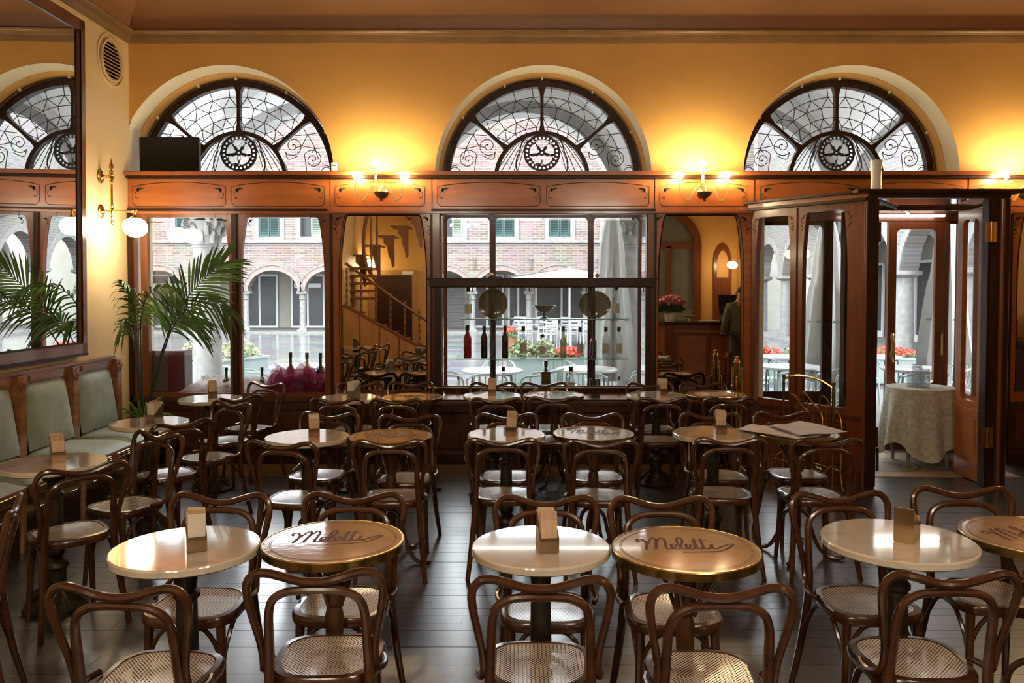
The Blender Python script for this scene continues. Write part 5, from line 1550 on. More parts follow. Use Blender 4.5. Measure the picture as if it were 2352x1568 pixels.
def pedestal(t, kind):
    if kind not in ped:
        root = bpy.data.objects.new('tmp', None)
        if kind == 'iron':
            prof = [(0.115, TZ - 0.03), (0.115, TZ - 0.045), (0.05, TZ - 0.055), (0.056, TZ - 0.075), (0.056, TZ - 0.09), (0.04, TZ - 0.10), (0.034, TZ - 0.15), (0.046, TZ - 0.165), (0.046, TZ - 0.18), (0.036, TZ - 0.19), (0.040, 0.36), (0.030, 0.33), (0.045, 0.31), (0.045, 0.285), (0.034, 0.27), (0.060, 0.24), (0.064, 0.22), (0.052, 0.205), (0.052, 0.10), (0.058, 0.095)]
            c = MB().lathe(prof[::-1], 20)
            c.build('column', 'cast_iron', root)
            n = 32; m = MB()
            P2 = [(0.06, 0.10), (0.085, 0.08), (0.115, 0.05), (0.145, 0.03), (0.160, 0.018), (0.160, 0.0)]
            for (r, z) in P2:
                for k in range(n):
                    f = 1 + (0.07 if k % 4 == 0 else (-0.05 if k % 4 == 2 else 0.0)) * (1 if z > 0.005 else 0.4)
                    a = 2 * PI * k / n
                    m.v.append((r * f * math.cos(a), r * f * math.sin(a), z + (0.008 if k % 4 == 0 and 0.02 < z < 0.09 else 0)))
            for i in range(len(P2) - 1):
                for k in range(n):
                    m.f.append((i * n + k, (i + 1) * n + k, (i + 1) * n + (k + 1) % n, i * n + (k + 1) % n)); m.mi.append(0)
            m.build('base', 'cast_iron', root, True, ang=20)
            for k in range(8):
                a = k * PI / 4
                ca, sa = math.cos(a), math.sin(a)
                MB().tube(spline([(0.065 * ca, 0.065 * sa, 0.105), (0.11 * ca, 0.11 * sa, 0.075), (0.138 * ca, 0.138 * sa, 0.045), (0.158 * ca, 0.158 * sa, 0.03)], 3), [0.006, 0.010, 0.013, 0.015, 0.016, 0.015, 0.013, 0.010, 0.008, 0.006], 6).build('acanthus_leaf', 'cast_iron', root)
        else:
            prof = [(0.028, 0.16), (0.032, 0.20), (0.028, 0.26), (0.034, 0.50), (0.026, 0.53), (0.036, 0.545), (0.042, 0.62), (0.036, TZ - 0.05), (0.10, TZ - 0.045), (0.10, TZ - 0.03)]
            MB().lathe(prof, 16).build('column', 'pedestal_wood', root)
            for k in range(4):
                a = PI / 4 + k * PI / 2 + 0.3
                ca, sa = math.cos(a), math.sin(a)
                p = spline([(0.02 * ca, 0.02 * sa, 0.30), (0.075 * ca, 0.075 * sa, 0.25), (0.10 * ca, 0.10 * sa, 0.15), (0.15 * ca, 0.15 * sa, 0.05), (0.21 * ca, 0.21 * sa, 0.013), (0.27 * ca, 0.27 * sa, 0.014), (0.285 * ca, 0.285 * sa, 0.022)], 4)
                MB().tube(p, 0.0125, 8).build('foot', 'bent_wood', root)
                p = spline([(0.30 * 0.4 * ca, 0.12 * sa, TZ - 0.05), (0.07 * ca, 0.07 * sa, TZ - 0.14), (0.03 * ca, 0.03 * sa, TZ - 0.24)], 4)
                MB().tube(p, 0.009, 6).build('bracket', 'bent_wood', root)
        ped[kind] = [(c.name.split('.')[0], c.data) for c in root.children]
        for c in list(root.children): bpy.data.objects.remove(c)
        bpy.data.objects.remove(root)
    for (nm, me) in ped[kind]:
        share(nm, me, t)
def top_mesh(r, printed):
    m = MB()
    if printed:
        m.lathe([(0.0, TZ - 0.028), (r - 0.004, TZ - 0.028), (r - 0.004, TZ - 0.001), (0.0, TZ - 0.001)], 56)
    else:
        m.lathe([(0.0, TZ - 0.03), (r - 0.006, TZ - 0.03), (r, TZ - 0.025), (r, TZ - 0.006), (r - 0.002, TZ - 0.002), (r - 0.006, TZ), (0.0, TZ)], 56)
    return m
def table(x, y, r, kind, lb, ink=None, rot=0.0):
    t = thing('cafe_table', lb, 'table', (x, y, 0), 0, 'round cafe tables')
    if kind == 'print':
        top_mesh(r, True).build('printed_top', 'print_top', t, ang=12)
        MB().lathe([(r - 0.005, TZ - 0.032), (r, TZ - 0.030), (r + 0.001, TZ - 0.003), (r - 0.002, TZ + 0.001), (r - 0.008, TZ + 0.001), (r - 0.008, TZ - 0.003)], 56, closed=True).build('brass_rim', 'brass_rim', t)
        lettering(t, r, TZ - 0.0004, rot, ink or 'red_ink')
        pedestal(t, 'wood')
    else:
        top_mesh(r, False).build('marble_top', 'marble', t, ang=12)
        pedestal(t, 'iron')
    return t
RT = 0.2575
TB = [
 (-1.172, 2.89, RT, 'marble', 'marble table in the front row, first from the left'),
 (-0.660, 2.965, RT, 'print', 'embossed brass-rimmed table in the front row, left of the aisle', 'red_ink', 0.12),
 (0.0975, 2.905, 0.249, 'marble', 'marble table in the front row, just right of the aisle'),
 (0.612, 2.875, 0.262, 'print', 'amber lettered table with brass rim, in the front row', 'red_ink', 0.02),
 (1.415, 2.975, 0.27, 'marble', 'marble table in the front row with a metal napkin holder, below the entrance'),
 (1.955, 3.02, 0.262, 'print', 'gold printed table cut off by the right picture edge', 'red_ink', 0.3),
 (-1.287, 5.06, RT, 'marble', 'marble table in the middle row, left end'),
 (-0.768, 5.07, RT, 'print', 'grey lettered table in the middle row, left of the aisle', 'grey_ink', 0.2),
 (-0.048, 5.14, 0.247, 'marble', 'marble table in the middle row, just right of the aisle'),
 (0.508, 5.17, RT, 'print', 'bright brass-rimmed table in the middle row, second right of the aisle', 'grey_ink', 0.0),
 (1.273, 5.18, RT, 'marble', 'marble table in the middle row near the lobby, beside the newspapers'),
 (1.800, 5.16, RT, 'print', 'brass-rimmed table covered by newspapers', 'red_ink', 0.0),
 (-2.438, 4.30, RT, 'marble', 'marble table at the bench nearest to us'),
 (-2.510, 5.60, RT, 'marble', 'second marble table along the bench, beside the palm'),
 (-2.540, 6.81, RT, 'marble', 'last marble table along the bench, in front of the left window'),
 (-1.382, 6.86, RT, 'marble', 'marble table below the staircase mirror'),
 (-0.862, 6.90, RT, 'print', 'printed table below the staircase mirror', 'grey_ink', 0.1),
 (-0.187, 7.01, 0.25, 'marble', 'marble table below the display case'),
 (0.348, 7.02, RT, 'print', 'printed table below the display case', 'grey_ink', 0.0),
 (1.230, 7.02, RT, 'marble', 'marble table below the bar mirror'),
 (1.752, 7.05, RT, 'print', 'brass-rimmed table with a pink menu below the bar mirror', 'red_ink', 0.0),
 (-2.46, 3.05, RT, 'marble', 'marble table by the bench, visible only in the staircase mirror'),
]
for a in TB: table(*a)

# ------------------------------------------------------------------ napkin holders
nap = {}
def nap_meshes():
    def me(mb, nm, mat, sm=False):
        o = mb.build(nm, mat, None, sm); d = o.data; bpy.data.objects.remove(o); return d
    nap['base'] = me(MB().bevbox(-0.034, 0.034, -0.045, 0.045, 0.0, 0.006, 0.002), 'base', 'holder_metal')
    nap['side_plate'] = me(MB().plate([(-0.045, 0.004), (0.045, 0.004), (0.045, 0.055), (-0.045, 0.125)], (), -0.0015, 0.0015, 'yz'), 'side_plate', 'holder_metal')
    nap['tall_plate'] = me(MB().plate([(-0.034, 0.004), (0.034, 0.004), (0.034, 0.128), (-0.034, 0.128)], (), -0.0465, -0.0440, 'xz'), 'tall_plate', 'holder_metal')
    nap['low_plate'] = me(MB().plate([(-0.034, 0.004), (0.034, 0.004), (0.034, 0.055), (-0.034, 0.055)], (), 0.0440, 0.0465, 'xz'), 'low_plate', 'holder_metal')
    for i, h in enumerate((0.128, 0.142, 0.118, 0.147)):
        m = MB().bevbox(-0.029, 0.029, -0.0022, 0.0022, 0.006, h, 0.0008)
        m.v = [(x, y + 0.10 * (z * z) * (0.3 * i - 0.4), z + 0.03 * x * (i - 1.5)) for x, y, z in m.v]
        nap['n%d' % i] = me(m, 'napkin', 'kraft_paper')
    m = MB().bevbox(-0.029, 0.029, -0.0022, 0.0022, 0.006, 0.136, 0.0008); nap['pale'] = me(m, 'napkin', 'pale_paper')
nap_meshes()
def napkins(x, y, rz, lb, pale=0, n=11, sc=1.0):
    t = thing('napkin_holder', lb, 'napkin holder', (x, y, TZ), R(rz), 'napkin holders')
    share('base', nap['base'], t)
    for s in (-1, 1): share('side_plate', nap['side_plate'], t, (s * 0.0325, 0, 0))
    share('tall_plate', nap['tall_plate'], t); share('low_plate', nap['low_plate'], t)
    for k in range(n):
        yy = -0.037 + 0.074 * k / max(1, n - 1)
        me = nap['pale'] if (pale and k % pale == 0) else nap['n%d' % (k % 4)]
        share('napkin', me, t, (0, yy, 0), (R(random.uniform(-4, 4)), R(random.uniform(-2, 2)), R(random.uniform(-4, 4))), (1, 1, 1.0 * sc - 0.02 * (k % 3)))
    return t
NP = [
 (-1.125, 2.86, 205, 'napkin holder full of pale napkins on the front left marble table', 2), (0.118, 2.85, 188, 'napkin holder of brown napkins on the front marble table right of the aisle', 0),
 (1.44, 2.96, 320, 'polished napkin holder, nearly empty, on the front table below the entrance', 0), (-1.245, 5.06, 195, 'napkin holder on the middle-row marble table at the left end', 3),
 (-0.01, 5.10, 172, 'napkin holder on the middle-row marble table right of the aisle', 0), (1.315, 5.17, 176, 'napkin holder on the middle-row marble table near the lobby', 0),
 (-2.435, 4.33, 215, 'napkin holder of brown napkins on the nearest bench table', 0), (-2.475, 5.60, 165, 'napkin holder of crumpled napkins on the second bench table', 2),
 (-2.53, 6.83, 205, 'napkin holder in shade on the bench table by the left window', 0), (-1.35, 6.87, 150, 'cream napkin holder on the table below the staircase mirror', 1),
 (-0.187, 7.01, 180, 'dark napkin holder on the marble table below the display case', 0), (1.285, 7.03, 190, 'napkin holder on the marble table below the bar mirror', 3),
 (-2.46, 3.05, 200, 'napkin holder on the bench table seen only in the staircase mirror', 1)]
for i, (x, y, rz, lb, p) in enumerate(NP):
    napkins(x, y, rz, lb, p, 3 if i == 2 else 11, 0.8 if i == 2 else 1.0)

# newspapers and menu
def paper(name, lb, corners, z, mat, seed, grp=None, folds=True, cat='newspaper'):
    t = thing(name, lb, cat, (0, 0, 0), group=grp)
    rg = random.Random(seed)
    a, b2, c, d = [Vector((p[0], p[1], 0)) for p in corners]
    for layer in range(2):
        m = MB(); n = 12
        ph = rg.uniform(0, 6)
        for i in range(n + 1):
            for j in range(n + 1):
                u, v = i / n, j / n
                p = (a * (1 - u) + b2 * u) * (1 - v) + (d * (1 - u) + c * u) * v
                p = p * 1.0
                zz = z + 0.002 + 0.006 * layer + 0.006 * (1 + math.sin(5 * u + ph)) * abs(v - 0.5) + 0.003 * (1 + math.sin(9 * v + ph))
                m.v.append((p.x + 0.006 * layer, p.y - 0.008 * layer, zz))
        for i in range(n):
            for j in range(n):
                m.f.append((i * (n + 1) + j, (i + 1) * (n + 1) + j, (i + 1) * (n + 1) + j + 1, i * (n + 1) + j + 1)); m.mi.append(0)
        m.build('sheet', mat, t, True)
    pr = MB()
    for k in range(9):
        v = 0.12 + 0.085 * k
        for (u0, u1) in ((0.08, 0.34), (0.38, 0.64), (0.68, 0.93)):
            P = []
            for (u, vv) in ((u0, v), (u1, v), (u1, v + 0.025), (u0, v + 0.025)):
                q = (a * (1 - u) + b2 * u) * (1 - vv) + (d * (1 - u) + c * u) * vv
                P.append((q.x + 0.006, q.y - 0.008, z + 0.0215))
    return t
paper('newspaper', 'folded newspaper with a pinkish masthead on the table edge near the lobby', ((1.43, 5.24), (1.72, 4.90), (1.90, 5.02), (1.58, 5.44)), TZ, 'newsprint_pink', 1, 'newspapers')
paper('newspaper', 'large grey newspaper spread over the brass-rimmed table', ((1.66, 5.30), (1.74, 4.95), (2.07, 5.05), (1.92, 5.46)), TZ + 0.016, 'newsprint', 2, 'newspapers')
t = thing('menu_card', 'pink bordered menu card on the table below the bar mirror', 'menu', (1.74, 7.04, TZ + 0.001))
MB().bevbox(-0.15, 0.15, -0.11, 0.11, 0, 0.004, 0.001).build('card', 'newsprint_pink', t)
MB().plate(rect(-0.14, 0.14, -0.10, 0.10), [rect(-0.125, 0.125, -0.085, 0.085)], 0.004, 0.0046, 'xy').build('printed_border', 'poster_red', t, False)
MB().box(-0.06, 0.06, -0.05, 0.05, 0.004, 0.012).build('booklet', 'kraft_paper', t, False)

# ------------------------------------------------------------------ banquette along the left wall
bq = thing('banquette', 'long green velvet banquette with carved wooden frame along the left wall', 'bench')
YS = [7.38, 6.65, 5.92, 5.19, 4.46, 3.73]
def cushion_back(y0, y1):
    m = MB(); ny, nz = 14, 14
    for i in range(ny + 1):
        for j in range(nz + 1):
            u, v = i / ny, j / nz
            bul = 0.055 * (1 - (2 * u - 1) ** 4) * (1 - (2 * v - 1) ** 6)
            z = 0.49 + 0.50 * v
            if v > 0.85: z -= 0.02 * ((2 * u - 1) ** 4)
            m.v.append((-3.565 + bul - 0.075 * v, y0 + (y1 - y0) * u, z))
    for i in range(ny):
        for j in range(nz):
            m.f.append((i * (nz + 1) + j, (i + 1) * (nz + 1) + j, (i + 1) * (nz + 1) + j + 1, i * (nz + 1) + j + 1)); m.mi.append(0)
    return m
def cushion_seat(y0, y1):
    m = MB(); nx, ny = 12, 12
    for i in range(nx + 1):
        for j in range(ny + 1):
            u, v = i / nx, j / ny
            z = 0.425 + 0.055 * (1 - (2 * v - 1) ** 8) * (1 - max(0, 2 * u - 1) ** 5)
            x = -3.58 + 0.47 * u
            m.v.append((x, y0 + (y1 - y0) * v, z))
    for i in range(nx):
        for j in range(ny):
            m.f.append((i * (ny + 1) + j, (i + 1) * (ny + 1) + j, (i + 1) * (ny + 1) + j + 1, i * (ny + 1) + j + 1)); m.mi.append(0)
    return m
for k in range(len(YS) - 1):
    y1, y0 = YS[k], YS[k + 1]
    cushion_back(y0 + 0.055, y1 - 0.055).build('back_cushion', 'velvet', bq, True, ang=60)
    cushion_seat(y0 + 0.003, y1 - 0.003).build('seat_cushion', 'velvet', bq, True, ang=60)
    MB().tube([(-3.58, y1 - 0.002, 0.468), (-3.3, y1 - 0.002, 0.482), (-3.17, y1 - 0.002, 0.476), (-3.115, y1 - 0.002, 0.43)], 0.004, 6).build('piping', 'velvet', bq)
    MB().bevbox(-3.655, -3.615, y0 + 0.05, y1 - 0.05, 0.985, 1.06, 0.006).build('top_rail', 'bench_wood', bq)
    MB().bevbox(-3.625, -3.60, y0 + 0.14, y1 - 0.14, 1.0, 1.045, 0.008).build('rail_panel', 'bench_wood', bq)
    MB().bevbox(-3.13, -3.10, y0 + 0.02, y1 - 0.02, 0.345, 0.425, 0.006).build('front_rail', 'bench_wood', bq)
    for z in (0.368, 0.385, 0.402):
        for (p, q) in ((0.10, 0.32), (0.42, 0.62)):
            MB().bar((-3.098, y0 + p, z), (-3.098, y0 + q, z), 0.004, 6).build('fluting', 'brass_rim', bq)
MB().bevbox(-3.685, -3.60, YS[-1], YS[0], 1.06, 1.085, 0.008).build('cap_rail', 'bench_wood', bq)
MB().box(-3.685, -3.63, YS[-1], YS[0], 0.30, 1.06).build('back_board', 'bench_wood', bq, False)
MB().box(-3.60, -3.12, YS[-1], YS[0], 0.36, 0.43).build('seat_frame', 'base_wood', bq, False)
for y in YS:
    MB().bevbox(-3.66, -3.575, y - 0.05, y + 0.05, 0.30, 1.055, 0.008).build('back_post', 'bench_wood', bq)
    m = MB()
    for (dy, dz, a) in ((0, 0.0, 90), (0.015, -0.02, 50), (-0.015, -0.02, 130), (0.012, -0.05, 70), (-0.012, -0.05, 110)):
        pts = [(y + dy + p * math.cos(R(a)) - q * math.sin(R(a)), 0.99 + dz + p * math.sin(R(a)) + q * math.cos(R(a))) for p, q in leaf_pts(0.05)]
        m.plate(pts, (), -3.577, -3.566, 'yz')
    m.build('carved_leaf', 'bench_wood', bq, False)
    m = MB(); m.tube(spline([(-3.14, y - 0.02, 0.42), (-3.135, y - 0.02, 0.25), (-3.145, y - 0.02, 0.0)], 4), [0.028, 0.027, 0.026, 0.025, 0.024, 0.022, 0.020, 0.019, 0.018], 8)
    m.build('leg', 'bench_wood', bq)
# ------------------------------------------------------------------ left wall: mirror, vent, globe lamp
wm = thing('wall_mirror', 'large wood-framed mirror hanging over the green banquette', 'mirror')
# frame leans slightly off the wall at the top
MT = Matrix.Translation((XL + 0.012, 6.90, 1.14)) @ Matrix.Rotation(R(0.6), 4, 'Y')
def ybox(x0, x1, y0, y1, z0, z1, b=0.006):
    t = MB().bevbox(x0, x1, y0, y1, z0, z1, b); t.v = [tuple(MT @ Vector(p)) for p in t.v]; return t
HM, LM = 2.78, 2.1
ybox(0.0, 0.07, -LM, 0.0, 0.0, 0.10).build('frame_rail', 'mirror_frame', wm)
ybox(0.0, 0.07, -LM, 0.0, HM - 0.10, HM).build('frame_rail', 'mirror_frame', wm)
ybox(0.0, 0.07, -0.085, 0.0, 0.0, HM).build('frame_stile', 'mirror_frame', wm)
ybox(0.0, 0.07, -LM, -LM + 0.085, 0.0, HM).build('frame_stile', 'mirror_frame', wm)
ybox(0.055, 0.078, -LM, 0.006, -0.012, 0.012).build('edge_bead', 'dark_wood', wm)
ybox(0.06, 0.078, -0.09, -0.078, 0.09, HM - 0.09).build('inner_bead', 'dark_wood', wm)
ybox(0.06, 0.078, -LM + 0.08, -0.08, 0.092, 0.104).build('inner_bead', 'dark_wood', wm)
t = MB().box(0.044, 0.05, -LM + 0.08, -0.08, 0.095, HM - 0.095); t.v = [tuple(MT @ Vector(p)) for p in t.v]
t.build('mirror_glass', 'mirror', wm, False)

vt = thing('wall_vent', 'round slatted plaster vent high on the left wall', 'vent')
VC = (XL, 7.54, 3.77)
MB().lathe([(0.245, 0.002), (0.245, 0.012), (0.225, 0.016), (0.225, 0.004)], 40, VC, 'x', closed=True).build('outer_ring', 'side_plaster', vt)
MB().lathe([(0.195, 0.004), (0.195, 0.026), (0.175, 0.026), (0.175, 0.004)], 40, VC, 'x', closed=True).build('inner_ring', 'side_plaster', vt)
MB().lathe([(0.0, 0.002), (0.19, 0.002)], 40, VC, 'x').build('backing', 'ceiling_paint', vt)
for k in range(11):
    z = -0.16 + 0.032 * k
    w = math.sqrt(max(0.0, 0.178 ** 2 - z * z))
    MB().add([(XL + 0.004, 7.54 - w, 3.77 + z + 0.014), (XL + 0.004, 7.54 + w, 3.77 + z + 0.014), (XL + 0.026, 7.54 + w, 3.77 + z - 0.012), (XL + 0.026, 7.54 - w, 3.77 + z - 0.012)], [(0, 1, 2, 3)]).build('slat', 'side_plaster', vt, False)

def globe_lamp(lb, X, Y, out=1, z=0.0):
    """brass wall standard with two opal globes; out: +1 for the left wall, -1 for a right wall"""
    t = thing('globe_lamp', lb, 'lamp', (X, Y, 0), 0 if out > 0 else PI, 'brass globe wall lamps')
    for zz in (2.69, 2.38):
        MB().lathe([(0.062, 0.0), (0.062, 0.006), (0.05, 0.016), (0.03, 0.02), (0.018, 0.034), (0.012, 0.04)], 20, (0, 0, zz), 'x').build('rosette', 'brass', t)
        MB().lathe([(0.009, 0.03), (0.009, 0.05), (0.015, 0.056), (0.009, 0.062), (0.009, 0.10)], 10, (0, 0, zz), 'x').build('bracket', 'brass', t)
    MB().lathe([(0.0, 2.255), (0.016, 2.27), (0.018, 2.285), (0.008, 2.30), (0.018, 2.33), (0.008, 2.345), (0.022, 2.37), (0.022, 2.395), (0.010, 2.41), (0.018, 2.43), (0.011, 2.44), (0.011, 2.63), (0.019, 2.64), (0.012, 2.655), (0.025, 2.68), (0.025, 2.705), (0.012, 2.72), (0.020, 2.735), (0.009, 2.75), (0.022, 2.775), (0.016, 2.80), (0.008, 2.82), (0.0, 2.86)], 16, (0.10, 0, 0)).build('rod', 'brass', t)
    MB().tube([(0.10, 0, 2.385), (0.30, 0, 2.38)], 0.010, 8).build('arm', 'brass', t)
    for (gx, gy) in ((0.27, 0.085), (0.35, -0.10)):
        p = spline([(0.28, 0, 2.38), (gx, gy * 0.6, 2.382), (gx, gy, 2.375), (gx, gy, 2.33)], 5)
        g = MB().tube(p, 0.007, 8).build('branch', 'brass', t)
        MB().lathe([(0.012, 2.34), (0.02, 2.325), (0.045, 2.318), (0.048, 2.31), (0.0, 2.31)], 16, (gx, gy, 0)).build('gallery', 'brass', g)
        MB().ball((gx, gy, 2.235), 0.103, 22, 0.80).build('globe', 'globe', g)
    return t
globe_lamp('brass wall lamp with two glowing opal globes in the corner above the palm', XL, 7.32)

# ------------------------------------------------------------------ crystal wall lights on the frieze
def sconce(lb, x):
    t = thing('wall_light', lb, 'lamp', (x, 7.835, 2.58), 0, 'three-armed crystal wall lights')
    MB().lathe([(0.05, 0.0), (0.05, -0.008), (0.03, -0.02), (0.012, -0.03), (0.012, -0.10)], 18, (0, 0, 0.02), 'y').build('back_plate', 'old_brass', t)
    MB().lathe([(0.0, -0.072), (0.012, -0.066), (0.016, -0.055), (0.008, -0.048), (0.03, -0.035), (0.062, -0.008), (0.072, 0.018), (0.066, 0.02), (0.055, 0.0), (0.0, -0.02)], 24, (0, -0.10, 0)).build('bowl', 'smoked_glass', t)
    MB().lathe([(0.0, 0.0), (0.018, 0.01), (0.012, 0.06), (0.018, 0.08), (0.0, 0.10)], 14, (0, -0.10, 0)).build('centre_knop', 'crystal', t)
    for (ex, ey, ez, kind) in ((-0.235, -0.13, 0.085, 'low'), (0.205, -0.13, 0.085, 'low'), (-0.035, -0.185, 0.19, 'tall')):
        if kind == 'low':
            p = spline([(0.0, -0.10, 0.03), (ex * 0.25, ey, 0.075), (ex * 0.45, ey, 0.03), (ex * 0.62, ey, -0.05), (ex * 0.82, ey, -0.055), (ex * 0.98, ey, 0.0), (ex, ey, ez)], 6)
        else:
            p = spline([(0.0, -0.10, 0.02), (ex * 0.6, ey * 0.85, 0.05), (ex, ey, 0.10), (ex, ey, ez)], 6)
        a = MB().tube(p, 0.0085 if kind == 'low' else 0.011, 8).build('arm', 'amber_crystal', t)
        MB().lathe([(0.010, 0.0), (0.012, 0.012), (0.05, 0.018), (0.072, 0.040), (0.070, 0.042), (0.046, 0.024), (0.0, 0.02)], 22, (ex, ey, ez)).build('drip_dish', 'amber_crystal', a)
        MB().lathe([(0.013, 0.018), (0.013, 0.05), (0.0, 0.05)], 12, (ex, ey, ez)).build('candle_sleeve', 'white_china', a)
        MB().lathe([(0.010, 0.05), (0.024, 0.072), (0.027, 0.09), (0.018, 0.112), (0.0, 0.125)], 10, (ex, ey, ez)).build('bulb', 'bulb', a)
        if kind == 'low':
            MB().ball((ex * 0.72, ey, -0.066), 0.010, 8).build('drop', 'crystal', a)
    return t
sconce('crystal wall light with three bulbs above the staircase mirror', -1.25)
sconce('crystal wall light with three bulbs above the bar mirror', 1.80)
sconce('crystal wall light half cut off above the mirror beyond the entrance', 4.86)

# ------------------------------------------------------------------ fill lamps added behind the camera to brighten the room
def fill_lamp(lb, x, y, zt=4.76):
    t = thing('fill_lamp', lb, 'lamp', (x, y, 0), 0, 'added fill lamps behind the camera')
    MB().bar((0, 0, 3.0), (0, 0, zt), 0.014).build('rod', 'brass', t)
    MB().lathe([(0.0, 2.86), (0.03, 2.89), (0.05, 2.95), (0.03, 3.02), (0.015, 3.05)], 16).build('hub', 'brass', t)
    MB().lathe([(0.0, zt + 0.005), (0.08, zt), (0.06, zt - 0.04), (0.02, zt - 0.07)], 16).build('ceiling_rose', 'brass', t)
    for k in range(6):
        a = k * PI / 3
        ca, sa = math.cos(a), math.sin(a)
        g = MB().tube(spline([(0.03 * ca, 0.03 * sa, 2.96), (0.2 * ca, 0.2 * sa, 2.88), (0.36 * ca, 0.36 * sa, 2.92), (0.40 * ca, 0.40 * sa, 2.99)], 5), 0.009, 8).build('arm', 'brass', t)
        MB().ball((0.40 * ca, 0.40 * sa, 3.06), 0.075, 12).build('globe', 'fill_globe', g)
fill_lamp('added brass fill lamp with opal globes over the bench side, out of view', -1.2, -0.6)
fill_lamp('added brass fill lamp with opal globes near the bar counter, out of view', 1.6, 0.4)

# ------------------------------------------------------------------ things on the shelf cap and the lobby roof
t = thing('black_panel', 'flat black panel standing on the frieze shelf in the left arch', 'panel', (0, 0, 0))
MB().bevbox(-3.615, -3.045, 7.93, 7.985, 2.80, 3.15, 0.004).build('board', 'black_panel', t)
MB().bevbox(-3.045, -3.038, 7.935, 7.98, 2.80, 3.14, 0.002).build('edge_strip', 'grey_metal', t)
MB().bevbox(-3.60, -3.06, 7.928, 7.932, 2.81, 3.135, 0.001).build('cloth_front', 'black_panel', t)
for x in (-3.45, -3.2):
    MB().ball((x, 7.95, 3.152), 0.012, 8).build('stud', 'black_iron', t)
t = thing('sensor_box', 'small white sensor box on the frieze shelf at the left arch', 'sensor', (-1.705, 7.80, 2.80))
MB().bevbox(-0.025, 0.025, -0.02, 0.02, 0, 0.085, 0.004).build('case', 'white_china', t)
MB().bevbox(-0.018, 0.018, -0.022, -0.02, 0.05, 0.058, 0.001).build('slot', 'grey_metal', t)
t = thing('tall_vase', 'tall white flared vase on the roof of the entrance lobby', 'vase', (3.06, 6.93, 2.52))
MB().lathe([(0.0, 0.0), (0.040, 0.0), (0.043, 0.02), (0.041, 0.10), (0.047, 0.20), (0.053, 0.25), (0.048, 0.25), (0.042, 0.19), (0.0, 0.03)], 24).build('body', 'white_china', t)
MB().ball((0.028, -0.034, 0.17), 0.009, 8).build('boss', 'grey_metal', t)
MB().ball((0.02, -0.036, 0.03), 0.007, 8).build('boss', 'grey_metal', t)

# ------------------------------------------------------------------ bottles and show pieces
def bottle(name, lb, loc, h, r, glass, kind='round', label=None, cap='cap_black', grp='bottles in the display case', liquid=None, sh=0.66, neck=0.40):
    t = thing(name, lb, 'bottle', loc, 0, grp)
    rn = r * neck
    prof = [(0.0, 0.0), (r * 0.92, 0.0), (r, 0.008), (r, h * sh * 0.94), (r * 0.95, h * sh), (r * 0.75, h * (sh + 0.05)), (rn * 1.2, h * (sh + 0.115)), (rn, h * (sh + 0.16)), (rn, h * 0.95), (rn * 1.15, h * 0.955), (rn * 1.15, h * 0.97), (0.0, h * 0.97)]
    if kind == 'onion':
        prof = [(0.0, 0.0), (r * 0.5, 0.0), (r * 0.6, 0.01), (r, h * 0.28), (r * 0.8, h * 0.5), (rn, h * 0.62), (rn, h * 0.84), (0.0, h * 0.86)]
    MB().lathe(prof, 18).build('body', glass, t)
    if cap: MB().lathe([(rn * 1.2, h * 0.84), (rn * 1.25, h * 0.85), (rn * 1.25, h), (0.0, h)], 12).build('cap', cap, t)
    if label:
        MB().lathe([(r * 1.012, h * 0.16), (r * 1.012, h * 0.45)], 18, caps=False).build('paper_label', label, t)
    return t
SY = 8.06; S1 = 1.004; S2 = 1.395
bx = lambda px: (px - 1180) * SY / 1875.0
bottle('liquor_bottle', 'bright red liquor bottle at the end of the lower glass shelf', (bx(1073.5), SY, S1), 0.325, 0.040, 'red_liquor', sh=0.64)
bottle('liquor_bottle', 'black liquor bottle next to the bright red one', (bx(1112), SY, S1), 0.32, 0.034, 'dark_liquor')
bottle('liquor_bottle', 'dark red liquor bottle just past the shelf post', (bx(1160), SY, S1), 0.32, 0.034, 'dark_liquor')
bottle('liquor_bottle', 'clear bottle with grey label beside the faceted decanter', (bx(1202), SY, S1), 0.315, 0.036, 'clear_glass', label='label_grey', sh=0.58)
t = thing('decanter', 'round faceted glass decanter in the middle of the lower shelf', 'decanter', (bx(1246), SY, S1), 0, 'bottles in the display case')
m = MB(); n = 30
for (ry, sc) in ((-0.028, 0.72), (-0.018, 1.0), (0.018, 1.0), (0.028, 0.72)):
    for k in range(n):
        a = 2 * PI * k / n
        f = (1.06 if k % 2 else 0.93) * 0.066 * sc
        m.v.append((f * math.cos(a), ry, 0.085 + f * 1.15 * math.sin(a)))
for i in range(3):
    for k in range(n):
        m.f.append((i * n + k, i * n + (k + 1) % n, (i + 1) * n + (k + 1) % n, (i + 1) * n + k)); m.mi.append(0)
m.f.append(tuple(range(n))); m.f.append(tuple(3 * n + k for k in reversed(range(n)))); m.mi += [0, 0]
m.build('body', 'crystal', t, False)
MB().lathe([(0.012, 0.155), (0.011, 0.20), (0.016, 0.205)], 12).build('neck', 'crystal', t)
MB().lathe([(0.017, 0.205), (0.020, 0.22), (0.013, 0.235), (0.0, 0.24)], 8).build('stopper', 'cap_black', t)
m = MB(); m.lathe([(0.0, -0.030), (0.030, -0.030), (0.030, -0.0285)], 20, (0, 0, 0.082), 'y'); m.v = [(x, y, 0.082 + (z - 0.082) * 1.4) for x, y, z in m.v]; m.build('medallion', 'label_grey', t)
bottle('liquor_bottle', 'pale green liquor bottle with black cap on the lower shelf', (bx(1294), SY, S1), 0.315, 0.034, 'pale_liquor', sh=0.56, neck=0.36)
bottle('liquor_bottle', 'clear bottle with grey label between pale green bottle and shelf post', (bx(1332.5), SY, S1), 0.305, 0.034, 'clear_glass', label='label_grey', sh=0.64)
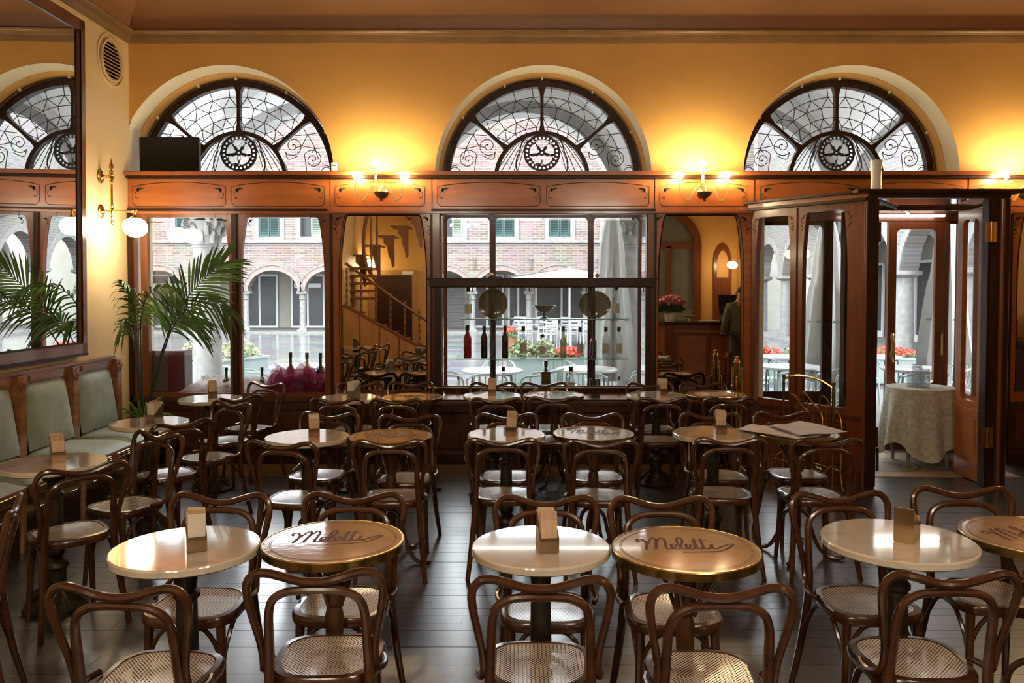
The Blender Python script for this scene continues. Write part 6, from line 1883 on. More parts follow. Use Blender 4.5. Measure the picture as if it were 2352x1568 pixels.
bottle('liquor_flask', 'squat red flask behind the shelf post', (bx(1364), SY + 0.055, S1), 0.205, 0.034, 'red_liquor', sh=0.78, cap=None, neck=0.5)
bottle('liquor_bottle', 'clear bottle with dark square emblem on its label, past the shelf post', (bx(1392), SY, S1), 0.31, 0.036, 'clear_glass', label='label_grey', sh=0.64)
bottle('liquor_bottle', 'clear bottle at the end of the lower glass shelf near the bar mirror', (bx(1422), SY, S1), 0.31, 0.036, 'clear_glass', label='label_grey', sh=0.64)
bottle('liquor_bottle', 'clear bottle at the stair end of the upper glass shelf', (bx(1075.5), SY, S2), 0.315, 0.036, 'clear_glass', label='label_grey', sh=0.64)
bottle('liquor_bottle', 'clear bottle at the bar end of the upper glass shelf', (bx(1415), SY, S2), 0.33, 0.036, 'clear_glass', label='label_grey', sh=0.64)
t = thing('footed_bowl', 'dark footed glass bowl in the middle of the upper shelf', 'bowl', (bx(1250), SY, S2), 0, None)
MB().lathe([(0.0, 0.0), (0.050, 0.0), (0.045, 0.008), (0.015, 0.02), (0.012, 0.055), (0.02, 0.062)], 20).build('foot', 'smoked_glass', t)
MB().lathe([(0.0, 0.060), (0.06, 0.065), (0.085, 0.09), (0.118, 0.128), (0.112, 0.128), (0.08, 0.098), (0.0, 0.075)], 28).build('bowl', 'smoked_glass', t)
def show_plate(lb, x, r, rings, wx=1.0, y=SY + 0.045):
    t = thing('show_plate', lb, 'plate', (x, y, S2 + 0.001), 0, 'smoked plates on the upper shelf')
    m = MB().lathe([(0.0, 0.004), (r * 0.6, 0.004), (r * 0.95, -0.004), (r, -0.006), (r * 0.96, 0.002), (r * 0.6, 0.010), (0.0, 0.010)], 40, (0, 0, r), 'y')
    m.v = [(x2 * wx, y2, z2) for x2, y2, z2 in m.v]; m.build('dish', 'smoked_glass', t)
    m = MB().lathe([(r * 0.985, -0.008), (r * 1.0, -0.008)], 40, (0, 0, r), 'y', caps=False); m.v = [(x2 * wx, y2, z2) for x2, y2, z2 in m.v]; m.build('gilt_rim', 'old_brass', t)
    for s in (-1, 1):
        MB().tube([(s * 0.035, -0.045, 0.002), (s * 0.035, -0.012, 0.07), (s * 0.035, 0.03, 0.002)], 0.003, 6).build('easel_wire', 'black_iron', t)
show_plate('round smoked glass plate standing on the upper shelf at the stair-side post', (1132 - 1180) * 8.1 / 1875, 0.147, 0)
show_plate('oval smoked glass platter standing on the upper shelf at the parasol-side post', (1366 - 1180) * 8.1 / 1875, 0.136, 0, 1.18)
BY = 8.14; B0 = 0.611
bb = lambda px: (px - 1180) * BY / 1875.0
t = bottle('olive_bottle', 'large olive bottle with shoulder ring on the case floor', (bb(1254), BY, B0), 0.36, 0.052, 'olive_glass', sh=0.62, neck=0.30)
MB().lathe([(0.050, 0.225), (0.060, 0.235), (0.060, 0.25), (0.045, 0.258)], 18).build('shoulder_ring', 'olive_glass', t)
bottle('small_bottle', 'clear bottle on the case floor beside the olive bottle', (bb(1312), BY, B0), 0.30, 0.042, 'clear_glass', sh=0.50, label='label_grey')
bottle('small_bottle', 'clear bottle on the case floor behind the dark napkin holder', (bb(1156), BY, B0), 0.30, 0.036, 'clear_glass', sh=0.5)
bottle('small_bottle', 'slim clear bottle on the case floor at its stair end', (bb(1052), BY, B0), 0.20, 0.020, 'clear_glass', sh=0.6)
bottle('small_bottle', 'slim clear bottle on the case floor at its bar end', (bb(1423), BY, B0), 0.20, 0.020, 'clear_glass', sh=0.6)
t = thing('gift_box', 'green framed glass box on the case floor by the shelf post', 'box', (bb(1366), BY - 0.02, B0))
MB().plate(rect(-0.05, 0.05, 0, 0.18), [rect(-0.038, 0.038, 0.012, 0.168)], -0.03, 0.03).build('frame', 'inlay_green', t, False)
MB().box(-0.04, 0.04, -0.02, 0.02, 0.01, 0.17).build('panel', 'smoked_glass', t, False)
# left display window
D0 = 0.671
WB = [(666, 8.12, 0.385, 'black_glass', 'dark wine bottle in the left window, nearest the mullion'), (704, 8.14, 0.38, 'green_glass', 'yellow-green wine bottle between two dark ones in the left window'), (735, 8.12, 0.38, 'black_glass', 'dark wine bottle in the left window beside the frame')]
for (px, yy, h, g, lb) in WB:
    bottle('wine_bottle', lb, ((px - 1180) * yy / 1875, yy, D0), h, 0.042, g, cap='cap_black' if g != 'green_glass' else 'inlay_green', grp='wine bottles in the left window', sh=0.55, label='label_white', neck=0.34)
for (px, yy, lb) in ((518, 8.10, 'dark wine bottle sunk in pale tulle behind the bench table'), (600, 8.12, 'dark wine bottle sunk in pale tulle right of the mullion')):
    bottle('wine_bottle', lb, ((px - 1180) * yy / 1875, yy, D0), 0.235, 0.035, 'black_glass', grp='wine bottles in the left window', sh=0.45, neck=0.36)
def tulle(name, lb, x0, x1, y0, y1, z0, h, mat, seed, layers=5, lump=1.0):
    t = thing(name, lb, 'fabric', (0, 0, 0))
    rg = random.Random(seed)
    for l in range(layers):
        m = MB(); nx, nz = 42, 12
        a = [rg.uniform(0, 6) for _ in range(6)]
        yb = y0 + (y1 - y0) * (l + 0.5) / layers
        for i in range(nx + 1):
            for j in range(nz + 1):
                u, v = i / nx, j / nz
                top = h * (0.62 + 0.22 * math.sin(5 * u + a[0]) + 0.16 * math.sin(13 * u + a[1])) * min(1, 8 * u, 8 * (1 - u)) ** 0.5
                zz = z0 + top * v
                yy = yb + 0.03 * math.sin(19 * u + a[2] + 3 * v) + 0.025 * math.sin(31 * u + a[3] - 5 * v) + 0.03 * math.sin(7 * v + a[4] + 9 * u)
                xx = x0 + (x1 - x0) * u + 0.02 * math.sin(11 * v + a[5] + 14 * u)
                m.v.append((xx, min(max(yy, 7.905), 8.33), zz))
        for i in range(nx):
            for j in range(nz):
                m.f.append((i * (nz + 1) + j, (i + 1) * (nz + 1) + j, (i + 1) * (nz + 1) + j + 1, i * (nz + 1) + j + 1)); m.mi.append(0)
        m.build('tulle_fold', mat, t, True, ang=80)
    return t
tulle('plum_tulle', 'heap of plum tulle around the wine bottles in the left window', -2.40, -1.80, 7.93, 8.08, D0, 0.30, 'tulle_plum', 4, 6)
tulle('pale_tulle', 'long heap of pale pink tulle along the sill of the left window', -3.27, -2.36, 7.93, 8.25, D0, 0.16, 'tulle_pale', 6, 5)
t = thing('feather_trim', 'white fluffy trim lying over the pale tulle', 'trim', (0, 0, 0))
rg = random.Random(8); m = MB()
for k in range(700):
    u = rg.random(); x = -3.15 + 0.80 * u; z = D0 + 0.11 + 0.02 * math.sin(9 * u) + rg.gauss(0, 0.012); yy = 8.22 + rg.gauss(0, 0.02)
    d = Vector((rg.gauss(0, 1), rg.gauss(0, 1), rg.gauss(0.4, 1))).normalized() * 0.03
    s = Vector((d.z, 0, -d.x)).normalized() * 0.0025
    p = Vector((x, yy, z)); m.add([p - s, p + s, p + d], [(0, 1, 2)])
o = m.build('fluff', 'white_fluff', t, False); o['kind'] = 'stuff'
t = thing('display_box', 'plum and grey display box in the corner of the left window', 'box', (-3.45, 8.17, D0))
MB().bevbox(-0.185, 0.185, -0.10, 0.10, 0, 0.40, 0.004).build('body', 'grey_box', t)
MB().bevbox(0.02, 0.187, -0.102, -0.09, 0.0, 0.402, 0.002).build('plum_front', 'plum_box', t)
MB().bevbox(-0.19, 0.19, -0.105, 0.105, 0.395, 0.402, 0.002).build('lid', 'plum_box', t)
t = thing('tulle_curtain', 'sheer pinkish tulle curtain falling across the corner of the left window', 'curtain', (0, 0, 0))
m = MB(); n = 26
for i in range(n + 1):
    v = i / n
    for k in range(9):
        u = k / 8
        wd = 0.06 + 0.36 * v ** 1.6
        m.v.append((-3.52 + wd * u, 7.98 + 0.03 * math.sin(7 * u + 4 * v) + 0.05 * v, 2.33 - 1.30 * v))
for i in range(n):
    for k in range(8):
        m.f.append((i * 9 + k, i * 9 + k + 1, (i + 1) * 9 + k + 1, (i + 1) * 9 + k)); m.mi.append(0)
m.build('veil', 'tulle_curtain', t, True, ang=80)
MB().bar((-3.55, 7.98, 2.335), (-3.42, 7.98, 2.335), 0.006).build('rod', 'brass', t)

# ------------------------------------------------------------------ palm
palm = thing('potted_palm', 'potted palm with arching fronds beside the left window', 'plant', (-3.43, 7.56, 0))
MB().lathe([(0.0, 0.0), (0.10, 0.0), (0.13, 0.24), (0.155, 0.46), (0.165, 0.47), (0.165, 0.50), (0.145, 0.50), (0.14, 0.45), (0.0, 0.44)], 24).build('pot', 'pot_clay', palm)
def leaflet(m, p, d, ln, w, up, droop):
    d = d.normalized(); s = d.cross(up)
    if s.length < 1e-4: s = d.orthogonal()
    s.normalize()
    L = []
    n = 5
    for i in range(n + 1):
        t = i / n
        q = p + d * ln * t + Vector((0, 0, -1)) * droop * ln * t * t
        ww = w * math.sin(PI * min(1, 0.12 + 0.88 * t)) ** 0.7 if i < n else 0.0005
        L += [q + s * ww, q - s * ww]
    m.add(L, [(2 * i, 2 * i + 1, 2 * i + 3, 2 * i + 2) for i in range(n)])
def clampw(p):
    return Vector((max(p.x, -3.66), min(p.y, 7.80), p.z))
def pxp(px, py, yy):
    return Vector(((px - 1180) * yy / 1875.0 + 3.43, yy - 7.56, 1.7 + (660 - py) * yy / 1875.0))
def frond(path, t0, n, ln, w=0.010, droop=0.25, spread=1.0, seed=0, side=(1, -1), curl=0.0):
    rg = random.Random(seed)
    P = spline([pxp(*p) for p in path], 8)
    m = MB(); m.tube(P, [0.008 * (1 - 0.75 * i / (len(P) - 1)) for i in range(len(P))], 6)
    fr = m.build('frond_stem', 'palm_stem', palm)
    m = MB()
    for k in range(n):
        t = t0 + (1 - t0) * k / (n - 1)
        i = min(int(t * (len(P) - 1)), len(P) - 2)
        p = P[i]; tan = (P[i + 1] - P[i]).normalized()
        view = Vector((0, -1, 0.15))
        nrm = tan.cross(view).normalized()
        u = (k / (n - 1))
        L = ln * (0.55 + 0.45 * math.sin(PI * (0.18 + 0.72 * u))) * rg.uniform(0.9, 1.08)
        for s in side:
            d = nrm * s * spread * (1 - 0.55 * u) + tan * (0.55 + 0.75 * u) + Vector((0, rg.uniform(-0.35, 0.2), 0))
            leaflet(m, p, d, L, w, view, droop * rg.uniform(0.6, 1.4))
    m.v = [tuple(clampw(Vector(q) + Vector((-3.43, 7.56, 0))) - Vector((-3.43, 7.56, 0))) for q in m.v]
    o = m.build('leaflets', 'palm_leaf', fr, False)
    o['kind'] = 'stuff'
frond([(332, 955, 7.55), (362, 840, 7.48), (392, 748, 7.40), (425, 690, 7.34), (470, 640, 7.30), (515, 603, 7.28)], 0.46, 26, 0.42, 0.0115, 0.22, 1.0, 1)
frond([(334, 955, 7.55), (365, 840, 7.42), (398, 748, 7.30), (440, 705, 7.2), (490, 692, 7.12), (525, 715, 7.06)], 0.48, 18, 0.28, 0.010, 0.75, 1.0, 2)
frond([(330, 955, 7.56), (355, 850, 7.52), (390, 760, 7.48), (420, 735, 7.5), (455, 740, 7.52)], 0.5, 16, 0.30, 0.011, 0.55, 0.9, 3)
frond([(322, 955, 7.55), (315, 820, 7.5), (312, 740, 7.45), (302, 680, 7.35), (288, 650, 7.25)], 0.45, 20, 0.26, 0.011, 0.8, 0.8, 4)
frond([(325, 955, 7.55), (322, 800, 7.45), (325, 720, 7.35), (345, 670, 7.28), (385, 660, 7.2), (410, 680, 7.12)], 0.42, 16, 0.20, 0.010, 0.85, 0.9, 5)
frond([(324, 955, 7.56), (318, 830, 7.62), (320, 745, 7.68), (340, 705, 7.7), (370, 715, 7.7)], 0.5, 16, 0.24, 0.010, 0.8, 0.8, 6)
frond([(322, 955, 7.55), (312, 840, 7.4), (300, 770, 7.3), (292, 740, 7.2), (285, 742, 7.1)], 0.5, 14, 0.22, 0.010, 0.9, 0.7, 7)
m = MB(); rg = random.Random(5)
for k in range(46):
    a = rg.uniform(0, 2 * PI); el = rg.uniform(0.5, 1.35)
    d = Vector((math.cos(a) * math.cos(el), math.sin(a) * math.cos(el) * 0.8, math.sin(el)))
    leaflet(m, Vector((0.03 * math.cos(a), 0.03 * math.sin(a), 0.46)), d, rg.uniform(0.26, 0.46), 0.008, Vector((0.3, -1, 0.2)), rg.uniform(0.1, 0.9))
m.v = [tuple(clampw(Vector(q) + Vector((-3.43, 7.56, 0))) - Vector((-3.43, 7.56, 0))) for q in m.v]
o = m.build('grass_blades', 'grass_leaf', palm, False); o['kind'] = 'stuff'

# ------------------------------------------------------------------ side table in the lobby, ashtrays
t = thing('side_table', 'small round table under a lace cloth inside the lobby', 'table', (3.93, 7.86, 0))
for (x, y) in ((-0.16, -0.14), (0.16, -0.14), (-0.16, 0.14), (0.16, 0.14)):
    MB().lathe([(0.017, 0), (0.024, 0.70)], 10, (x * 1.15, y * 1.15, 0)).build('leg', 'table_leg_paint', t)
MB().lathe([(0, 0.70), (0.29, 0.70), (0.30, 0.71), (0.30, 0.735), (0, 0.735)], 36).build('top', 'table_leg_paint', t)
tc = thing('lace_cloth', 'pale lace cloth hanging in folds from the lobby side table', 'tablecloth', (3.93, 7.86, 0))
m = MB(); n = 96; rows = 12
for j in range(rows + 1):
    v = j / rows
    for k in range(n):
        a = 2 * PI * k / n
        fold = math.sin(11 * a + 0.7) + 0.5 * math.sin(7 * a + 2.0)
        r = 0.308 + 0.075 * v + 0.030 * v ** 0.8 * fold
        hem = 0.50 + 0.16 * abs(math.cos(2 * a + 0.5)) ** 1.5
        z = 0.742 - hem * v - (0.006 * (k % 2) if j == rows else 0)
        m.v.append((r * math.cos(a), r * math.sin(a), z))
for j in range(rows):
    for k in range(n):
        m.f.append((j * n + k, (j + 1) * n + k, (j + 1) * n + (k + 1) % n, j * n + (k + 1) % n)); m.mi.append(0)
m.build('cloth_drape', 'lace_cloth', tc, True, ang=70)
MB().lathe([(0.0, 0.7455), (0.29, 0.745), (0.309, 0.741)], n).build('cloth_top', 'lace_cloth', tc)
ash = None
k = 0
for (x, y, cnt, nm) in ((3.835, 7.83, 4, 'outer'), (3.935, 7.80, 5, 'front'), (3.93, 7.93, 6, 'rear')):
    for i in range(cnt):
        if ash is None:
            ash = thing('ashtray', 'x', 'ashtray')
            MB().lathe([(0.0, 0.0), (0.042, 0.0), (0.049, 0.006), (0.049, 0.032), (0.040, 0.032), (0.036, 0.010), (0.0, 0.008)], 20).build('dish', 'crystal', ash)
            for q in range(3):
                a = q * 2 * PI / 3
                MB().box(0.040 * math.cos(a) - .006, 0.040 * math.cos(a) + .006, 0.040 * math.sin(a) - .006, 0.040 * math.sin(a) + .006, 0.028, 0.034).build('notch', 'crystal', ash, False)
            o = ash
        else:
            o = copy_tree(ash)
        o.location = (x, y, 0.746 + 0.035 * i); o.rotation_euler = (0, 0, k * 0.7)
        pos = 'bottom' if i == 0 else ('top' if i == cnt - 1 else ['', 'second', 'third', 'fourth', 'fifth'][i])
        o['label'] = 'glass ashtray, %s from below in the %s stack on the lace cloth' % (pos, nm) if pos not in ('bottom', 'top') else '%s glass ashtray of the %s stack on the lace cloth' % (pos, nm)
        o['group'] = 'stacked glass ashtrays'
        k += 1

# ------------------------------------------------------------------ brass rack and umbrella stand
t = thing('magazine_rack', 'arched brass newspaper rack in front of the lobby screen', 'rack')
Q0, Q1 = Vector((2.30, 6.93, 0)), Vector((2.50, 6.36, 0))
dirq = (Q1 - Q0)
nq = Vector((-dirq.y, dirq.x, 0)).normalized()
for q in (Q0, Q1):
    MB().lathe([(0.016, 0), (0.011, 0.02), (0.011, 0.93), (0.017, 0.94), (0.017, 0.955), (0.0, 0.965)], 10, q).build('post', 'old_brass', t)
top = spline([Q0 + Vector((0, 0, 0.925)), Q0.lerp(Q1, 0.25) + Vector((0, 0, 0.965)), Q0.lerp(Q1, 0.5) + Vector((0, 0, 0.972)), Q0.lerp(Q1, 0.75) + Vector((0, 0, 0.962)), Q1 + Vector((0, 0, 0.915))], 6)
MB().tube(top, 0.010, 8).build('top_rail', 'brass', t)
for (s, u0, u1) in ((1, 0.15, 0.62), (-1, 0.30, 0.78), (1, 0.55, 0.98)):
    a, b2 = Q0.lerp(Q1, u0) + nq * 0.09 * s, Q0.lerp(Q1, u1) + nq * 0.09 * s
    p = spline([a + Vector((0, 0, 0.25)), a + Vector((0, 0, 0.62)), a.lerp(b2, 0.12) + Vector((0, 0, 0.82)), a.lerp(b2, 0.6) + Vector((0, 0, 0.74)), b2 + Vector((0, 0, 0.64)), b2 + Vector((0, 0, 0.25))], 5)
    MB().tube(p, 0.007, 7).build('rack_loop', 'old_brass', t)
    for w in (0.35, 0.65):
        c = a.lerp(b2, w)
        MB().bar(c + Vector((0, 0, 0.25)), c + Vector((0, 0, 0.76)), 0.005, 6).build('rack_bar', 'old_brass', t)
for s in (-1, 1):
    MB().bar(Q0 + nq * 0.09 * s + Vector((0, 0, 0.25)), Q1 + nq * 0.09 * s + Vector((0, 0, 0.25)), 0.008).build('lower_rail', 'old_brass', t)
    for q in (Q0, Q1):
        MB().tube(spline([q + Vector((0, 0, 0.30)), q + nq * 0.07 * s + Vector((0, 0, 0.26)), q + nq * 0.10 * s + Vector((0, 0, 0.12)), q + nq * 0.15 * s + Vector((0, 0, 0.006))], 4), 0.008, 7).build('foot', 'old_brass', t)
t = thing('umbrella_stand', 'tall polished brass tube stand below the bar mirror', 'stand', (2.055, 7.50, 0))
MB().lathe([(0.0, 0.0), (0.10, 0.0), (0.10, 0.02), (0.05, 0.035)], 20).build('base', 'brass', t)
MB().lathe([(0.026, 0.03), (0.026, 1.0), (0.032, 1.01), (0.02, 1.04), (0.026, 1.055), (0.0, 1.075)], 14).build('column', 'brass', t)
for k in range(6):
    a = k * PI / 3 + 0.2
    MB().lathe([(0.012, 0.03), (0.012, 0.80 + 0.16 * (k % 3) * 0.5), (0.0, 0.81 + 0.16 * (k % 3) * 0.5)], 10, (0.048 * math.cos(a), 0.048 * math.sin(a), 0)).build('tube', 'brass', t)
# ------------------------------------------------------------------ what the pier mirrors show: the far end of the room
# staircase
st = thing('staircase', 'wooden staircase with turned balusters, seen in the left pier mirror', 'staircase')
x0, x1, yS = -2.02, -3.66, -1.75
n = 8
P0, P1 = (x0, 0.40), (x1, 1.34)
MB().plate([(x0 + 0.55, 0.0), (x0 + 0.45, 0.16), (x1, 1.30), (x1, 0.0)], (), yS - 0.02, yS + 0.02).build('side_panel', 'light_panel', st, False)
for k in range(1, 5):
    xx = x0 + 0.4 - 0.42 * k
    MB().bevbox(xx - 0.012, xx + 0.012, yS + 0.015, yS + 0.028, 0.02, 0.15 + (0.45 - (xx - x0)) * 0.565 - 0.02, 0.003).build('panel_batten', 'stair_wood', st)
s = MB(); s.tube([(x0 + 0.46, yS, 0.17), (x1, yS, 1.33)], 0.035, 6); s.build('stringer', 'stair_wood', st)
for k in range(n + 1):
    xx = x0 + 0.45 - k * 0.25
    z = 0.16 + k * 0.142
    MB().bevbox(max(xx - 0.29, XL + .02), xx, yS - 0.85, yS - 0.02, z - 0.03, z, 0.006).build('tread', 'stair_wood', st)
rail = spline([(x0 + 0.50, yS, 0.80), (x0 + 0.20, yS, 0.96), (x0 - 0.4, yS, 1.36), (x0 - 1.0, yS, 1.80), (x1 + 0.05, yS, 2.22)], 6)
MB().tube(rail, 0.032, 8).build('handrail', 'stair_wood', st)
for k in range(7):
    xx = x0 + 0.30 - k * 0.31
    zb = 0.17 + (x0 + 0.46 - xx) * 0.566; zt = zb + 0.80
    prof = [(0.022, 0)]
    for j in range(6):
        z = 0.8 * j / 6
        prof += [(0.018, z + 0.02), (0.030, z + 0.05), (0.030, z + 0.065), (0.018, z + 0.09)]
    prof += [(0.018, 0.80)]
    MB().lathe(prof, 10, (xx, yS, zb)).build('baluster', 'stair_wood', st)
rail2 = spline([(x1 + 0.55, yS - 0.9, 1.85), (x1 + 0.35, yS - 1.0, 2.15), (x1 + 0.25, yS - 1.05, 2.6), (x1 + 0.3, yS - 1.1, 3.2), (x1 + 0.5, yS - 1.2, 3.7)], 6)
MB().tube(rail2, 0.04, 8).build('handrail', 'stair_wood', st)
for (dx, z) in ((0.42, 2.0), (0.55, 2.4)):
    MB().lathe([(0.02, 0), (0.03, 0.1), (0.02, 0.2), (0.03, 0.5), (0.02, 0.9), (0.028, 1.3)], 10, (x1 + dx, yS - 1.1, z)).build('baluster', 'stair_wood', st)
for k in range(7):
    xx = x1 + 0.2 + 0.32 * k; z = 2.05 + 0.22 * k
    MB().bevbox(xx - 0.30 if k else XL + .02, xx + 0.10, yS - 1.9, yS - 1.1, z + 0.36, z + 0.40, 0.006).build('tread', 'stair_wood', st)
    MB().plate([(xx - 0.14, z + 0.36), (xx + 0.10, z + 0.36), (xx + 0.10, z - 0.30), (xx + 0.05, z - 0.34), (xx + 0.02, z - 0.18), (xx - 0.04, z - 0.02), (xx - 0.06, z + 0.14), (xx - 0.14, z + 0.22)], (), yS - 1.16, yS - 1.10).build('step_bracket', 'stair_wood', st, False)
for k in range(5):
    z = 1.45 + 0.17 * k
    MB().bevbox(XL + .01, XL + 0.50, yS - 1.55, yS - 0.85, z - 0.03, z + 0.03, 0.006).build('winder', 'stair_wood', st)
t = thing('stair_lamp', 'glowing wall globe behind the winding steps, seen in the left pier mirror', 'lamp', (-3.45, -3.9, 2.25))
MB().ball((0, 0, 0), 0.12, 18).build('globe', 'globe', t)
MB().lathe([(0.05, -0.49), (0.05, -0.47), (0.012, -0.45), (0.012, -0.08)], 12, (0, 0, 0.0), 'y').build('bracket', 'brass', t)
# doorway beneath the stairs
d2 = structure('door_2', 'dark door in a lit orange frame under the stairs')
MB().plate(rect(-3.56, -2.38, 0, 2.13), [rect(-3.38, -2.50, 0.0 + 0.01, 2.0)], YB, YB + 0.08).build('frame', 'light_panel', d2, False)
MB().box(-3.39, -2.49, YB + 0.005, YB + 0.04, 0.0, 2.01).build('door_panel', 'door_dark', d2, False)
MB().bevbox(-2.74, -2.46, YB + 0.08, YB + 0.11, 2.02, 2.10, 0.004).build('exit_lamp', 'white_china', d2)
# arched glazed door and narrow pointed door on the bar side
d3 = structure('door_3', 'wide arched glazed cupboard behind the bar')
arch_o = [(2.30, 0), (4.60, 0), (4.60, 2.75)] + arc(3.45, 2.75, 1.15, 0, 180, 20, 0.95)[1:-1] + [(2.30, 2.75)]
arch_i = [(2.45, 0.1), (4.42, 0.1), (4.42, 2.70)] + arc(3.435, 2.70, 0.985, 0, 180, 20, 0.82)[1:-1] + [(2.45, 2.70)]
MB().plate(arch_o, [arch_i], YB, YB + 0.14).build('arch_frame', 'post_wood', d3, False)
MB().plate(arch_i, (), YB + 0.005, YB + 0.03).build('glazing', 'grey_glass', d3, False)
for x in (3.05, 3.80):
    MB().bevbox(x - 0.06, x + 0.06, YB + 0.03, YB + 0.12, 0.1, 2.72, 0.006).build('stile', 'post_wood', d3)
MB().bevbox(2.45, 4.42, YB + 0.03, YB + 0.12, 2.66, 2.80, 0.006).build('transom', 'post_wood', d3)
d4 = structure('door_4', 'narrow arched wooden door beside the bar')
ao = [(4.92, 0), (5.36, 0), (5.36, 2.3)] + arc(5.14, 2.3, 0.22, 0, 180, 10, 0.48)[1:-1] + [(4.92, 2.3)]
MB().plate(ao, (), YB + 0.002, YB + 0.05).build('door_panel', 'post_wood', d4, False)
ai = [(5.0, 1.95), (5.28, 1.95), (5.28, 2.25)] + arc(5.14, 2.25, 0.14, 0, 180, 10, 0.36)[1:-1] + [(5.0, 2.25)]
MB().plate(ai, (), YB + 0.05, YB + 0.056).build('fanlight', 'ochre_plaster', d4, False)
tag(MB().box(5.50, XR, YB, YB + 1.3, 0, 4.2).build('wall_return', 'ochre_plaster', None, False), 'ochre wall return beside the narrow arched door', kind='structure')
globe_lamp('brass wall lamp with two globes, seen in the mirror beside the entrance', 5.50, YB + 0.75, -1)
t = thing('picture_frame', 'small framed print on the wall return, seen in the bar mirror', 'picture', (5.75, YB + 1.302, 1.75))
MB().plate(rect(-0.16, 0.16, -0.25, 0.25), [rect(-0.12, 0.12, -0.21, 0.21)], 0, 0.03).build('frame', 'dark_wood', t, False)
MB().box(-0.13, 0.13, 0.0, 0.01, -0.22, 0.22).build('print', 'poster_white', t, False)
# bar counter
bc = thing('bar_counter', 'panelled wooden bar counter, seen in the mirror beside the entrance', 'counter')
MB().plate([(2.66, 0.35), (2.62, 0.95), (2.70, 1.20), (2.85, 1.27), (5.9, 1.27), (5.9, 0.35)], (), 0.0, 1.04, 'xy').build('body', 'post_wood', bc, False)
MB().plate([(2.60, 0.30), (2.56, 0.97), (2.66, 1.26), (2.84, 1.33), (5.95, 1.33), (5.95, 0.30)], (), 1.04, 1.09, 'xy').build('top', 'dark_wood', bc, False)
for k in range(5):
    a = 2.92 + 0.58 * k
    MB().bevbox(a, a + 0.50, 1.27, 1.285, 0.14, 0.84, 0.006).build('front_panel', 'panel_wood', bc)
    MB().bevbox(a + 0.535, a + 0.555, 1.27, 1.30, 0.05, 1.02, 0.005).build('pilaster', 'panel_wood', bc)
MB().bevbox(2.84, 5.9, 1.27, 1.31, 0.90, 0.94, 0.006).build('moulding', 'panel_wood', bc)
t = thing('hydrangea', 'pot of pink flowers on the bar counter', 'plant', (2.82, 1.05, 1.09), 0)
MB().lathe([(0.0, 0), (0.085, 0), (0.115, 0.15), (0.11, 0.16), (0.0, 0.14)], 18).build('pot', 'white_china', t)
foliage(t, 'leaves', 'leaf_dark', (0, 0, 0.22), 0.24, 0.2, 0.13, 260, 0.06, 41)
foliage(t, 'pink_flowers', 'flower_pink', (0, 0, 0.33), 0.26, 0.2, 0.14, 420, 0.035, 42)
t = thing('fruit_stand', 'small white footed dish with green fruit on the bar counter', 'dish', (3.15, 1.10, 1.09))
MB().lathe([(0.0, 0), (0.05, 0), (0.015, 0.02), (0.015, 0.06), (0.13, 0.10), (0.125, 0.105), (0.0, 0.075)], 20).build('stand', 'white_china', t)
MB().ball((0, 0, 0.16), 0.075, 14).build('glass_cover', 'crystal', t)
t = thing('cash_register', 'dark cash register screen on the bar counter', 'register', (3.95, 0.85, 1.09))
MB().bevbox(-0.16, 0.16, -0.15, 0.15, 0, 0.12, 0.01).build('base', 'black_panel', t)
m = MB().bevbox(-0.20, 0.20, 0.0, 0.04, 0.12, 0.48, 0.01); m.v = [(x, y - 0.25 * (z - 0.12), z) for x, y, z in m.v]; m.build('screen', 'black_panel', t)
t = thing('paper_pad', 'stack of white paper on the bar counter', 'paper', (3.48, 1.12, 1.09))
for k in range(4):
    MB().bevbox(-0.15, 0.15, -0.10, 0.10, 0.005 * k, 0.005 * k + 0.0045, 0.001).build('sheet', 'pale_paper', t)
# bar back cabinet along the right wall
t = thing('back_bar', 'dark bar cabinet at the right wall, seen in the last mirror', 'cabinet', (0, 0, 0))
MB().bevbox(6.02, 6.58, 3.2, 6.4, 0, 1.02, 0.01).build('body', 'door_dark', t)
MB().bevbox(5.98, 6.59, 3.15, 6.45, 1.02, 1.06, 0.008).build('top', 'dark_wood', t)
for k in range(4):
    MB().bevbox(6.005, 6.02, 3.25 + 0.79 * k, 3.95 + 0.79 * k, 0.1, 0.95, 0.006).build('door', 'dark_wood', t)
for (y, c2, h) in ((4.9, 'red_paint', 0.34), (5.2, 'brass', 0.22), (5.5, 'red_paint', 0.28)):
    o = thing('bar_canister', {'4.9': 'tall red canister on the back bar', '5.2': 'low brass canister on the back bar', '5.5': 'shorter red canister on the back bar'}[str(y)], 'canister', (6.25, y, 1.06), 0, 'canisters on the back bar')
    MB().lathe([(0, 0), (0.08, 0), (0.085, h * 0.8), (0.05, h * 0.95), (0.05, h), (0, h)], 16).build('body', c2, o)
    MB().lathe([(0.055, h), (0.055, h + 0.02), (0, h + 0.03)], 14).build('lid', 'old_brass', o)

# ------------------------------------------------------------------ man standing at the bar (his back shows in the mirror)
def skinned(name, V, E, rad, mat, parent=None, root=0, sub=2):
    me = bpy.data.meshes.new(name)
    me.from_pydata(V, E, [])
    o = bpy.data.objects.new(name, me); COL.objects.link(o)
    md = o.modifiers.new('skin', 'SKIN'); md.use_smooth_shade = True
    sk = me.skin_vertices[0].data
    for i, r in enumerate(rad):
        sk[i].radius = r if isinstance(r, tuple) else (r, r)
        sk[i].use_root = (i == root)
    ms = o.modifiers.new('sub', 'SUBSURF'); ms.levels = sub; ms.render_levels = sub
    me.materials.append(MATS[mat])
    if parent is not None: o.parent = parent
    return o
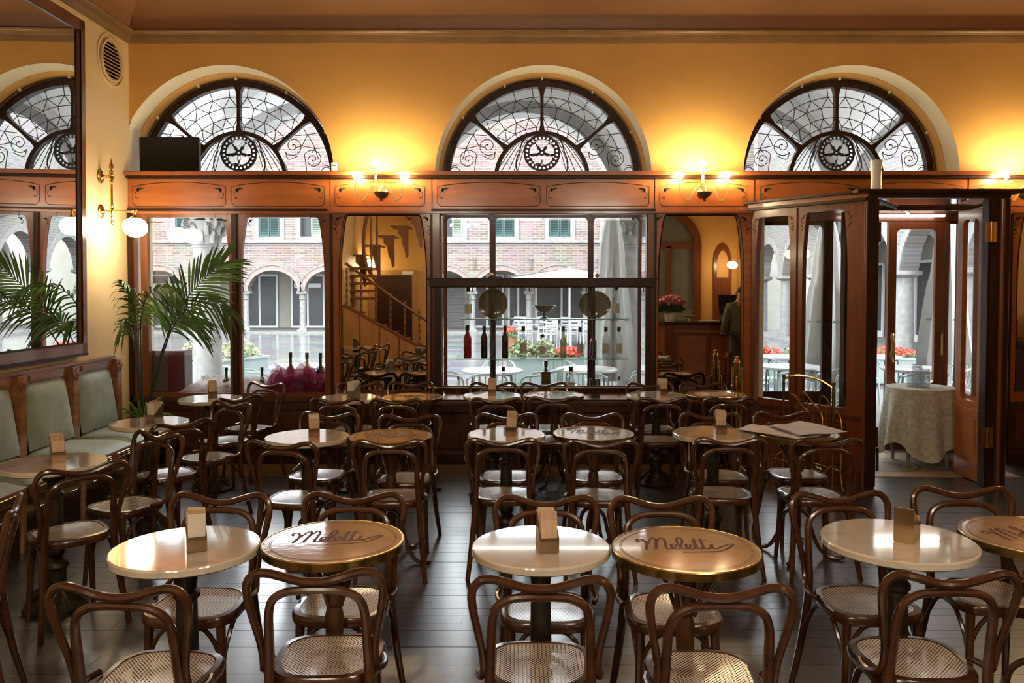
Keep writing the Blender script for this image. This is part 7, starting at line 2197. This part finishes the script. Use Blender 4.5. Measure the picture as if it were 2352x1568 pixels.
# local frame: facing -Y (towards the counter), origin between the feet
V = [(0, 0, 0.93), (0, 0.01, 1.08), (0, 0.015, 1.25), (0, 0.02, 1.38), (0, 0.01, 1.46), (0.01, -0.01, 1.54), (0.015, -0.03, 1.62), (0.015, -0.03, 1.68),
     (0.19, 0.02, 1.37), (0.25, -0.02, 1.12), (0.22, -0.20, 0.98), (0.19, -0.30, 1.02),
     (-0.19, 0.02, 1.37), (-0.25, 0.0, 1.11), (-0.25, -0.14, 0.92), (-0.23, -0.22, 0.90),
     (0.095, 0, 0.88), (0.105, -0.01, 0.50), (0.11, 0.03, 0.09), (0.12, -0.10, 0.04),
     (-0.095, 0, 0.88), (-0.105, 0.0, 0.50), (-0.12, 0.05, 0.09), (-0.14, -0.08, 0.04)]
E = [(0, 1), (1, 2), (2, 3), (3, 4), (4, 5), (5, 6), (6, 7), (3, 8), (8, 9), (9, 10), (10, 11), (3, 12), (12, 13), (13, 14), (14, 15), (0, 16), (16, 17), (17, 18), (18, 19), (0, 20), (20, 21), (21, 22), (22, 23)]
rad = [(0.15, 0.11), (0.145, 0.105), (0.165, 0.11), (0.15, 0.10), 0.055, (0.062, 0.075), (0.078, 0.098), (0.06, 0.075), 0.065, 0.05, 0.038, 0.03, 0.065, 0.05, 0.038, 0.03, 0.085, 0.06, 0.04, 0.035, 0.085, 0.06, 0.04, 0.035]
man = skinned('person', V, E, rad, 'skin')
man.location = (3.88, 1.78, 0)
tag(man, 'man in olive jacket and dark trousers leaning at the bar, reflected in the mirror', 'person')
jv = V[0:5] + V[8:11] + V[12:15]
je = [(0, 1), (1, 2), (2, 3), (3, 4), (3, 5), (5, 6), (6, 7), (3, 8), (8, 9), (9, 10)]
skinned('jacket', [(0, 0.01, 0.84)] + jv[1:], je, [(0.20, 0.145), (0.185, 0.14), (0.20, 0.14), (0.185, 0.125), 0.075, 0.085, 0.068, 0.052, 0.085, 0.068, 0.052], 'jacket', man)
skinned('trousers', [(0, 0, 0.95), V[16], V[17], V[18], V[20], V[21], V[22]], [(0, 1), (1, 2), (2, 3), (0, 4), (4, 5), (5, 6)], [(0.165, 0.125), 0.098, 0.075, 0.06, 0.098, 0.075, 0.06], 'trousers', man)
for (a, b2) in ((18, 19), (22, 23)):
    p, q = Vector(V[a]), Vector(V[b2])
    skinned('shoe', [(p.x, p.y + 0.02, 0.05), (q.x, q.y + 0.02, 0.045), (q.x, q.y - 0.07, 0.035)], [(0, 1), (1, 2)], [(0.045, 0.05), (0.045, 0.045), (0.038, 0.032)], 'cap_black', man)
skinned('hair', [(0.015, 0.03, 1.60), (0.015, 0.015, 1.66), (0.015, -0.02, 1.70)], [(0, 1), (1, 2)], [(0.075, 0.055), (0.084, 0.075), (0.075, 0.06)], 'hair', man)
for s in (-1, 1):
    MB().ball((0.015 + s * 0.08, -0.025, 1.60), 0.022, 10, 1.5).build('ear', 'skin', man)
    MB().ball((0.015 + s * 0.03, -0.118, 1.625), 0.012, 10).build('eye', 'white_china', man)
MB().lathe([(0.012, 0), (0.018, -0.02), (0.0, -0.03)], 8, (0.015, -0.115, 1.59), 'y').build('nose', 'skin', man)
MB().bevbox(-0.015, 0.045, -0.122, -0.11, 1.548, 1.556, 0.002).build('mouth', 'flower_pink', man)
for (hx, hy, hz, s) in ((0.19, -0.30, 1.02, 1), (-0.23, -0.22, 0.90, -1)):
    for k in range(4):
        ox = (k - 1.5) * 0.02
        MB().tube(spline([(hx + ox, hy - 0.01, hz), (hx + ox * 1.2, hy - 0.06, hz + 0.005), (hx + ox * 1.2, hy - 0.10 - 0.01 * (k in (1, 2)), hz - 0.025)], 3), [0.011, 0.011, 0.010, 0.010, 0.009, 0.008, 0.006], 7).build('finger', 'skin', man)
    MB().tube(spline([(hx - s * 0.03, hy + 0.01, hz), (hx - s * 0.055, hy - 0.03, hz - 0.005), (hx - s * 0.05, hy - 0.065, hz - 0.015)], 3), [0.013, 0.013, 0.012, 0.011, 0.010, 0.009, 0.007], 7).build('thumb', 'skin', man)
